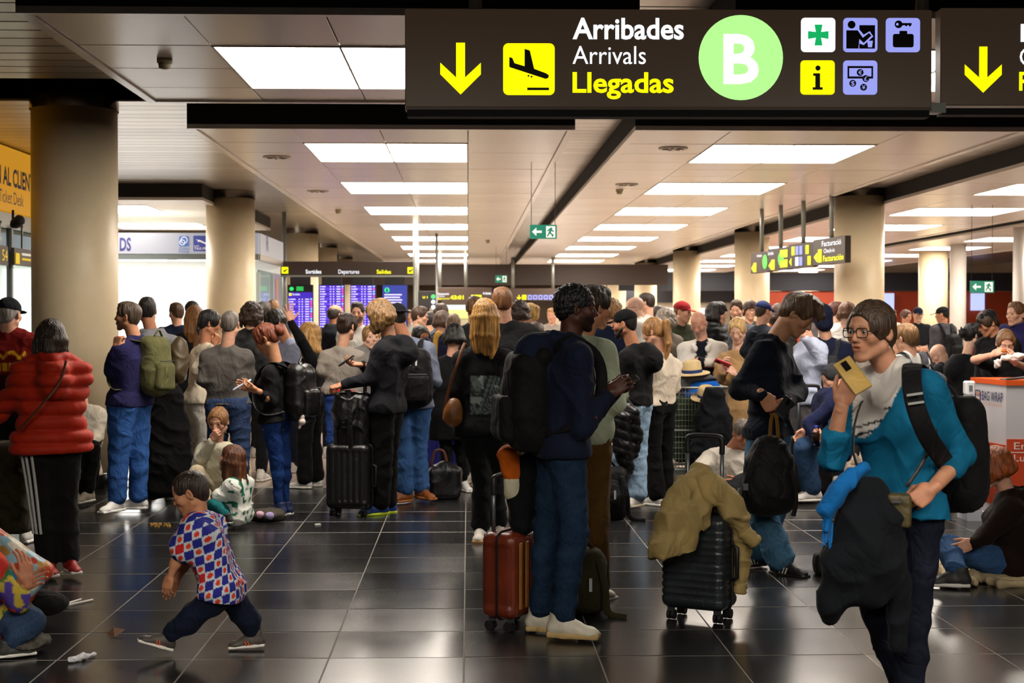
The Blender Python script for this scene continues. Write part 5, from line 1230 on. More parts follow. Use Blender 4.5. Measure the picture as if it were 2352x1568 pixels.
PP['grey13'] = person('grey haired man in a grey long sleeved shirt and jeans seen from behind', 522, 715, 12.6, 14, 0, hair='buzz', hairc='#5f5750', skin='fair', bw=1.08, J=dict(hd=(529, 745, 0), sh=(520, 818, 0), hp=(524, 932, 0), eL=(466, 872, -.02), wL=(500, 890, .22), eR=(578, 880, .05), wR=(560, 900, .25)), hy=5, hpit=5, top='#57534f', hem=-.02, fit=.022, sleeve='34', sg=.02, leg='#2b3c5e', jeans=1, lfit=.024, topname='shirt', scalp=.5, stance=.03)
PP['curly14'] = person('woman with curly dark brown hair in a black and white patterned blouse', 578, 697, 14.6, 12, 1, fem=1, hair='curly', hairlen=.09, hairc='#2e1c12', top='#3a3a3c', tvar=.9, leg='#17171a', hy=30)
PP['fair15'] = person('fair haired man in front of the departures board post', 627, 690, 20, 10, 2, hair='crop', hairc='#8a6238', top='#4a4a52', leg='#2a2c33')
PP['dark15'] = person('dark haired person half hidden behind the curly haired woman', 604, 694, 17, 30, 2, hair='short', hairc='#2a1f18', top='#30303a', leg='#202228')
PP['blue15'] = person('dark haired man in a pale blue shirt behind the red haired woman', 655, 708, 15.4, 40, 1, hair='mop', hairc='#17110e', skin='tan', J=dict(hd=(632, 738, 0), sh=(662, 800, 0)), hy=290, hpit=30, top='#8f96b0', fit=.03, leg='#1c2233', topname='shirt')
PP['redhair'] = person('red haired woman with a bun in a black top and jeans using her phone', 632, 742, 11.8, 290, 0, fem=1, hair='lowbun', hairc='#5e2a12', hairhi=2.2, skin='tan', skinc='#c08c68', J=dict(hd=(611, 778, 0), sh=(636, 852, 0), hp=(632, 968, 0), eL=(624, 920, -.14), wL=(592, 898, -.24), eR=(605, 915, .12), wR=(578, 892, .0),
    kL=(636, 1062, -.03), aL=(640, 1162, -.03), kR=(652, 1060, .08), aR=(655, 1160, .1)), hy=282, hpit=32, top='#0e0e10', hem=-.01, fit=.012, leg='#15346e', jeans=1, lfit=.006, ankle=.036, handL='phone', tipL=(562, 890, -.22), dorsL=(0, -.5, -.8), handR='phone', tipR=(556, 884, .0), shoec='#22305c', solec='#e8e6e4', topname='blouse', eyes=0, bust=1)
PP['wave17'] = person('blonde woman in black raising one arm towards the departures board', 728, 735, 14.0, 288, 1, fem=1, hair='long', hairlen=.24, hairc='#a37a42', J=dict(hd=(708, 768, 0), sh=(728, 822, 0), hp=(716, 925, 0), eL=(690, 778, -.25), wL=(668, 738, -.3), eR=(700, 880, .1), wR=(690, 900, .05)), hy=284, hpit=-10, top='#0d0d10', hem=.03, fit=.02, leg='#0c0c0e', ankle=.07, lfit=.02, handL='open', tipL=(660, 700, -.3), dorsL=(.3, -1, .1), shoec='#d8d5d0', topname='jacket')
PP['bald18'] = person('balding man in a dark hooded coat below the second departures screen', 770, 700, 17, 10, 1, hair='balding', hairc='#2a211c', skin='tan', top='#14171e', hood=.8, leg='#17181c', hy=40)
PP['bun19'] = person('woman with a dark bun in a beige grey sweater and blue jeans seen from behind', 790, 712, 13.2, 12, 1, fem=1, hair='bun', hairc='#2b1b14', J=dict(hd=(797, 750, 0), sh=(786, 818, 0), hp=(788, 905, 0), eL=(738, 850, 0), wL=(765, 875, .15), eR=(830, 850, .05), wR=(820, 850, .3)), hy=30, top='#8b8279', fit=.026, hem=-.01, leg='#24407f', jeans=1, lfit=.015, topname='sweater')
PP['beard20'] = person('bearded dark haired man in a white tee facing the camera', 822, 695, 16.4, 186, 1, hair='crop', hairc='#241812', skin='fair', stubble=.9, top='#dcd8d0', fit=.02, leg='#2a2c33', hpit=2)
PP['girl21'] = person('fair haired girl with a ponytail in a grey tee facing the camera', 846, 742, 14.0, 168, 1, fem=1, hair='tied', hairlen=.2, hairc='#9a7448', skin='pale', h=1.56, J=dict(hd=(852, 775, 0)), hy=160, top='#7d7a77', fit=.02, leg='#2a2c33', hpit=-2)
PP['blond22'] = person('youth with wavy blond hair in a black hoodie holding a suitcase handle', 890, 675, 12.1, 292, 0, hair='wavybob', hairlen=.11, hairc='#6e5230', hairhi=2.1, skin='fair', skinc='#b98566', J=dict(hd=(872, 722, 0), sh=(898, 802, 0), hp=(888, 935, 0), eL=(850, 868, -.16), wL=(786, 884, -.2), eR=(855, 860, .12), wR=(832, 838, -.05),
    kL=(878, 1055, -.05), aL=(872, 1158, -.04), kR=(888, 1050, .1), aR=(890, 1155, .1)), hy=284, hpit=30, top='#17171c', hem=.03, hood=1.1, fit=.034, sg=.026, rib=1, leg='#09090a', lfit=.026, ankle=.055, handL='grip', tipL=(762, 890, -.2), dorsL=(0, -.3, 1), handR='phone', tipR=(808, 838, -.08), dorsR=(0, 0, -1), shoec='#1c3f88', solec='#c7e21c', footL=(840, 1185, -.1), footR=(850, 1180, .05), topname='hoodie', eyes=0)
PP['cap23'] = person('man in a blue grey jacket and jeans carrying a black backpack with white logo', 940, 690, 12.8, 352, 0, hair='buzz', hairc='#2a221c', hat='capback', hatc='#15161a', skin='tan', J=dict(hd=(912, 728, 0), sh=(938, 800, 0), hp=(942, 928, 0), kL=(928, 1040, 0), aL=(930, 1130, 0), kR=(960, 1040, .05), aR=(968, 1122, .06)), hy=335, hpit=10, top='#70788c', hem=.03, fit=.024, leg='#3a6094', jeans=1, lfit=.02, arm='hold', shoec='#8a4a18', solec='#a5652a', topname='jacket', ankle=.055, footL=(900, 1155, -.1), footR=(990, 1140, -.05))
PP['dark24'] = person('dark haired woman in a grey green top holding a dark phone at her mouth', 970, 742, 14.4, 165, 1, fem=1, hair='tied', hairc='#100c0b', skin='brown', J=dict(hd=(967, 776, 0), sh=(975, 838, 0), eL=(1005, 868, -.1), wL=(992, 812, -.25)), h=1.58, hy=150, hpit=6, top='#5d6d66', fit=.022, leg='#22242a', handL='phone', tipL=(978, 782, -.28), dorsL=(.6, -.5, 0))
PP['buzz26'] = person('man with shaved fair hair in a navy shirt with a yellow strap', 1036, 712, 15.4, 25, 1, hair='buzz', hairc='#7a6048', skin='fair', top='#1b1d38', leg='#22242a', hy=10, J=dict(hd=(1042, 745, 0)))
PP['brown26'] = person('brown haired man left of the shaved man in navy', 1014, 716, 17, 20, 2, hair='mop', hairc='#3a271b', top='#22262e', leg='#22242a')
PP['black25'] = person('person in a black cap and long black coat with white sneakers', 1038, 738, 13.6, 2, 1, fem=1, hair='long', hairlen=.05, hairc='#0c0b0b', hat='beanie', hatc='#0b0b0c', J=dict(hd=(1043, 772, 0), sh=(1036, 838, 0), hp=(1036, 945, 0), aR=(1066, 1108, .1), kR=(1058, 1030, .05), kL=(1025, 1030, 0), aL=(1022, 1108, 0)), top='#0d0d0f', hem=.28, fit=.04, sg=.035, leg='#0b0b0c', lfit=.006, ankle=.036, shoec='#e4e2de', topname='coat', arm='hold', footR=(1085, 1125, -.1))
def art_print(V, N, j, hp, sh, Rs, Fs, up):
    C = np.tile(srgb('#101013'), (len(V), 1)); a = (V-sh)@Rs; t = (V-sh)@up; b = (N@Fs) < -.1
    m = b & (np.abs(a) < .105) & (t < -.13) & (t > -.40); r = np.hypot(a+.05, t+.42); ring = np.sin(r*520) > 0
    C[m] = srgb('#39403f'); C[m & ring] = srgb('#6d7876'); w_ = wobble(np.stack([a, t, a*0], 1), 40, 3)
    C[m & (w_ > .55)] = srgb('#a9b3b0'); return C
PP['blonde27'] = person('woman with long straight blonde hair in a black printed sweatshirt', 1115, 678, 10.7, 358, 0, fem=1, hair='long', hairlen=.3, spread=120, hairc='#9a6f35', hairhi=2.2, J=dict(hd=(1114, 724, 0), sh=(1112, 822, 0), hp=(1112, 985, 0), eL=(1048, 900, .0), wL=(1062, 975, .1), eR=(1170, 895, .05), wR=(1160, 960, .2), kL=(1108, 1100, -.02), aL=(1103, 1212, -.03), kR=(1135, 1100, .08), aR=(1145, 1205, .1)), hy=0, hpit=6, print=art_print, hem=.03, fit=.04, sg=.035, leg='#0d0e10', lfit=.012, ankle=.06, shoec='#cfcac0', solec='#b58a4e', stripes='#5d7a8c', topname='sweatshirt', footL=(1095, 1240, -.25))
PP['tall28'] = person('tall man with short reddish blond hair in a black jacket', 1160, 655, 11.6, 8, 1, hair='crop', hairc='#6a4526', J=dict(hd=(1153, 695, 0), sh=(1164, 764, 0), hp=(1165, 930, 0)), hy=350, top='#121214', hem=.1, collar=.045, fit=.03, leg='#15161a', topname='jacket', arm='hold')
PP['cap30'] = person('bearded man in a black cap and black hoodie with light blue jeans', 1450, 703, 12.1, 300, 0, hair='buzz', hairc='#14100e', hat='cap', hatc='#0e0e10', beard=1, stubble=.8, skin='tan', J=dict(hd=(1434, 744, 0), sh=(1460, 820, 0), hp=(1458, 930, 0), eL=(1415, 890, -.12), wL=(1400, 905, -.3), eR=(1460, 880, .2), wR=(1420, 890, .15), kL=(1428, 1040, -.04), aL=(1412, 1132, .1), kR=(1462, 1040, .06), aR=(1462, 1140, -.02)), hy=292, hpit=8, top='#101012', hem=-.02, hood=1.1, fit=.034, sg=.03, rib=1, leg='#8aa4bd', jeans=1, lfit=.03, ankle=.06, shoec='#cfc9bf', solec='#c9b9a0', topname='hoodie', footR=(1430, 1170, -.15), eyes=0)
PP['bald31'] = person('bald man with glasses and a white tee facing left', 1468, 672, 15.6, 285, 1, hair=None, hairc='#a89888', skin='pale', glasses='#2a2a2e', J=dict(hd=(1458, 706, 0)), hy=268, top='#e0dcd6', sleeve='short', leg='#4a4c52', scalp=.15)
PP['dark32'] = person('dark haired man just right of the bald man with glasses', 1487, 674, 18, 300, 2, hair='crop', hairc='#2a1d17', top='#b9b4ae', leg='#333')
PP['pony33'] = person('woman with a long fair ponytail in a cream turtleneck and black trousers', 1518, 722, 12.6, 318, 0, fem=1, hair='pony', hairlen=.34, hairc='#8a6338', hairhi=2.2, J=dict(hd=(1500, 762, 0), sh=(1526, 836, 0), hp=(1515, 935, 0), eL=(1478, 880, -.1), wL=(1470, 925, -.2), eR=(1550, 890, .1), wR=(1520, 905, .3), kL=(1502, 1045, -.04), aL=(1508, 1140, -.04), kR=(1528, 1045, .1), aR=(1530, 1138, .1)), hy=300, hpit=20, top='#d9cab6', hem=-.03, collar=.07, fit=.014, leg='#09090a', lfit=.012, ankle=.075, shoec='#c9c4bc', topname='turtleneck', eyes=0, bust=1)
def watch_print(V, N, j, hp, sh, Rs, Fs, up):
    C = np.tile(srgb('#141620'), (len(V), 1)); t = (V-sh)@up; a = np.abs((V-sh)@Rs); fr = (V-sh)@Fs > .02
    w_ = (t > -.17) & ~((a < .055) & fr); C[w_] = srgb('#dcd7cf'); C[(t <= -.17) & (t > -.178)] = srgb('#a0453c'); return C
PP['watch34'] = person('bald bearded man in a white and navy jacket checking his orange watch', 1612, 697, 14.3, 196, 1, hair=None, hairc='#9c9088', skin='fair', skinc='#d09a84', stubble=.5, J=dict(hd=(1604, 742, -.05), sh=(1614, 800, 0), hp=(1612, 915, 0), eL=(1655, 838, -.1), wL=(1600, 828, -.32), eR=(1572, 850, -.05), wR=(1578, 900, -.2)), hy=205, hpit=34, print=watch_print, fit=.032, sg=.03, leg='#1a1b20', handL='relax', tipL=(1578, 842, -.34), dorsL=(0, -.6, .8), topname='jacket', eyes=0)
PP['redcap35'] = person('young man in a red cap, yellow tee and olive jacket', 1567, 693, 16.4, 165, 1, hair='mop', hairc='#6a4526', hat='cap', hatc='#8f1f24', top='#3a3d2c', leg='#2a2c30', hy=120, fit=.03)
PP['dark36'] = person('young man with thick dark hair in a black puffer jacket facing right', 1645, 683, 15.2, 110, 1, hair='mop', hairc='#1a1210', skin='fair', J=dict(hd=(1646, 722, 0)), hy=88, hpit=2, top='#131417', topmat=Mc('#131417', fold=.1, rough=.5), puff=.07, fit=.04, sg=.04, leg='#1a1b20', topname='puffer_jacket')
PP['camel37'] = person('blonde woman in a camel coat looking at a red phone', 1690, 712, 13.9, 215, 1, fem=1, hair='lowbun', hairc='#c7a26a', hairhi=1.6, skin='pale', J=dict(hd=(1694, 758, -.05), sh=(1692, 828, 0), hp=(1685, 940, 0), eR=(1648, 880, -.02), wR=(1662, 852, -.28), eL=(1720, 890, -.05), wL=(1690, 860, -.3)), hy=205, hpit=26, top='#a5835a', hem=.3, fit=.04, sg=.036, leg='#17171a', handR='phone', tipR=(1660, 832, -.3), handL='phone', tipL=(1668, 842, -.3), topname='coat', eyes=0)
PP['sit39'] = person('man in an off white sweater sitting on the floor behind the grey suitcase', 1690, 955, 12.5, 210, 0, hair='short', hairc='#5a5048', skin='tan', seated=1, h=1.75, J=dict(hd=(1706, 995, -.1), sh=(1672, 1052, 0), hp=(1665, 1135, .1), eR=(1605, 1075, -.1), wR=(1650, 1112, -.3), eL=(1715, 1095, -.1), wL=(1690, 1105, -.3), kR=(1618, 1105, -.25), aR=(1690, 1130, -.45), kL=(1730, 1100, -.25), aL=(1650, 1130, -.45)), hy=170, hpit=30, top='#cfc7bb', fit=.03, sg=.024, hem=.02, leg='#16171b', lfit=.02, shoec='#2a2522', handR='relax', handL='relax', topname='sweater', wr=.008, eyes=0)
PP['lb40'] = person('person in a pale blue checked shirt eating behind the youth in navy', 1852, 712, 13.2, 250, 1, fem=1, hair='short', hairc='#5a3d28', J=dict(hd=(1838, 735, 0), sh=(1862, 800, 0), eL=(1885, 830, -.15), wL=(1848, 775, -.25)), top='#b9c2da', fit=.03, sg=.03, leg='#5d5a5e', hy=260, handL='fist', tipL=(1842, 748, -.25), topname='shirt')
PP['hood41'] = person('person with a navy hood up carrying a dark backpack', 1898, 686, 13.8, 18, 1, hair=None, hat='hood', hatc='#161c33', J=dict(hd=(1886, 728, 0), sh=(1900, 800, 0)), hy=340, top='#171d33', fit=.036, sg=.03, leg='#15161a', topname='hoodie')
PP['p42a'] = person('person with reddish brown hair and white top right of the navy hood', 1918, 694, 17.6, 60, 2, hair='short', hairc='#4a241c', skin='pale', top='#d6cec6', leg='#333')
PP['p42b'] = person('brown haired person in white just left of the woman with glasses', 1944, 696, 16.2, 30, 2, hair='mop', hairc='#5a3a26', skin='pale', top='#d9d2ca', leg='#333')
PP['sit43'] = person('person in a navy hoodie and grey beanie crouching with jeans', 1895, 838, 12.6, 262, 1, hair=None, hat='beanie', hatc='#36363a', seated=1, h=1.75, J=dict(hd=(1914, 868, 0), sh=(1902, 918, 0), hp=(1912, 1035, .1), eL=(1858, 975, -.15), wL=(1882, 1018, -.25), eR=(1880, 965, .15), wR=(1850, 990, .1), kL=(1848, 1028, -.12), aL=(1868, 1128, -.1), kR=(1850, 1050, .15), aR=(1860, 1128, .15)), hy=275, hpit=30, top='#1b2142', hood=.9, fit=.03, sg=.026, leg='#27405f', jeans=1, lfit=.028, lw=1.1, shoec='#d2cdc6', topname='hoodie', eyes=0, handL='grip', tipL=(1878, 1000, -.28))
PP['sit44'] = person('red haired person in a dark brown hoodie sitting on a cream blanket', 2300, 1015, 9.0, 285, 0, fem=1, hair='fringebob', hairlen=.05, hairc='#8a4414', hairhi=2.0, skin='fair', seated=1, h=1.7, J=dict(hd=(2284, 1072, 0), sh=(2318, 1160, 0), hp=(2318, 1292, .05), eL=(2262, 1230, -.15), wL=(2236, 1248, -.22), eR=(2280, 1230, .15), wR=(2250, 1255, .1), kL=(2178, 1256, -.1), aL=(2200, 1315, -.35), kR=(2190, 1262, .3), aR=(2230, 1300, .45)), hy=282, hpit=20, top='#1c0f0a', hem=.03, hood=1.0, fit=.04, sg=.034, leg='#2f4f78', jeans=1, lfit=.02, handL='relax', tipL=(2212, 1256, -.22), shoec='#2b2b2b', topname='hoodie', eyes=0)
PP['girl51'] = person('girl in a cream jacket sitting on the floor with a fist at her mouth', 505, 928, 12.2, 196, 0, fem=1, bust=0, hair='tied', hairlen=.1, hairc='#8a6038', skin='fair', seated=1, h=1.35, child=1, hs=.95, J=dict(hd=(502, 968, -.05), sh=(498, 1035, 0), hp=(500, 1135, .1), eR=(455, 1068, -.1), wR=(488, 1012, -.22), eL=(550, 1070, -.05), wL=(540, 1105, -.15), kR=(452, 1088, -.25), aR=(475, 1150, -.4), kL=(545, 1100, -.25), aL=(520, 1160, -.4)), hy=192, hpit=16, top='#cdc8b2', fit=.05, sg=.045, collar=.03, leg='#c4b598', lfit=.026, handR='fist', tipR=(500, 988, -.26), dorsR=(-.3, -1, 0), topname='jacket', wr=.008)
def leaf_print(V, N, j, hp, sh, Rs, Fs, up):
    w_ = wobble(V, 90, 5, 2); C = np.tile(srgb('#dfe0d8'), (len(V), 1)); C[w_ > .3] = srgb('#2f7d62'); C[w_ > .62] = srgb('#1f5a48'); return C
PP['girl52'] = person('little girl with long brown hair in a white and green leafy top', 545, 1018, 11.3, 290, 0, fem=1, bust=0, hair='long', hairlen=.27, hairc='#4a2814', hairhi=2.6, skin='fair', seated=1, h=1.12, child=1, hs=.9, J=dict(hd=(532, 1054, 0), sh=(548, 1112, 0), hp=(545, 1182, .02), eL=(508, 1140, -.1), wL=(482, 1148, -.12), eR=(520, 1140, .1), wR=(490, 1150, .1), kL=(490, 1160, -.15), aL=(520, 1185, -.3), kR=(498, 1160, .12), aR=(530, 1180, .2)), hy=288, hpit=-14, topvox=.007, print=leaf_print, hem=.1, flare=.12, fit=.055, sg=.05, sleeve='34', leg='#0d5a5e', lfit=.014, shoec='#3a3a3a', topname='blouse', nose=.105)
def rainbow(V, N, j, hp, sh, Rs, Fs, up):
    w_ = wobble(V, 26, 8, 2)+((V-hp)@up)*6; k_ = np.floor(w_*2.2).astype(int) % 5; C = np.zeros((len(V), 3))
    for i, c in enumerate(('#c8431f', '#4a3a86', '#b7a23a', '#1f6a3c', '#b32f26')): C[k_ == i] = srgb(c)
    return C
PP['kid53'] = person('child in a multicoloured sweater crouching at the left edge of the picture', -30, 1190, 7.1, 60, 0, bust=0, hair='short', hairc='#2a1d17', seated=1, h=1.2, child=1, hs=.9, skin='tan', J=dict(hd=(-52, 1215, 0), sh=(-30, 1290, 0), hp=(-20, 1430, .05), eR=(40, 1385, -.1), wR=(62, 1335, -.1), eL=(0, 1370, .1), wL=(40, 1350, .15), kR=(72, 1428, -.05), aR=(20, 1480, -.1), kL=(70, 1425, .15), aL=(20, 1475, .15)), print=rainbow, fit=.03, sg=.026, sleeve='34', leg='#2a3d58', jeans=1, lfit=.03, handR='relax', tipR=(60, 1310, -.1), shoec='#3a3a36', topname='sweater')
# right hand background
PP['cap48'] = person('man in a black cap and black jacket bending over the counter', 2285, 695, 13.5, 240, 1, hair='tied', hairlen=.05, hairc='#3a2a1c', hat='cap', hatc='#16181c', skin='tan', J=dict(hd=(2268, 742, 0), sh=(2292, 790, 0), hp=(2310, 930, 0)), hy=262, hpit=26, top='#111113', fit=.036, sg=.03, leg='#1a1b1f', topname='jacket')
PP['smile49'] = person('smiling man in a purple navy jacket at the right edge', 2340, 680, 14.2, 230, 1, hair='crop', hairc='#6a4526', skin='fair', J=dict(hd=(2334, 722, 0)), hy=245, hpit=0, top='#23204e', collar=.04, fit=.03, leg='#222', topname='jacket')
PP['eat50'] = person('girl in a black tee eating a sandwich at the orange counter', 2318, 735, 12.8, 182, 0, fem=1, hair='tied', hairlen=.1, hairc='#6a4a2e', skin='pale', skinc='#d9a890', J=dict(hd=(2310, 788, -.05), sh=(2322, 842, 0), hp=(2325, 960, .1), eR=(2238, 826, -.12), wR=(2280, 815, -.25), eL=(2370, 850, -.05), wL=(2330, 832, -.25)), h=1.6, hy=192, hpit=22, top='#0d0d0e', sleeve='short', fit=.018, sg=.02, leg='#16171b', handR='pinch', tipR=(2305, 802, -.28), handL='pinch', tipL=(2318, 812, -.28), dorsL=(0, -1, 0), eyes=0, mouth=1)
PP['hair47'] = person('dark haired woman in a bulky black coat near the orange counter', 2235, 740, 14.4, 60, 1, fem=1, hair='lowbun', hairc='#15100f', skin='pale', J=dict(hd=(2236, 770, 0), sh=(2215, 840, 0), hp=(2200, 930, 0)), h=1.58, hy=75, top='#131417', fit=.06, sg=.05, hood=1.2, leg='#15161a', hem=.2, topname='coat')
PP['bald45'] = person('bald man bending low behind the woman in the blue sweater', 2160, 785, 15.5, 300, 1, hair=None, hairc='#8a7a6a', h=1.32, skin='pale', top='#22252b', leg='#1a1b1f', hy=285, hpit=40, eyes=0)
PP['grey46'] = person('man in a dark grey jacket and black cap standing by the far pillar', 2165, 705, 22, 335, 2, hair='buzz', hairc='#15110f', hat='cap', hatc='#15151a', skin='tan', top='#46444a', leg='#2b3a5a', jeans=1, hy=300, hem=.12, fit=.03)
PP['mask46'] = person('man in a black tee with a white face mask by the orange wall', 2108, 706, 24, 180, 2, hair='short', hairc='#2a2a3a', hat='cap', hatc='#1c2138', skin='pale', top='#1c1d22', sleeve='short', leg='#c9c4ba', arm='hold')
PP['pink46'] = person('woman in a pink top left of the man with the face mask', 2080, 712, 25, 150, 2, fem=1, hair='tied', hairc='#4a2a1c', skin='fair', top='#b53a4a', leg='#c9c0b4', sleeve='short')
PP['white47'] = person('person in a white shirt with a grey backpack behind the woman in blue', 2085, 742, 11.5, 330, 1, hair='short', hairc='#7a5a38', h=1.55, top='#d4d0ca', leg='#2a2c33')
# heads in the far crowd
FAR = [('man with glasses in a green tee beyond the backpack logo', 962, 705, 18, 90, dict(hair='crop', hairc='#3a2519', top='#2b8a72', glasses='#222')), ('man with dark cropped hair between the green tee and grey cap', 986, 716, 18.5, 10, dict(hair='buzz', hairc='#1c1714', top='#555a66')),
       ('brown haired man with glasses below the yellow 43 sign', 1015, 698, 19, 330, dict(hair='crop', hairc='#3d2a1e', top='#6a7078')), ('man with curly brown hair behind the long blonde woman', 1090, 682, 14.2, 20, dict(hair='afro', hairc='#5a3c24', top='#202226')),
       ('person in a red cap with yellow letters behind the blonde hair', 1068, 742, 16, 5, dict(hair='short', hat='cap', hatc='#b3202c', top='#7a1c22', h=1.5)), ('dark curly haired man right of the tall blond man', 1192, 695, 15, 40, dict(hair='curly', hairlen=.03, hairc='#2b1b14', top='#1d1f24')),
       ('blonde woman with a bun left of the navy hoodie', 1218, 698, 15.5, 300, dict(fem=1, hair='bun', hairc='#b08a4e', top='#b0a79c')), ('brown haired child head left of the navy hood', 1230, 722, 14, 20, dict(hair='crop', hairc='#3f2a1a', top='#33363c', h=1.55)),
       ('fair haired person far behind the navy hoodie', 1268, 708, 24, 200, dict(hair='short', hairc='#b08658', top='#a09890')), ('curly blond person right of the mint sweater', 1405, 690, 15, 350, dict(hair='curly', hairlen=.04, hairc='#8a6438', top='#111a30')),
       ('grey haired woman behind the ponytail', 1530, 712, 16, 330, dict(fem=1, hair='curly', hairlen=.04, hairc='#8d8378', top='#6f665c')), ('dark haired person left of the red cap', 1512, 703, 19, 10, dict(hair='crop', hairc='#2a1d17', top='#3d4048')),
       ('dark haired man behind the blonde woman with red phone', 1692, 690, 17, 200, dict(hair='crop', hairc='#3a281c', top='#4b4f57')), ('man in sunglasses left of the blue cap', 1722, 692, 18.8, 175, dict(hair='mop', hairc='#3a241a', top='#54504c', glasses='#0a0a0a')),
       ('person in a navy blue cap behind the navy jacket youth', 1752, 692, 16, 60, dict(hair='short', hat='cap', hatc='#232f5c', top='#2e3440')), ('brown haired woman between the blue cap and the youth', 1788, 698, 17, 20, dict(fem=1, hair='long', hairlen=.1, hairc='#3a241a', top='#3b3630')),
       ('far traveller in pale grey near the check in signs', 940, 712, 30, 180, dict(hair='short', hairc='#4a3a2a', top='#b9b2aa')), ('far traveller in dark blue near the check in signs', 1003, 708, 34, 0, dict(hair='crop', hairc='#2a1d17', top='#2b3350')),
       ('far traveller in beige under the arrow signs', 1290, 708, 32, 190, dict(hair='short', hairc='#6a4a2e', top='#b5a58e')), ('far traveller in black left of the cream pillars', 1350, 705, 30, 10, dict(hair='crop', hairc='#2a1d17', top='#1d1e22')),
       ('far traveller in white by the orange wall', 2050, 712, 32, 170, dict(hair='short', hairc='#4a3322', top='#d2cbc2')), ('far traveller in grey behind the wide pillar', 1868, 706, 30, 10, dict(hair='crop', hairc='#2a1d17', top='#6a6a70'))]
for l, x_, t_, y_, yw, kw in FAR:
    kw.setdefault('leg', '#24262c'); person(l, x_, t_, y_, yw, 2, group='people in the far crowd', **kw)
# ------------------------------------------------------------------ bags, cases, clothes lying about, the counter
def soft(name, S, vox, mt, label=None, cat=None, group=None, parent=None, amp=.004, freq=24, seed=3, origin=None):
    V, Q = S.mesh(vox, cloth_noise(amp, freq, seed))
    if parent is None:
        org = np.array([V[:, 0].mean(), V[:, 1].mean(), V[:, 2].min()]) if origin is None else origin
        o = obj(name, V, Q, mt, None, True, org); return tag(o, label, cat, group)
    return obj(name, V, Q, mt, parent)
def bezier(P, n=24):
    P = [np.array(p, float) for p in P]; m = len(P); out = []
    for i in range(m-1):
        p0, p1, p2, p3 = P[max(i-1, 0)], P[i], P[i+1], P[min(i+2, m-1)]
        for t in np.linspace(0, 1, max(3, n//(m-1)), endpoint=False): out.append(.5*((2*p1)+(p2-p0)*t+(2*p0-5*p1+4*p2-p3)*t*t+(-p0+3*p1-3*p2+p3)*t**3))
    out.append(P[-1]); return out
def strap(P, w_, mt, parent, name='strap', th=.22, up=(0, 0, 1)): return MB().tube(bezier(P, 30), w_/2, 10, flat=th, up=up).build(name, mt, parent, smooth=True)
def backpack(label, p, size, mt, vox=.012, ctr=None, pocket=True, roll=False, straps=('L', 'R'), smt=None, seed=3, tiltb=0.0, sag=.3):
    """worn on person p; size = width, depth, height"""
    w_, d_, h_ = size; bk = -p['Fs']; up = unit(p['up']+bk*tiltb); g = p['g']; c = p['W'](ctr) if ctr is not None else p['sh']-p['up']*(.06+h_/2)+bk*(.115*p['k']+g+d_/2)
    R = np.array([p['Rs'], bk, up]).T
    if np.linalg.det(R) < 0: R[:, 0] *= -1
    e = empty('backpack', c-up*h_/2, label, 'backpack', 'backpacks')
    S = Sculpt(); S.box(c, (w_/2, d_/2, h_/2), min(.09, d_*.45), R, k=.02); S.ell(c+bk*d_*.12-up*h_*.12, (w_*.5, d_*.5, h_*.4), R, k=.05)
    if roll: S.rc(c+up*h_*.5-p['Rs']*w_*.36, c+up*h_*.5+p['Rs']*w_*.36, .05, k=.04); S.rc(c+up*h_*.46-p['Rs']*w_*.3+bk*.09, c+up*h_*.46+p['Rs']*w_*.3+bk*.09, .04, k=.04)
    soft('bag_body', S, vox, mt, parent=e, amp=.006, freq=20, seed=seed)
    if pocket:
        S = Sculpt(); S.box(c+bk*(d_*.5)-up*h_*.18, (w_*.38, .045, h_*.24), .035, R, k=.02); soft('front_pocket', S, vox, mt, parent=e, amp=.003, seed=seed)
        MB().tube(bezier([c+bk*(d_*.5+.03)+up*(h_*.07)+p['Rs']*x*w_*.34 for x in (-1, 0, 1)], 8), .004, 6).build('zip', Mp('#1f1f20', rough=.4), e)
    MB().tube(bezier([c+up*h_*.49-p['Rs']*.05, c+up*(h_*.5+.045), c+up*h_*.49+p['Rs']*.05], 12), .011, 8, flat=.5).build('top_handle', smt or mt, e, smooth=True)
    for s_ in straps:
        sg = -1 if s_ == 'L' else 1; S0 = p['j']['s'+s_]; q = p['sh']; Rs, Fs, U = p['Rs'], p['Fs'], p['up']; a = .1*p['k']
        P = [c+up*h_*.40+Rs*sg*.07-bk*d_*.45, q+Rs*sg*a+U*.045-Fs*.07+U*g, q+Rs*sg*a+U*(.05+g)+Fs*.0, q+Rs*sg*a+U*.0+Fs*(.085+g), q+Rs*sg*(a+.015)-U*.12+Fs*(.125+g), q+Rs*sg*(a+.06)-U*.26+Fs*(.09+g), q+Rs*sg*(a+.085+g)-U*.33, c-up*h_*.32+Rs*sg*(w_*.4)-bk*d_*.45]
        strap(P, .058, smt or mt, e, 'shoulder_strap', .16, up=U)
    return e, c, R
M_NYL = mat('cloth', '#101012', var=.2, rough=.6); M_NYL2 = mat('cloth', '#0b0b0d', var=.15, rough=.75); M_SHINY = mat('leather', '#0c0c0e', rough=.38); M_OLIVE = mat('cloth', '#5d5c3a', var=.2)
M_GRIP = Mp('#0d0d0e', rough=.5); M_ALU = Mp('#6d7276', metal=.7, rough=.35); M_TYRE = Mp('#0a0a0a', rough=.6)
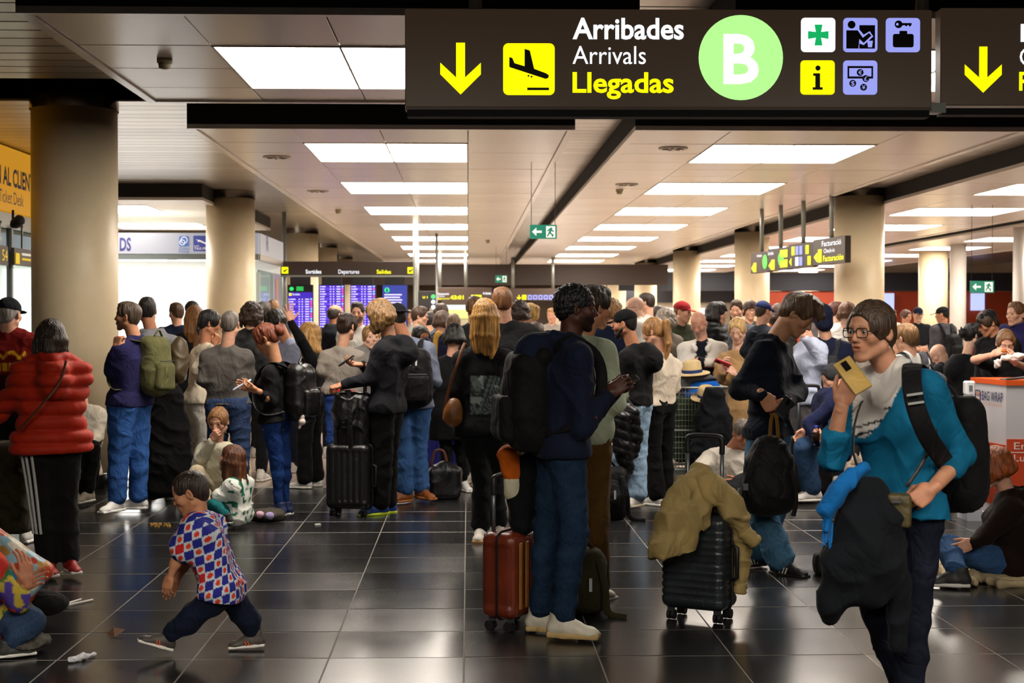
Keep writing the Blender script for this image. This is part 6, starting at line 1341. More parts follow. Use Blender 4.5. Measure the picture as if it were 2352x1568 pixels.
def suitcase(label, c, rot, size, mt, handle=None, ribs=None, wheels=True, name='suitcase', rim=None):
    """c = ground centre; size = width, depth, height of the shell; rot = direction of the broad face's local X"""
    w_, d_, h_ = size; R = rotz(rot); z0 = .065; c = np.array([c[0], c[1], 0.]); e = empty(name, c, label, 'suitcase', 'suitcases'); m = c+[0, 0, z0+h_/2]
    S = Sculpt(); S.box(m, (w_/2, d_/2, h_/2), .045, R, k=.0)
    V, Q = S.mesh(.0125); L_ = (V-m)@R
    if ribs: 
        N = vnormals(V, Q); ph = L_[:, 2]/ribs if ribs > 0 else L_[:, 0]/(-ribs); inn = np.abs(L_[:, 2]) < h_/2-.06; V = V+N*(np.where(inn, -.008*(np.cos(ph*2*pi) > .35), 0))[:, None]
    obj('shell', V, Q, mt, e)
    b = MB(); x, y, r = w_/2+.002, d_*.0, .05
    seam = [m+R@np.array([px, 0, pz]) for px, pz in rrect(w_+.006, h_+.006, .05, 5)]; b.tube(seam+[seam[0]], .007, 6, cap=False); b.build('zip_seam', rim or M_GRIP, e)
    MB().tube([m+R@np.array(q) for q in ((w_/2, -.0, -.09), (w_/2+.03, 0, -.08), (w_/2+.03, 0, .08), (w_/2, 0, .09))], .012, 8).build('side_handle', M_GRIP, e, smooth=True)
    if wheels:
        for sx in (-1, 1):
            for sy in (-1, 1):
                p = c+R@np.array([sx*(w_/2-.05), sy*(d_/2-.045), 0]); wk = empty('wheel', (0, 0, 0)); wk.parent = e
                MB().box(p+[0, 0, .062], (.018, .018, .014)).build('fork', M_GRIP, wk)
                for q in (-1, 1): MB().lathe(p+R@np.array([q*.013, .008, .0])+[0, 0, .027], [(.012, -.008), (.026, -.008), (.026, .008), (.012, .008)], 14, R=R@roty(pi/2)).build('tyre', M_TYRE, wk, smooth=False)
    if handle:
        for s in (-1, 1): MB().tube([m+R@np.array([s*w_*.27, d_*.32, h_/2-.02]), m+R@np.array([s*w_*.27, d_*.32, handle-z0-h_/2-.03])], .011, 8).build('handle_tube', M_ALU, e, smooth=True)
        MB().tube(bezier([m+R@np.array([s*w_*.27, d_*.32, handle-z0-h_/2+dz]) for s, dz in ((-1, -.09), (-1, -.02), (-.8, 0), (0, .004), (.8, 0), (1, -.02), (1, -.09))], 40), .0155, 8).build('handle_grip', M_GRIP, e, smooth=True)
    return e, m, R
def phone(label, c, nrm, upv, col='#15151a', size=(.074, .155, .009), cam_=True, glow=False):
    R = frame(np.array(nrm, float), np.array(upv, float)); e = empty('phone', c, label, 'phone', 'phones')        # local Y = back-face normal
    S = Sculpt(); S.box(c, (size[0]/2, size[2]/2+.002, size[1]/2), .005, R, k=0); V, Q = S.mesh(.004); obj('case', V, Q, mat('leather', col, rough=.4), e)
    MB().box(c-R@np.array([0, size[2]/2+.002, 0]), (size[0]/2-.004, .001, size[1]/2-.004), R=R).build('screen', mat('emit', '#c9d4ea', e=.6) if glow else Mp('#0a0b0d', rough=.08), e)
    if cam_: MB().box(c+R@np.array([0, size[2]/2+.003, size[1]*.28]), (.012, .002, .02), R=R, bev=.0015).build('camera_window', Mp('#0a0a0b', rough=.1), e)
    return e

# --- woman's things
p = PP['woman']; W = p['W']
backpack('black backpack worn by the woman in the teal sweater', p, (.3, .16, .44), M_NYL2, .011, ctr=(2178, 1040, .16), pocket=False, straps=(), seed=8)
wb = D.objects['backpack']; strap([W(q) for q in ((2125, 858, .05), (2098, 836, -.08), (2094, 875, -.235), (2104, 935, -.285), (2130, 1000, -.275), (2163, 1050, -.17), (2188, 1090, .05))], .07, M_NYL2, wb, 'shoulder_strap', .14, up=(0, 0, 1))
for yy in (905, 925): MB().box(W((2101+(yy-905)*.15, yy, -.298)), (.028, .003, .004), R=rotz(-.1)@roty(-.15)).build('reflective_strip', Mp('#9a9c98', rough=.4), wb)
wp = W((1958, 862, -.2)); phone('gold phone in the raised hand of the woman in glasses', wp, unit([-.25, -.8, .46]), unit([-.42, .55, .72]), '#a98a45', (.072, .148, .01))
S = Sculpt()
for a in ([(1975, 1125, -.22, .04), (1955, 1200, -.24, .062), (1935, 1290, -.24, .068), (1912, 1380, -.22, .05), (1905, 1415, -.2, .04)], [(2010, 1120, -.2, .045), (2032, 1190, -.22, .07), (2025, 1300, -.24, .075), (2005, 1360, -.24, .055)], [(1975, 1150, -.2, .055), (1988, 1270, -.26, .08), (1970, 1360, -.26, .055)], [(2052, 1200, -.18, .04), (2062, 1350, -.2, .042), (2062, 1480, -.2, .042)]):
    S.chain([W(q[:3]) for q in a], [q[3] for q in a], k=.04)
soft('coat', S, .011, Mc('#0b0f14', var=.15), 'dark navy coat draped over the arm of the woman in teal', 'coat', amp=.009, freq=20, seed=21)
S = Sculpt(); S.chain([W(q) for q in ((1985, 1075, -.2), (1945, 1105, -.24), (1915, 1145, -.26), (1893, 1165, -.26))], [.022, .033, .036, .03], k=.03); S.chain([W(q) for q in ((1955, 1090, -.24), (1925, 1130, -.28), (1900, 1172, -.28))], [.02, .03, .026], k=.02); S.chain([W(q) for q in ((1910, 1150, -.27), (1903, 1185, -.27), (1898, 1215, -.27))], [.02, .016, .013], k=.02)
sc_o = soft('scarf', S, .008, Mc('#0d62a6', var=.2), 'bright blue fringed scarf hanging beside the dark navy coat', 'scarf', amp=.006, freq=45, seed=5)
b = MB()
for i in range(9): q = W((1889+3*i, 1195+3*(i % 3), -.27)); b.tube([q, q+[random.Random(i).uniform(-.008, .008), 0, -.07-.02*(i % 2)]], .0028, 5)
b.build('fringe', Mc('#0d62a6', var=.2), sc_o)
bg = empty('crossbody_bag', W((2068, 1170, -.26)), 'small olive crossbody bag at the hip of the woman in teal', 'bag')
S = Sculpt(); Rb = rotz(radians(-20)); S.box(W((2066, 1172, -.25)), (.042, .03, .062), .015, Rb, k=0); soft('pouch', S, .006, mat('leather', '#4a4122', rough=.5), parent=bg, amp=.002, freq=60)
MB().box(W((2060, 1152, -.285)), (.016, .003, .004), R=Rb).build('clasp', M_ALU, bg)
strap([W((2082, 1118, -.24)), W((2120, 1060, -.2)), W((2150, 985, -.12)), W((2120, 880, .02)), W((2070, 880, .12)), W((2000, 900, .1)), W((1968, 950, -.1)), W((1960, 1040, -.14)), W((1985, 1100, -.2))], .014, mat('leather', '#1d1a10', rough=.5), bg, 'strap', .35, up=(0, -1, 0))
er = W((2042, 797, -.04)); MB().lathe(er, [(.001, -.005), (.005, 0), (.001, .005)], 8).build('earring', Mp('#d9d4cc', rough=.2), p['e'], smooth=True)
# --- man with navy hoodie
p = PP['navy']; W = p['W']
backpack('large black roll-top backpack on the man in the navy hoodie', p, (.32, .2, .47), M_NYL2, .011, ctr=(1210, 922, 0), roll=True, seed=4, tiltb=-.16)
phone('dark phone in the hands of the man in the navy hoodie', W((1432, 876, -.04)), (.2, .3, -.9), (.9, .1, .3))
# --- youth
p = PP['youth']; W = p['W']
e = empty('backpack', W((1768, 1190, -.34)), 'black school backpack dangling from the hand of the youth', 'backpack', 'backpacks')
S = Sculpt(); S.box(W((1766, 1110, -.34)), (.155, .075, .19), .07, rotz(.1), k=0); S.ell(W((1768, 1045, -.34)), (.12, .07, .13), k=.05); S.ell(W((1766, 1130, -.38)), (.16, .07, .14), k=.05); soft('bag_body', S, .009, M_NYL, parent=e, amp=.005, seed=6)
MB().tube(bezier([W((1768, 1010, -.36)), W((1771, 965, -.36)), W((1777, 952, -.36)), W((1784, 965, -.36)), W((1788, 1010, -.36))], 20), .011, 8, flat=.4, up=(0, -1, 0)).build('top_handle', Mc('#6b4a1c'), e, smooth=True)
strap([W((1750, 1020, -.38)), W((1725, 1080, -.42)), W((1710, 1150, -.4))], .05, M_NYL, e, 'shoulder_strap', .2, up=(0, -1, 0)); strap([W((1800, 1030, -.38)), W((1822, 1100, -.4)), W((1828, 1150, -.4)), W((1822, 1185, -.4))], .03, M_NYL, e, 'shoulder_strap', .25, up=(0, -1, 0))
MB().box(W((1713, 1118, -.43)), (.014, .006, .02)).build('buckle', M_ALU, e)
phone('black phone held by the youth above the dangling backpack', W((1802, 935, -.33)), (.3, -.8, .4), (.5, .2, .6))
p = PP['olive']; e, c, R = backpack('olive green drawstring backpack on the man in the navy sweater', p, (.3, .2, .48), M_OLIVE, .012, ctr=(356, 838, .02), pocket=True, seed=9)
MB().tube(bezier([c+R@np.array(q) for q in ((.02, .14, -.02), (.06, .17, -.06), (.02, .16, -.1), (.05, .16, -.15))], 16), .003, 5).build('cord', Mp('#8a7c3c'), e)
p = PP['redhair']; e, c, R = backpack('black soft backpack with a white rabbit charm on the red haired woman', p, (.3, .19, .46), M_SHINY, .012, ctr=(690, 900, .0), seed=12)
q = p['W']((694, 968, -.12)); ch = empty('rabbit_charm', (0, 0, 0)); ch.parent = e
S = Sculpt(); S.ball(q, .028, k=.01); S.ball(q+[0, 0, .04], .022, k=.01); S.rc(q+[-.012, 0, .055], q+[-.016, 0, .08], .008, k=.005); S.rc(q+[.012, 0, .055], q+[.016, 0, .08], .008, k=.005); S.rc(q+[-.01, 0, -.02], q+[-.022, 0, -.05], .01, k=.01)
V, Q = S.mesh(.006); obj('plush', V, Q, Mc('#e2d3cd'), ch); MB().tube([q+[0, 0, .06], q+[0, .01, .13]], .003, 6).build('chain', M_ALU, ch)
phone('white edged phone in the hands of the red haired woman', PP['redhair']['W']((556, 884, -.14)), (.5, .1, -.85), (-.75, 0, .4), '#c9c9cf', glow=True)
p = PP['blond22']; phone('dark phone held above the suitcase by the youth with wavy blond hair', p['W']((796, 828, -.1)), (.55, 0, -.8), (-.8, 0, .55), '#14161c')
p = PP['cap23']; e, c, R = backpack('black backpack with a white arch logo on the man in the blue grey jacket', p, (.34, .2, .5), M_NYL, .013, ctr=(946, 868, -.2), seed=14)
lg = c+R@np.array([0, .13, .14]); MB().tube(bezier([lg+p['Rs']*x+p['up']*z-p['Fs']*.0 for x, z in ((-.025, -.03), (-.025, .02), (0, .04), (.025, .02), (.025, -.03))], 16), .008, 6).build('logo', Mp('#e6e6e6'), e)
p = PP['hood41']; backpack('dark grey backpack on the person with the navy hood up', p, (.3, .18, .44), mat('cloth', '#2a2c31', rough=.6), .016, seed=15)
p = PP['white47']; backpack('grey backpack on the person in white behind the teal sweater', p, (.3, .2, .44), mat('cloth', '#45464b'), .016, seed=16)
p = PP['grey46']; backpack('dark shoulder bag on the man in the dark grey jacket', p, (.28, .18, .4), M_NYL, .025, seed=17)
p = PP['buzz26']; strap([p['sh']+p['Rs']*-.12-p['Fs']*.13-p['up']*.3, p['sh']+p['Rs']*-.11-p['Fs']*.12+p['up']*.02, p['sh']+p['Rs']*-.1+p['up']*.07, p['sh']+p['Rs']*-.1+p['Fs']*.13-p['up']*.1], .06, Mc('#c79a4a'), p['e'], 'bag_strap', .2, up=(0, 0, 1))
p = PP['camel37']; phone('red phone held by the blonde woman in the camel coat', p['W']((1660, 833, -.34)), (-.3, -.4, -.8), (-.9, 0, .35), '#d8232f')
p = PP['dark24']; phone('dark purple phone at the mouth of the woman in grey green', p['W']((972, 790, -.33)), (-.2, -1, .1), (.7, 0, .6), '#2a1c36')
p = PP['blonde27']; W = p['W']; e = empty('handbag', W((1042, 985, -.06)), 'brown leather shoulder bag at the hip of the long haired blonde', 'bag')
S = Sculpt(); S.ell(W((1040, 955, -.08)), (.075, .06, .085), k=.02); S.ell(W((1043, 935, -.08)), (.06, .05, .07), k=.04); soft('pouch', S, .009, mat('leather', '#7a4a1e', rough=.4), parent=e, amp=.004)
strap([W((1020, 950, -.08)), W((1030, 900, -.1)), W((1052, 830, -.13)), W((1070, 790, .0)), W((1062, 900, .1)), W((1062, 950, .0))], .022, mat('leather', '#6a3d18', rough=.4), e, up=(0, -1, 0))
p = PP['cap30']; W = p['W']; S = Sculpt()
for a in ([(1405, 915, -.3, .06), (1420, 960, -.32, .085), (1430, 1030, -.32, .075), (1440, 1075, -.3, .06)], [(1415, 900, -.28, .04), (1450, 950, -.3, .06), (1462, 1000, -.28, .05), (1455, 1040, -.28, .045)]): S.chain([W(q[:3]) for q in a], [q[3] for q in a], k=.03)
V, Q = S.mesh(.011); N = vnormals(V, Q); V = V+N*((np.sqrt(np.abs(np.sin(V[:, 2]*42+V[:, 0]*14)))-.7)*.014)[:, None]
tag(obj('puffer_coat', V, Q, mat('leather', '#0d0d10', rough=.35), None, True, [V[:, 0].mean(), V[:, 1].mean(), V[:, 2].min()]), 'glossy black puffer coat hanging from the arm of the man in the black cap', 'coat')
p = PP['watch34']; W = p['W']; hp_ = empty('headphones', W((1604, 790, -.12)), 'white headphones resting around the neck of the bald man', 'headphones')
MB().tube(bezier([p['nk']+p['Rs']*x+p['Fs']*y+Z1*z for x, y, z in ((-.07, .1, -.01), (-.085, .02, .03), (0, -.085, .05), (.085, .02, .03), (.07, .1, -.01))], 24), .012, 8, flat=.6).build('band', Mp('#e3e0dc', rough=.4), hp_, smooth=True)
for x in (-1, 1): S = Sculpt(); S.ell(p['nk']+p['Rs']*x*.06+p['Fs']*.115-Z1*.03, (.026, .018, .034), k=0); V, Q = S.mesh(.006); obj('ear_cup', V, Q, Mp('#dcd9d5', rough=.4), hp_)
wt = p['j']['wL']; MB().tube([wt+unit(p['j']['eL']-wt)*.02, wt+unit(p['j']['eL']-wt)*.05], .034, 14).build('wristwatch', Mp('#e2731a', rough=.5), None, smooth=True, origin=wt); tag(D.objects['wristwatch'], 'bright orange watch on the wrist of the bald bearded man', 'watch')
p = PP['eat50']; W = p['W']; S = Sculpt(); S.ell(W((2318, 822, -.33)), (.075, .035, .03), k=.01); S.ell(W((2290, 835, -.33)), (.035, .025, .04), k=.03); S.ell(W((2340, 818, -.33)), (.05, .03, .035), k=.02); soft('napkin', S, .008, Mc('#e6e1dc', var=.05), 'crumpled white napkin in the hands of the girl in the black tee', 'napkin', amp=.01, freq=50)
S = Sculpt(); S.ell(W((2306, 806, -.34)), (.03, .02, .013), k=0); soft('sandwich', S, .006, Mc('#c9772a', var=.3), 'orange brown sandwich above the white napkin', 'sandwich', amp=.003, freq=80)
# --- grey suitcase with beige jacket
gs = suitcase('dark grey ribbed suitcase with a beige jacket over it in the foreground', ground(1606, 1421)[:2], radians(-30), (.36, .24, .5), mat('leather', '#23292c', rough=.32), handle=.965, ribs=.036)
Yj = 7.75; S = Sculpt(); A = lambda x, y, d=0: at(x, y, Yj+d)
def jch(L):
    for a in L: S.chain([A(*q[:3]) for q in a], [q[3] for q in a], k=.03)
jch(([(1598, 1090, .0, .05), (1570, 1130, -.08, .07), (1542, 1190, -.12, .078), (1526, 1255, -.13, .08), (1522, 1300, -.13, .07)], [(1600, 1100, .0, .045), (1590, 1170, -.1, .06), (1580, 1240, -.13, .058), (1576, 1300, -.13, .05)], [(1605, 1110, -.02, .045), (1612, 1170, -.09, .05), (1622, 1205, -.1, .035)]))
S.cut(A(1550, 1274, -.13), (.12, 0, -1))
jch(([(1608, 1085, .0, .05), (1645, 1120, -.02, .07), (1680, 1170, -.03, .07), (1708, 1215, -.03, .052)], [(1690, 1200, .02, .05), (1700, 1260, .03, .05), (1702, 1320, .03, .046), (1700, 1340, .03, .036)], [(1590, 1095, .06, .05), (1620, 1130, .1, .08), (1650, 1180, .1, .07)]))
jk = soft('jacket', S, .0095, mat('cloth', '#a08a58', var=.12, rough=.65), 'padded beige jacket draped over the handle of the grey suitcase', 'jacket', amp=.015, freq=30, seed=31)
for a, c_, r in (((1705, 1218, -.03), (1738, 1248, -.03), .042), ((1700, 1335, .03), (1697, 1362, .03), .04)):
    P = [A(*a)+(A(*c_)-A(*a))*t for t in np.linspace(0, 1, 7)]; MB().tube(P, [r*(.92+.14*(i % 2)) for i in range(7)], 14).build('cuff', mat('cloth', '#a08a58', var=.12, rough=.65), jk, smooth=True)
# --- black suitcase + duffel of the blond youth
bs = suitcase('black hard suitcase under a shiny duffel bag beside the blond youth', (xat(806, 12.05), 12.0), radians(-12), (.36, .25, .52), mat('leather', '#0b0b0d', rough=.35), handle=1.08, ribs=-.05)
S = Sculpt(); Yd_ = 12.0; S.box(at(812, 970, Yd_), (.15, .11, .25), .08, rotz(-.2), k=0); S.ell(at(790, 940, Yd_-.05), (.1, .1, .15), k=.04); e = empty('duffel_bag', at(812, 1040, Yd_), 'shiny black duffel bag strapped upright on the black suitcase', 'bag'); soft('bag_body', S, .011, mat('leather', '#0d0d0f', rough=.3), parent=e, amp=.01, freq=22, seed=7)
MB().tube(bezier([at(800, 895, Yd_-.1), at(803, 960, Yd_-.14), at(806, 1035, Yd_-.12)], 14), .02, 8, flat=.25, up=(0, -1, 0)).build('strap', M_NYL, e, smooth=True)
# blue case, terracotta bag, tote
suitcase('blue ribbed suitcase standing behind the jeans of the backpack man', (xat(1003, 14.0), 14.2), radians(10), (.4, .25, .6), mat('leather', '#1c1f6a', rough=.4), ribs=-.04)
S = Sculpt(); S.box(at(990, 920, 14.1), (.15, .1, .2), .06, k=0); soft('shopping_bag', S, .014, Mc('#8a4a34'), 'terracotta cloth bag on top of the blue suitcase', 'bag', amp=.008)
S = Sculpt(); S.box(ground(1022, 1148)+[0, .1, .14], (.15, .1, .14), .05, k=0); S.ell(ground(1022, 1148)+[0, .1, .24], (.12, .08, .1), k=.05); e = empty('tote_bag', ground(1022, 1148)+[0, .1, 0], 'black tote bag on the floor left of the white sneakers', 'bag'); soft('bag_body', S, .012, M_SHINY, parent=e, amp=.008, seed=19)
g0 = ground(1010, 1148)+[0, .1, .3]; MB().tube(bezier([g0+[-.08, 0, -.02], g0+[-.05, 0, .11], g0+[.03, 0, .12], g0+[.07, 0, -.02]], 20), .012, 8).build('handle', mat('leather', '#6a3a24'), e, smooth=True)
# striped suitcase with jacket left of the navy man's legs
rs_ = suitcase('rust brown striped suitcase standing left of the navy hoodie man', (xat(1180, 7.62), 7.66), radians(60), (.36, .2, .44), mat('leather', '#6a2a16', rough=.35), ribs=-.06, handle=.78)
for sx_ in (-.11, -.04, .04, .11):
    for sy_ in (-1, 1): MB().box(rs_[1]+rs_[2]@np.array([sx_, sy_*.1, 0]), (.013, .004, .17), R=rs_[2], bev=.002).build('tan_stripe', mat('leather', '#9a6a30', rough=.4), rs_[0])
Yk = 7.6
for nm, cl, ch_ in (('orange_sleeve', '#c05a0e', [(1168, 1045, .06), (1178, 1085, .055)]), ('cream_band', '#c9c3a8', [(1178, 1105, .05), (1180, 1132, .048)]), ('black_body', '#0c0d10', [(1188, 1150, .055), (1198, 1200, .06), (1210, 1160, .06), (1215, 1060, .06)])):
    S = Sculpt(); S.chain([at(x, y, Yk) for x, y, r in ch_], [r for x, y, r in ch_], k=.03)
    if nm == 'orange_sleeve': tj = empty('winter_jacket', at(1185, 1210, Yk), 'orange, cream and black jacket hanging over the striped suitcase', 'jacket')
    soft(nm, S, .009, Mc(cl), parent=tj, amp=.006)
def floor_pack(label, c, size, mt, vox=.012, rot=0., name='backpack'):
    w_, d_, h_ = size; e = empty(name, c, label, 'backpack', 'backpacks'); R = rotz(rot); m = np.array(c)+[0, 0, h_/2]
    S = Sculpt(); S.box(m, (w_/2, d_/2, h_/2), .07, R, k=0); S.ell(m+R@np.array([0, -d_*.4, -h_*.1]), (w_*.42, d_*.35, h_*.34), R, k=.05); soft('bag_body', S, vox, mt, parent=e, amp=.006)
    MB().tube(bezier([m+R@np.array([x, 0, z]) for x, z in ((-.05, h_/2-.01), (0, h_/2+.04), (.05, h_/2-.01))], 12), .011, 8).build('top_handle', mt, e, smooth=True)
    MB().tube(bezier([m+R@np.array(q) for q in ((w_*.3, -d_*.5, h_*.35), (w_*.42, -d_*.7, 0), (w_*.5, -d_*.6, -h_*.42), (w_*.9, -d_*.8, -h_*.49))], 16), .02, 8, flat=.25, up=(0, -1, 0)).build('strap', mt, e, smooth=True)
    MB().box(m+R@np.array([w_*.1, -d_*.76, 0]), (.008, .004, .035), R=R).build('reflector', Mp('#b9bcc0', rough=.4), e); return e
floor_pack('olive backpack on the floor behind the cream sneakers', ground(1345, 1418)+[0, .12, 0], (.24, .2, .36), mat('cloth', '#2c2a16'))
floor_pack('black backpack standing on the floor left of the light blue jeans', ground(1402, 1195)+[0, .1, 0], (.3, .22, .42), M_NYL)
floor_pack('black bag on the floor behind the light blue jeans', ground(1440, 1150)+[0, .35, 0], (.3, .22, .3), M_NYL2, .016)
# luggage trolley with its load
Yt = 13.35; tr = empty('luggage_trolley', (xat(1560, Yt), Yt, 0), 'wire mesh luggage trolley loaded behind the woman in the turtleneck', 'trolley'); M_WIRE = Mp('#8f938f', metal=.8, rough=.35)
x0, x1 = xat(1478, Yt), xat(1660, Yt); z0, z1 = .25, .98
for zz in (z0, .6, z1): MB().tube([(x0, Yt-.25, zz), (x1, Yt-.25, zz), (x1, Yt+.25, zz), (x0, Yt+.25, zz), (x0, Yt-.25, zz)], .012, 8).build('rail', M_WIRE, tr, smooth=True)
b = MB()
for i in range(26): x = x0+(x1-x0)*i/25; b.tube([(x, Yt-.25, z0), (x, Yt-.25, z1)], .003, 4)
for i in range(16): z = z0+(z1-z0)*i/15; b.tube([(x0, Yt-.25, z), (x1, Yt-.25, z)], .003, 4)
tag(b.build('wire_mesh', M_WIRE, tr), kind='stuff'); MB().box(((x0+x1)/2, Yt, .2), ((x1-x0)/2, .28, .02)).build('base_plate', M_WIRE, tr)
for x in (x0+.05, x1-.05): MB().lathe((x, Yt-.2, .085), [(.03, -.015), (.085, -.015), (.085, .015), (.03, .015)], 16, R=roty(pi/2)).build('wheel', M_TYRE, tr)
MB().tube([(x0, Yt-.2, z1), (x0-.06, Yt-.2, 1.08), (x0-.06, Yt+.2, 1.08), (x0, Yt+.2, z1)], .016, 8).build('push_bar', M_GRIP, tr, smooth=True)
S = Sculpt(); S.box(at(1600, 985, Yt), (.24, .2, .3), .08, k=0); soft('green_bag', S, .02, Mc('#2c3824'), 'dark green bag standing in the luggage trolley', 'bag', amp=.01)
S = Sculpt(); S.box(at(1612, 895, Yt-.02), (.15, .15, .09), .05, k=0); soft('blue_bag', S, .016, Mc('#1560c0'), 'bright blue bag on the loaded luggage trolley', 'bag', amp=.006)
S = Sculpt(); S.ell(at(1595, 868, Yt-.06), (.21, .13, .045), k=0); S.ell(at(1570, 885, Yt-.12), (.09, .07, .05), k=.03); soft('folded_sweater', S, .014, Mc('#56565a'), 'grey sweater folded under the straw hat', 'sweater', amp=.012)
def hat(label, c, s=1.0, tilt=.1):
    e = empty('straw_hat', c, label, 'hat', 'straw hats on the trolley'); R = rotx(tilt)@roty(-.08)
    MB().lathe(c, [(.155*s, .0), (.15*s, .008), (.088*s, .012), (.086*s, .02), (.078*s, .1*s), (.06*s, .115*s), (.02*s, .1*s)], 32, R=R).build('crown_and_brim', Mc('#c9b184', var=.1), e, smooth=True)
    MB().lathe(c, [(.0895*s, .014), (.0865*s, .04*s)], 32, R=R, cap=False).build('ribbon', Mc('#26386a'), e, smooth=True)
hat('straw hat with a blue ribbon on top of the loaded trolley', at(1590, 858, Yt-.1), 1.05); hat('second straw hat lower on the trolley by the black coat', at(1622, 912, Yt-.28), .9, .3)
S = Sculpt()
for a in ([(1628, 905, .055), (1615, 960, .07), (1600, 1040, .075), (1592, 1085, .06)], [(1650, 903, .055), (1662, 970, .075), (1672, 1060, .08)], [(1636, 910, .06), (1636, 1060, .09)], [(1642, 905, .05), (1648, 1050, .08)], [(1632, 905, .05), (1618, 1060, .08)]): S.chain([at(x, y, Yt-.42) for x, y, r in a], [r for x, y, r in a], k=.05)
soft('draped_coat', S, .016, Mc('#0f1116'), 'long black coat draped over the end of the luggage trolley', 'coat', amp=.012)
# long black coat beside the olive backpack
S = Sculpt()
for a in ([(375, 900, .07), (364, 980, .08), (354, 1070, .085), (350, 1125, .08)], [(402, 905, .07), (414, 990, .085), (424, 1080, .085), (424, 1125, .07)], [(388, 910, .08), (376, 1060, .1), (372, 1120, .1)], [(392, 910, .08), (402, 1060, .1), (404, 1118, .1)]): S.chain([at(x, y, 12.7) for x, y, r in a], [r for x, y, r in a], k=.05)
soft('hanging_coat', S, .015, Mc('#0c0c0d'), 'long black coat hanging below the olive backpack', 'coat', amp=.012)
S = Sculpt(); S.ell(at(412, 825, 12.9), (.09, .1, .2), k=0); S.ell(at(408, 850, 12.85), (.07, .08, .12), k=.04); soft('shoulder_bag', S, .014, mat('leather', '#4f4026', rough=.5), 'brown soft shoulder bag right of the olive backpack', 'bag', amp=.008)
# pull-along handle behind the youth, bottle
suitcase('black suitcase with a silver handle behind the youth in navy', (xat(1858, 13.0), 12.9), radians(5), (.34, .22, .5), mat('leather', '#131316', rough=.4), handle=1.0)
e = empty('water_bottle', at(1874, 1022, 12.3), 'clear water bottle with a blue cap right of the youth', 'bottle'); c = at(1874, 1022, 12.3)
MB().lathe(c, [(.03, 0), (.032, .02), (.032, .1), (.02, .13), (.012, .145)], 16).build('bottle_body', mat('glass', '#dfe8ee', rough=.05, ior=1.2), e, smooth=True); MB().lathe(c, [(.015, .145), (.015, .165)], 12).build('cap', Mp('#2337b0'), e, smooth=True)
# blankets and things on the floor
g = ground(2290, 1345); S = Sculpt(); S.rc(ground(2180, 1330)+[0, .1, .03], ground(2240, 1348)+[0, 0, .025], .04, .03, k=.03); S.chain([ground(2175, 1345)+[0, .05, .03], ground(2235, 1335)+[0, .0, .04], ground(2300, 1350)+[0, 0, .022], ground(2400, 1345)+[0, 0, .022]], [.035, .03, .026, .028], k=.03); S.box(ground(2330, 1335)+[0, .25, .02], (.42, .3, .022), .018, k=.03)
soft('cream_blanket', S, .011, Mc('#b9a784', var=.15), 'crumpled cream blanket under the person in the brown hoodie', 'blanket', amp=.008, freq=30)
S = Sculpt(); S.box(ground(590, 1195)+[0, .12, .035], (.2, .17, .04), .035, k=0); S.ell(ground(615, 1200)+[0, .1, .05], (.12, .12, .05), k=.04); soft('grey_pillow', S, .011, mat('cloth', '#4d463c', var=.5, sc=60), 'dark speckled cushion behind the little girl in the leafy top', 'cushion', amp=.008)
for i, (x, y, cl) in enumerate(((597, 1174, '#c9a0b4'), (620, 1176, '#a898c8'))): S = Sculpt(); S.ell(at(x, y+8, 11.5), (.034, .03, .03), k=0); soft('toy', S, .007, Mc(cl), ('pink', 'lilac')[i]+' soft toy on the speckled cushion', 'toy', amp=.003)
S = Sculpt(); S.chain([ground(160, 1522)+[0, 0, .012], ground(185, 1518)+[0, 0, .02], ground(215, 1508)+[0, 0, .012]], [.014, .018, .012], k=.01); soft('paper_napkin', S, .006, Mc('#d9d9de', var=.05), 'crumpled white paper on the floor at the lower left', 'litter', amp=.006, freq=70)
b = MB(); g = ground(262, 1462); b.add([g+[-.05, .05, .004], g+[.01, -.03, .004], g+[.05, .03, .03], g+[-.02, .07, .035]], [(0, 1, 2, 3), (3, 2, 1, 0)]); b.build('brown_wrapper', Mp('#6a4a30', rough=.7), None, origin=g); tag(D.objects['brown_wrapper'], 'folded brown wrapper on the black tiles left of the boy', 'litter')
for i, (a, c_) in enumerate((((150, 1390), (186, 1379)), ((158, 1392), (213, 1380)))): MB().tube([ground(*a)+[0, 0, .008], ground(*c_)+[0, 0, .008]], .006, 8).build('paper_stick', Mp('#d6d2c8'), None, origin=ground(*a)); tag(D.objects['paper_stick' if i == 0 else 'paper_stick.001'], ('shorter', 'longer')[i]+' of the two white paper sticks on the floor at the left', 'litter')
b = MB(); rs = random.Random(4)
for i in range(40): q = ground(345+rs.random()*48, 1202+rs.random()*8); b.box(q+[0, 0, .004], (.004+.005*rs.random(), .005, .004), R=rotz(rs.random()*3))
tag(b.build('crumbs', Mp('#b58a3a', rough=.7), None), 'golden crumbs scattered on the black tiles', 'crumbs', kind='stuff')
MB().box(ground(730, 1205)+[0, 0, .004], (.022, .014, .004), R=rotz(.3)).build('paper_scrap', Mp('#d9d6d0'), None); tag(D.objects['paper_scrap'], 'tiny white paper scrap on the tiles below the black suitcase', 'litter')
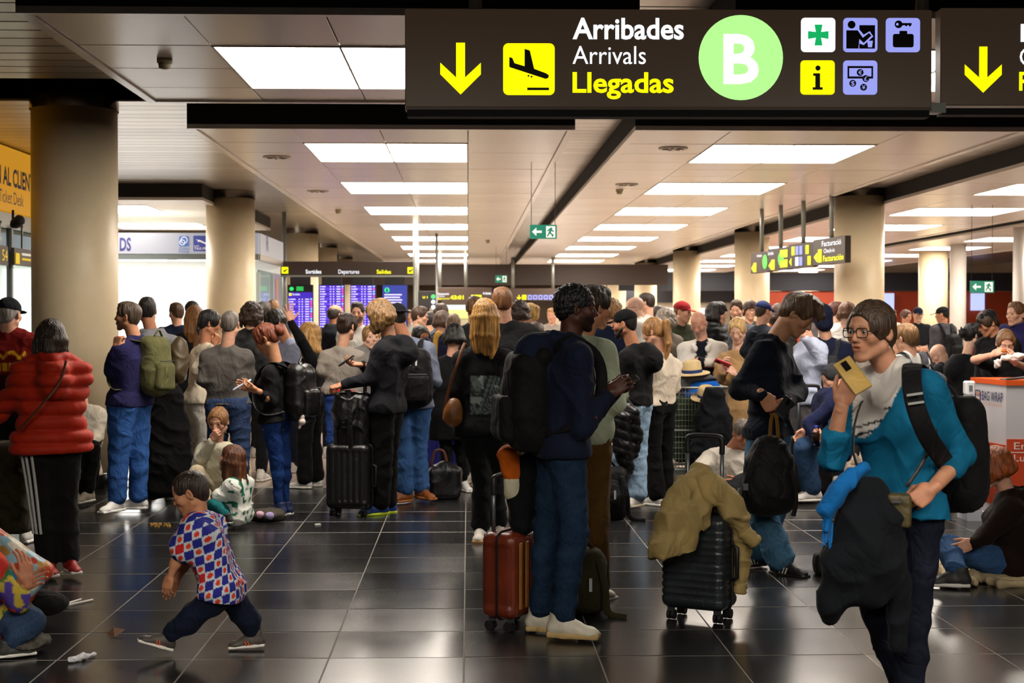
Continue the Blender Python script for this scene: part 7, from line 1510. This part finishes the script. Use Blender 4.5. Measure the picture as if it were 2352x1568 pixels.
# left edge: patterned bag, black trolley bag
e = empty('printed_bag', ground(30, 1420)+[0, .4, 0], 'large pale blue printed bag leaning at the left edge', 'bag')
S = Sculpt(); Rb = roty(radians(38))@rotz(.1); cb = at(20, 1300, 7.6); S.box(cb, (.2, .06, .13), .04, Rb, k=0)
V, Q = S.mesh(.008, cloth_noise(.005, 18, 2)); ob_ = obj('bag_body', V, Q, mat('attr', '#fff', rough=.35), e); w1 = wobble(V, 22, 4, 2); w2 = wobble(V, 40, 9, 1); C = np.tile(srgb('#8fb4c4'), (len(V), 1)); C[w1 > .35] = srgb('#b98a4e'); C[w2 > .55] = srgb('#d9d3c0'); C[w1 < -.5] = srgb('#2f7fb5'); C[(w2 < -.6)] = srgb('#b8452e'); setcol(ob_.data, C)
S = Sculpt(); S.box(at(40, 1345, 7.75)-[0, 0, .12], (.12, .08, .1), .05, k=0); S.ell(at(95, 1385, 7.75), (.14, .1, .07), k=.04); soft('dark_bundle', S, .012, Mc('#1b1a18'), 'dark bundle on the floor below the printed bag', 'bag', amp=.008)
S = Sculpt(); S.box(at(20, 1120, 9.6), (.14, .1, .3), .06, k=0); soft('camouflage_bag', S, .014, mat('cloth', '#2a2415', var=.6, sc=14), 'dark olive bag left of the striped track trousers', 'bag', amp=.008)
S = Sculpt(); S.ell(ground(25, 1510)+[0, .1, .05], (.16, .14, .05), k=0); S.ell(ground(-10, 1480)+[0, .2, .1], (.14, .12, .1), k=.04); soft('fur_cloth', S, .01, mat('cloth', '#4b4740', var=.5, sc=40), 'grey fleece bundle on the floor at the lower left corner', 'cloth', amp=.01, freq=50)
S = Sculpt(); S.box(ground(1885, 1325)+[.05, .1, .07], (.07, .06, .07), .03, k=0); S.rc(ground(1880, 1325)+[.05, .1, .12], ground(1885, 1325)+[.07, .1, .2], .025, .02, k=.02); soft('small_black_bag', S, .008, M_NYL, 'small black bag on the tiles left of the dark navy coat', 'bag', amp=.005)
# track trouser stripes, strap on red puffer, red waistband
p = PP['red']; j = p['j']; b = MB()
for i in range(3):
    an = radians(25+20*i); dr = -p['R']*cos(an)-p['F']*sin(an); P = [j['hL']-Z1*.05+dr*.108, (j['hL']+j['kL'])/2+dr*.098, j['kL']+dr*.086, j['kL']*.6+j['aL']*.4+dr*.082]; b.tube(bezier(P, 15), .009, 6)
b.build('trouser_stripes', Mp('#b9b9b4', rough=.7), p['e'])
strap([p['W']((152, 828, -.2)), p['W']((135, 880, -.27)), p['W']((95, 930, -.29)), p['W']((45, 985, -.24))], .016, mat('leather', '#5a3a20'), p['e'], 'bag_strap', .35, up=(0, -1, 0))
p = PP['bun19']; c = p['hp']+Z1*.03; S = Sculpt(); S.rc(c-p['R']*.07, c+p['R']*.07, .118, k=.01); S.cut(c+Z1*.02, (0, 0, 1)); S.cut(c-Z1*.025, (0, 0, -1)); V, Q = S.mesh(.012); obj('red_waistband', V, Q, Mc('#c01818'), p['e'])
# --- bag wrap counter
Yw = 11.6; A = lambda x, y, d=0: at(x, y, Yw+d)
ct = empty('bag_wrap_counter', (xat(2320, Yw), Yw, 0), 'white bag wrap counter with an orange top and orange lettered base', 'counter')
xl, xm, xr = xat(2240, Yw+.55), xat(2312, Yw), xat(2560, Yw-.1)
P = [(xl, Yw+.55), (xm, Yw), (xr, Yw-.1), (xr, Yw+.62), (xl, Yw+.62)]; zt = float(A(2312, 885)[2]); zb = float(A(2312, 1008)[2])
def prism(pts, z0, z1, name, mt, par, grow=0):
    c = np.mean(np.array(pts), 0); q = [tuple(c+(np.array(p_)-c)*(1+grow)) for p_ in pts]; n = len(q); b = MB(); b.add([(x, y, z0) for x, y in q]+[(x, y, z1) for x, y in q], [tuple(range(n))[::-1], tuple(range(n, 2*n))]+[(i, (i+1) % n, n+(i+1) % n, n+i) for i in range(n)]); return b.build(name, mt, par)
prism(P, .02, zt, 'counter_body', Mp('#c7c4c8', rough=.45), ct); prism(P, zt, zt+.04, 'orange_top', Mp('#d8560f', rough=.4), ct, .03)
for (a, c_, nm) in ((P[1], P[2], 'front'), (P[0], P[1], 'side')):
    a = np.array([*a, 0.]); c_ = np.array([*c_, 0.]); X_ = unit(c_-a); N_ = np.cross(X_, Z1); L_ = np.linalg.norm(c_-a)
    z_hi = zb if nm == 'front' else float(at(2250, 1010, Yw+.5)[2])
    MB().box(a+X_*L_/2+N_*.004+Z1*(z_hi/2+.05), (L_/2-.005, .004, z_hi/2-.05), R=np.array([X_, -N_, Z1]).T).build('orange_panel', Mp('#c23f12', rough=.5), ct)
    if nm == 'front':
        text('Enl', Mp('#ead9d0'), ct, a+X_*.06+N_*.009+Z1*(zb-.08), X_, Z1, .055, .125); text('Lug', Mp('#ead9d0'), ct, a+X_*.06+N_*.009+Z1*(zb-.175), X_, Z1, .055, .13)
        MB().box(a+X_*L_/2+N_*.009+Z1*(zb-.105), (L_/2-.01, .001, .003), R=np.array([X_, -N_, Z1]).T).build('white_rule', Mp('#ead9d0'), ct)
    else:
        text('BAG WRAP', Mp('#2a2c55'), ct, a+X_*L_*.26+N_*.006+Z1*(zt-.135), X_, Z1, .075, L_*.66, bold=.01); text('SECURE LUGGAGE', Mp('#c98a70'), ct, a+X_*L_*.3+N_*.006+Z1*(zt-.175), X_, Z1, .022, L_*.6)
        o_ = a+X_*L_*.12+N_*.006+Z1*(zt-.115); b = MB(); fr = [o_+X_*x*L_/ .6+Z1*z for x, z in rrect(.1, .11, .018)]; b.tube(fr+[fr[0]], .004, 5, cap=False); b.build('case_logo', Mp('#2a2c55'), ct)
        for dz in (-.02, .025): MB().box(o_+Z1*dz, (L_*.06, .002, .004), R=np.array([X_, -N_, Z1]).T).build('logo_bar', Mp('#c2643a'), ct)
e = empty('wrap_dispenser', A(2226, 900, .2), 'white dispenser head beside the bag wrap counter', 'dispenser'); c = A(2226, 890, .2); MB().box(c, (.04, .04, .055), bev=.012).build('head', Mp('#dcdcdc', rough=.3), e); MB().box(c-[0, .042, .005], (.014, .002, .025)).build('slot', Mp('#6a6a6a'), e)
MB().box((c[0], c[1]+.02, c[2]/2-.03), (.03, .03, c[2]/2-.03)).build('stand', Mp('#c9c9cc', rough=.4), e)
e = empty('secure_box', A(2228, 1000, .05)*[1, 1, 0], 'white and blue SECURE box standing by the bag wrap counter', 'box'); c = A(2228, 960, .05); hx = .06
MB().box((c[0], c[1], .47), (hx, .12, .47)).build('box_body', Mp('#c9ccd6', rough=.5), e); MB().box((c[0], c[1]-.122, .52), (hx-.002, .003, .13), R=np.eye(3)).build('blue_panel', Mp('#1f5fd0', rough=.5), e)
text('SECURE', Mp('#e6ebf5'), e, (c[0]-hx+.006, c[1]-.127, .59), (1, 0, 0), Z1, .03, .1); text('LUGGAGE', Mp('#e6ebf5'), e, (c[0]-hx+.006, c[1]-.127, .53), (1, 0, 0), Z1, .03, .08)
MB().box(A(2335, 874, .1)+[0, 0, .02], (.12, .05, .006), R=rotz(.15)@roty(-.08), bev=.003).build('tablet', Mp('#26282c', rough=.4), None); tag(D.objects['tablet'], 'dark tablet lying on the orange counter top', 'tablet')
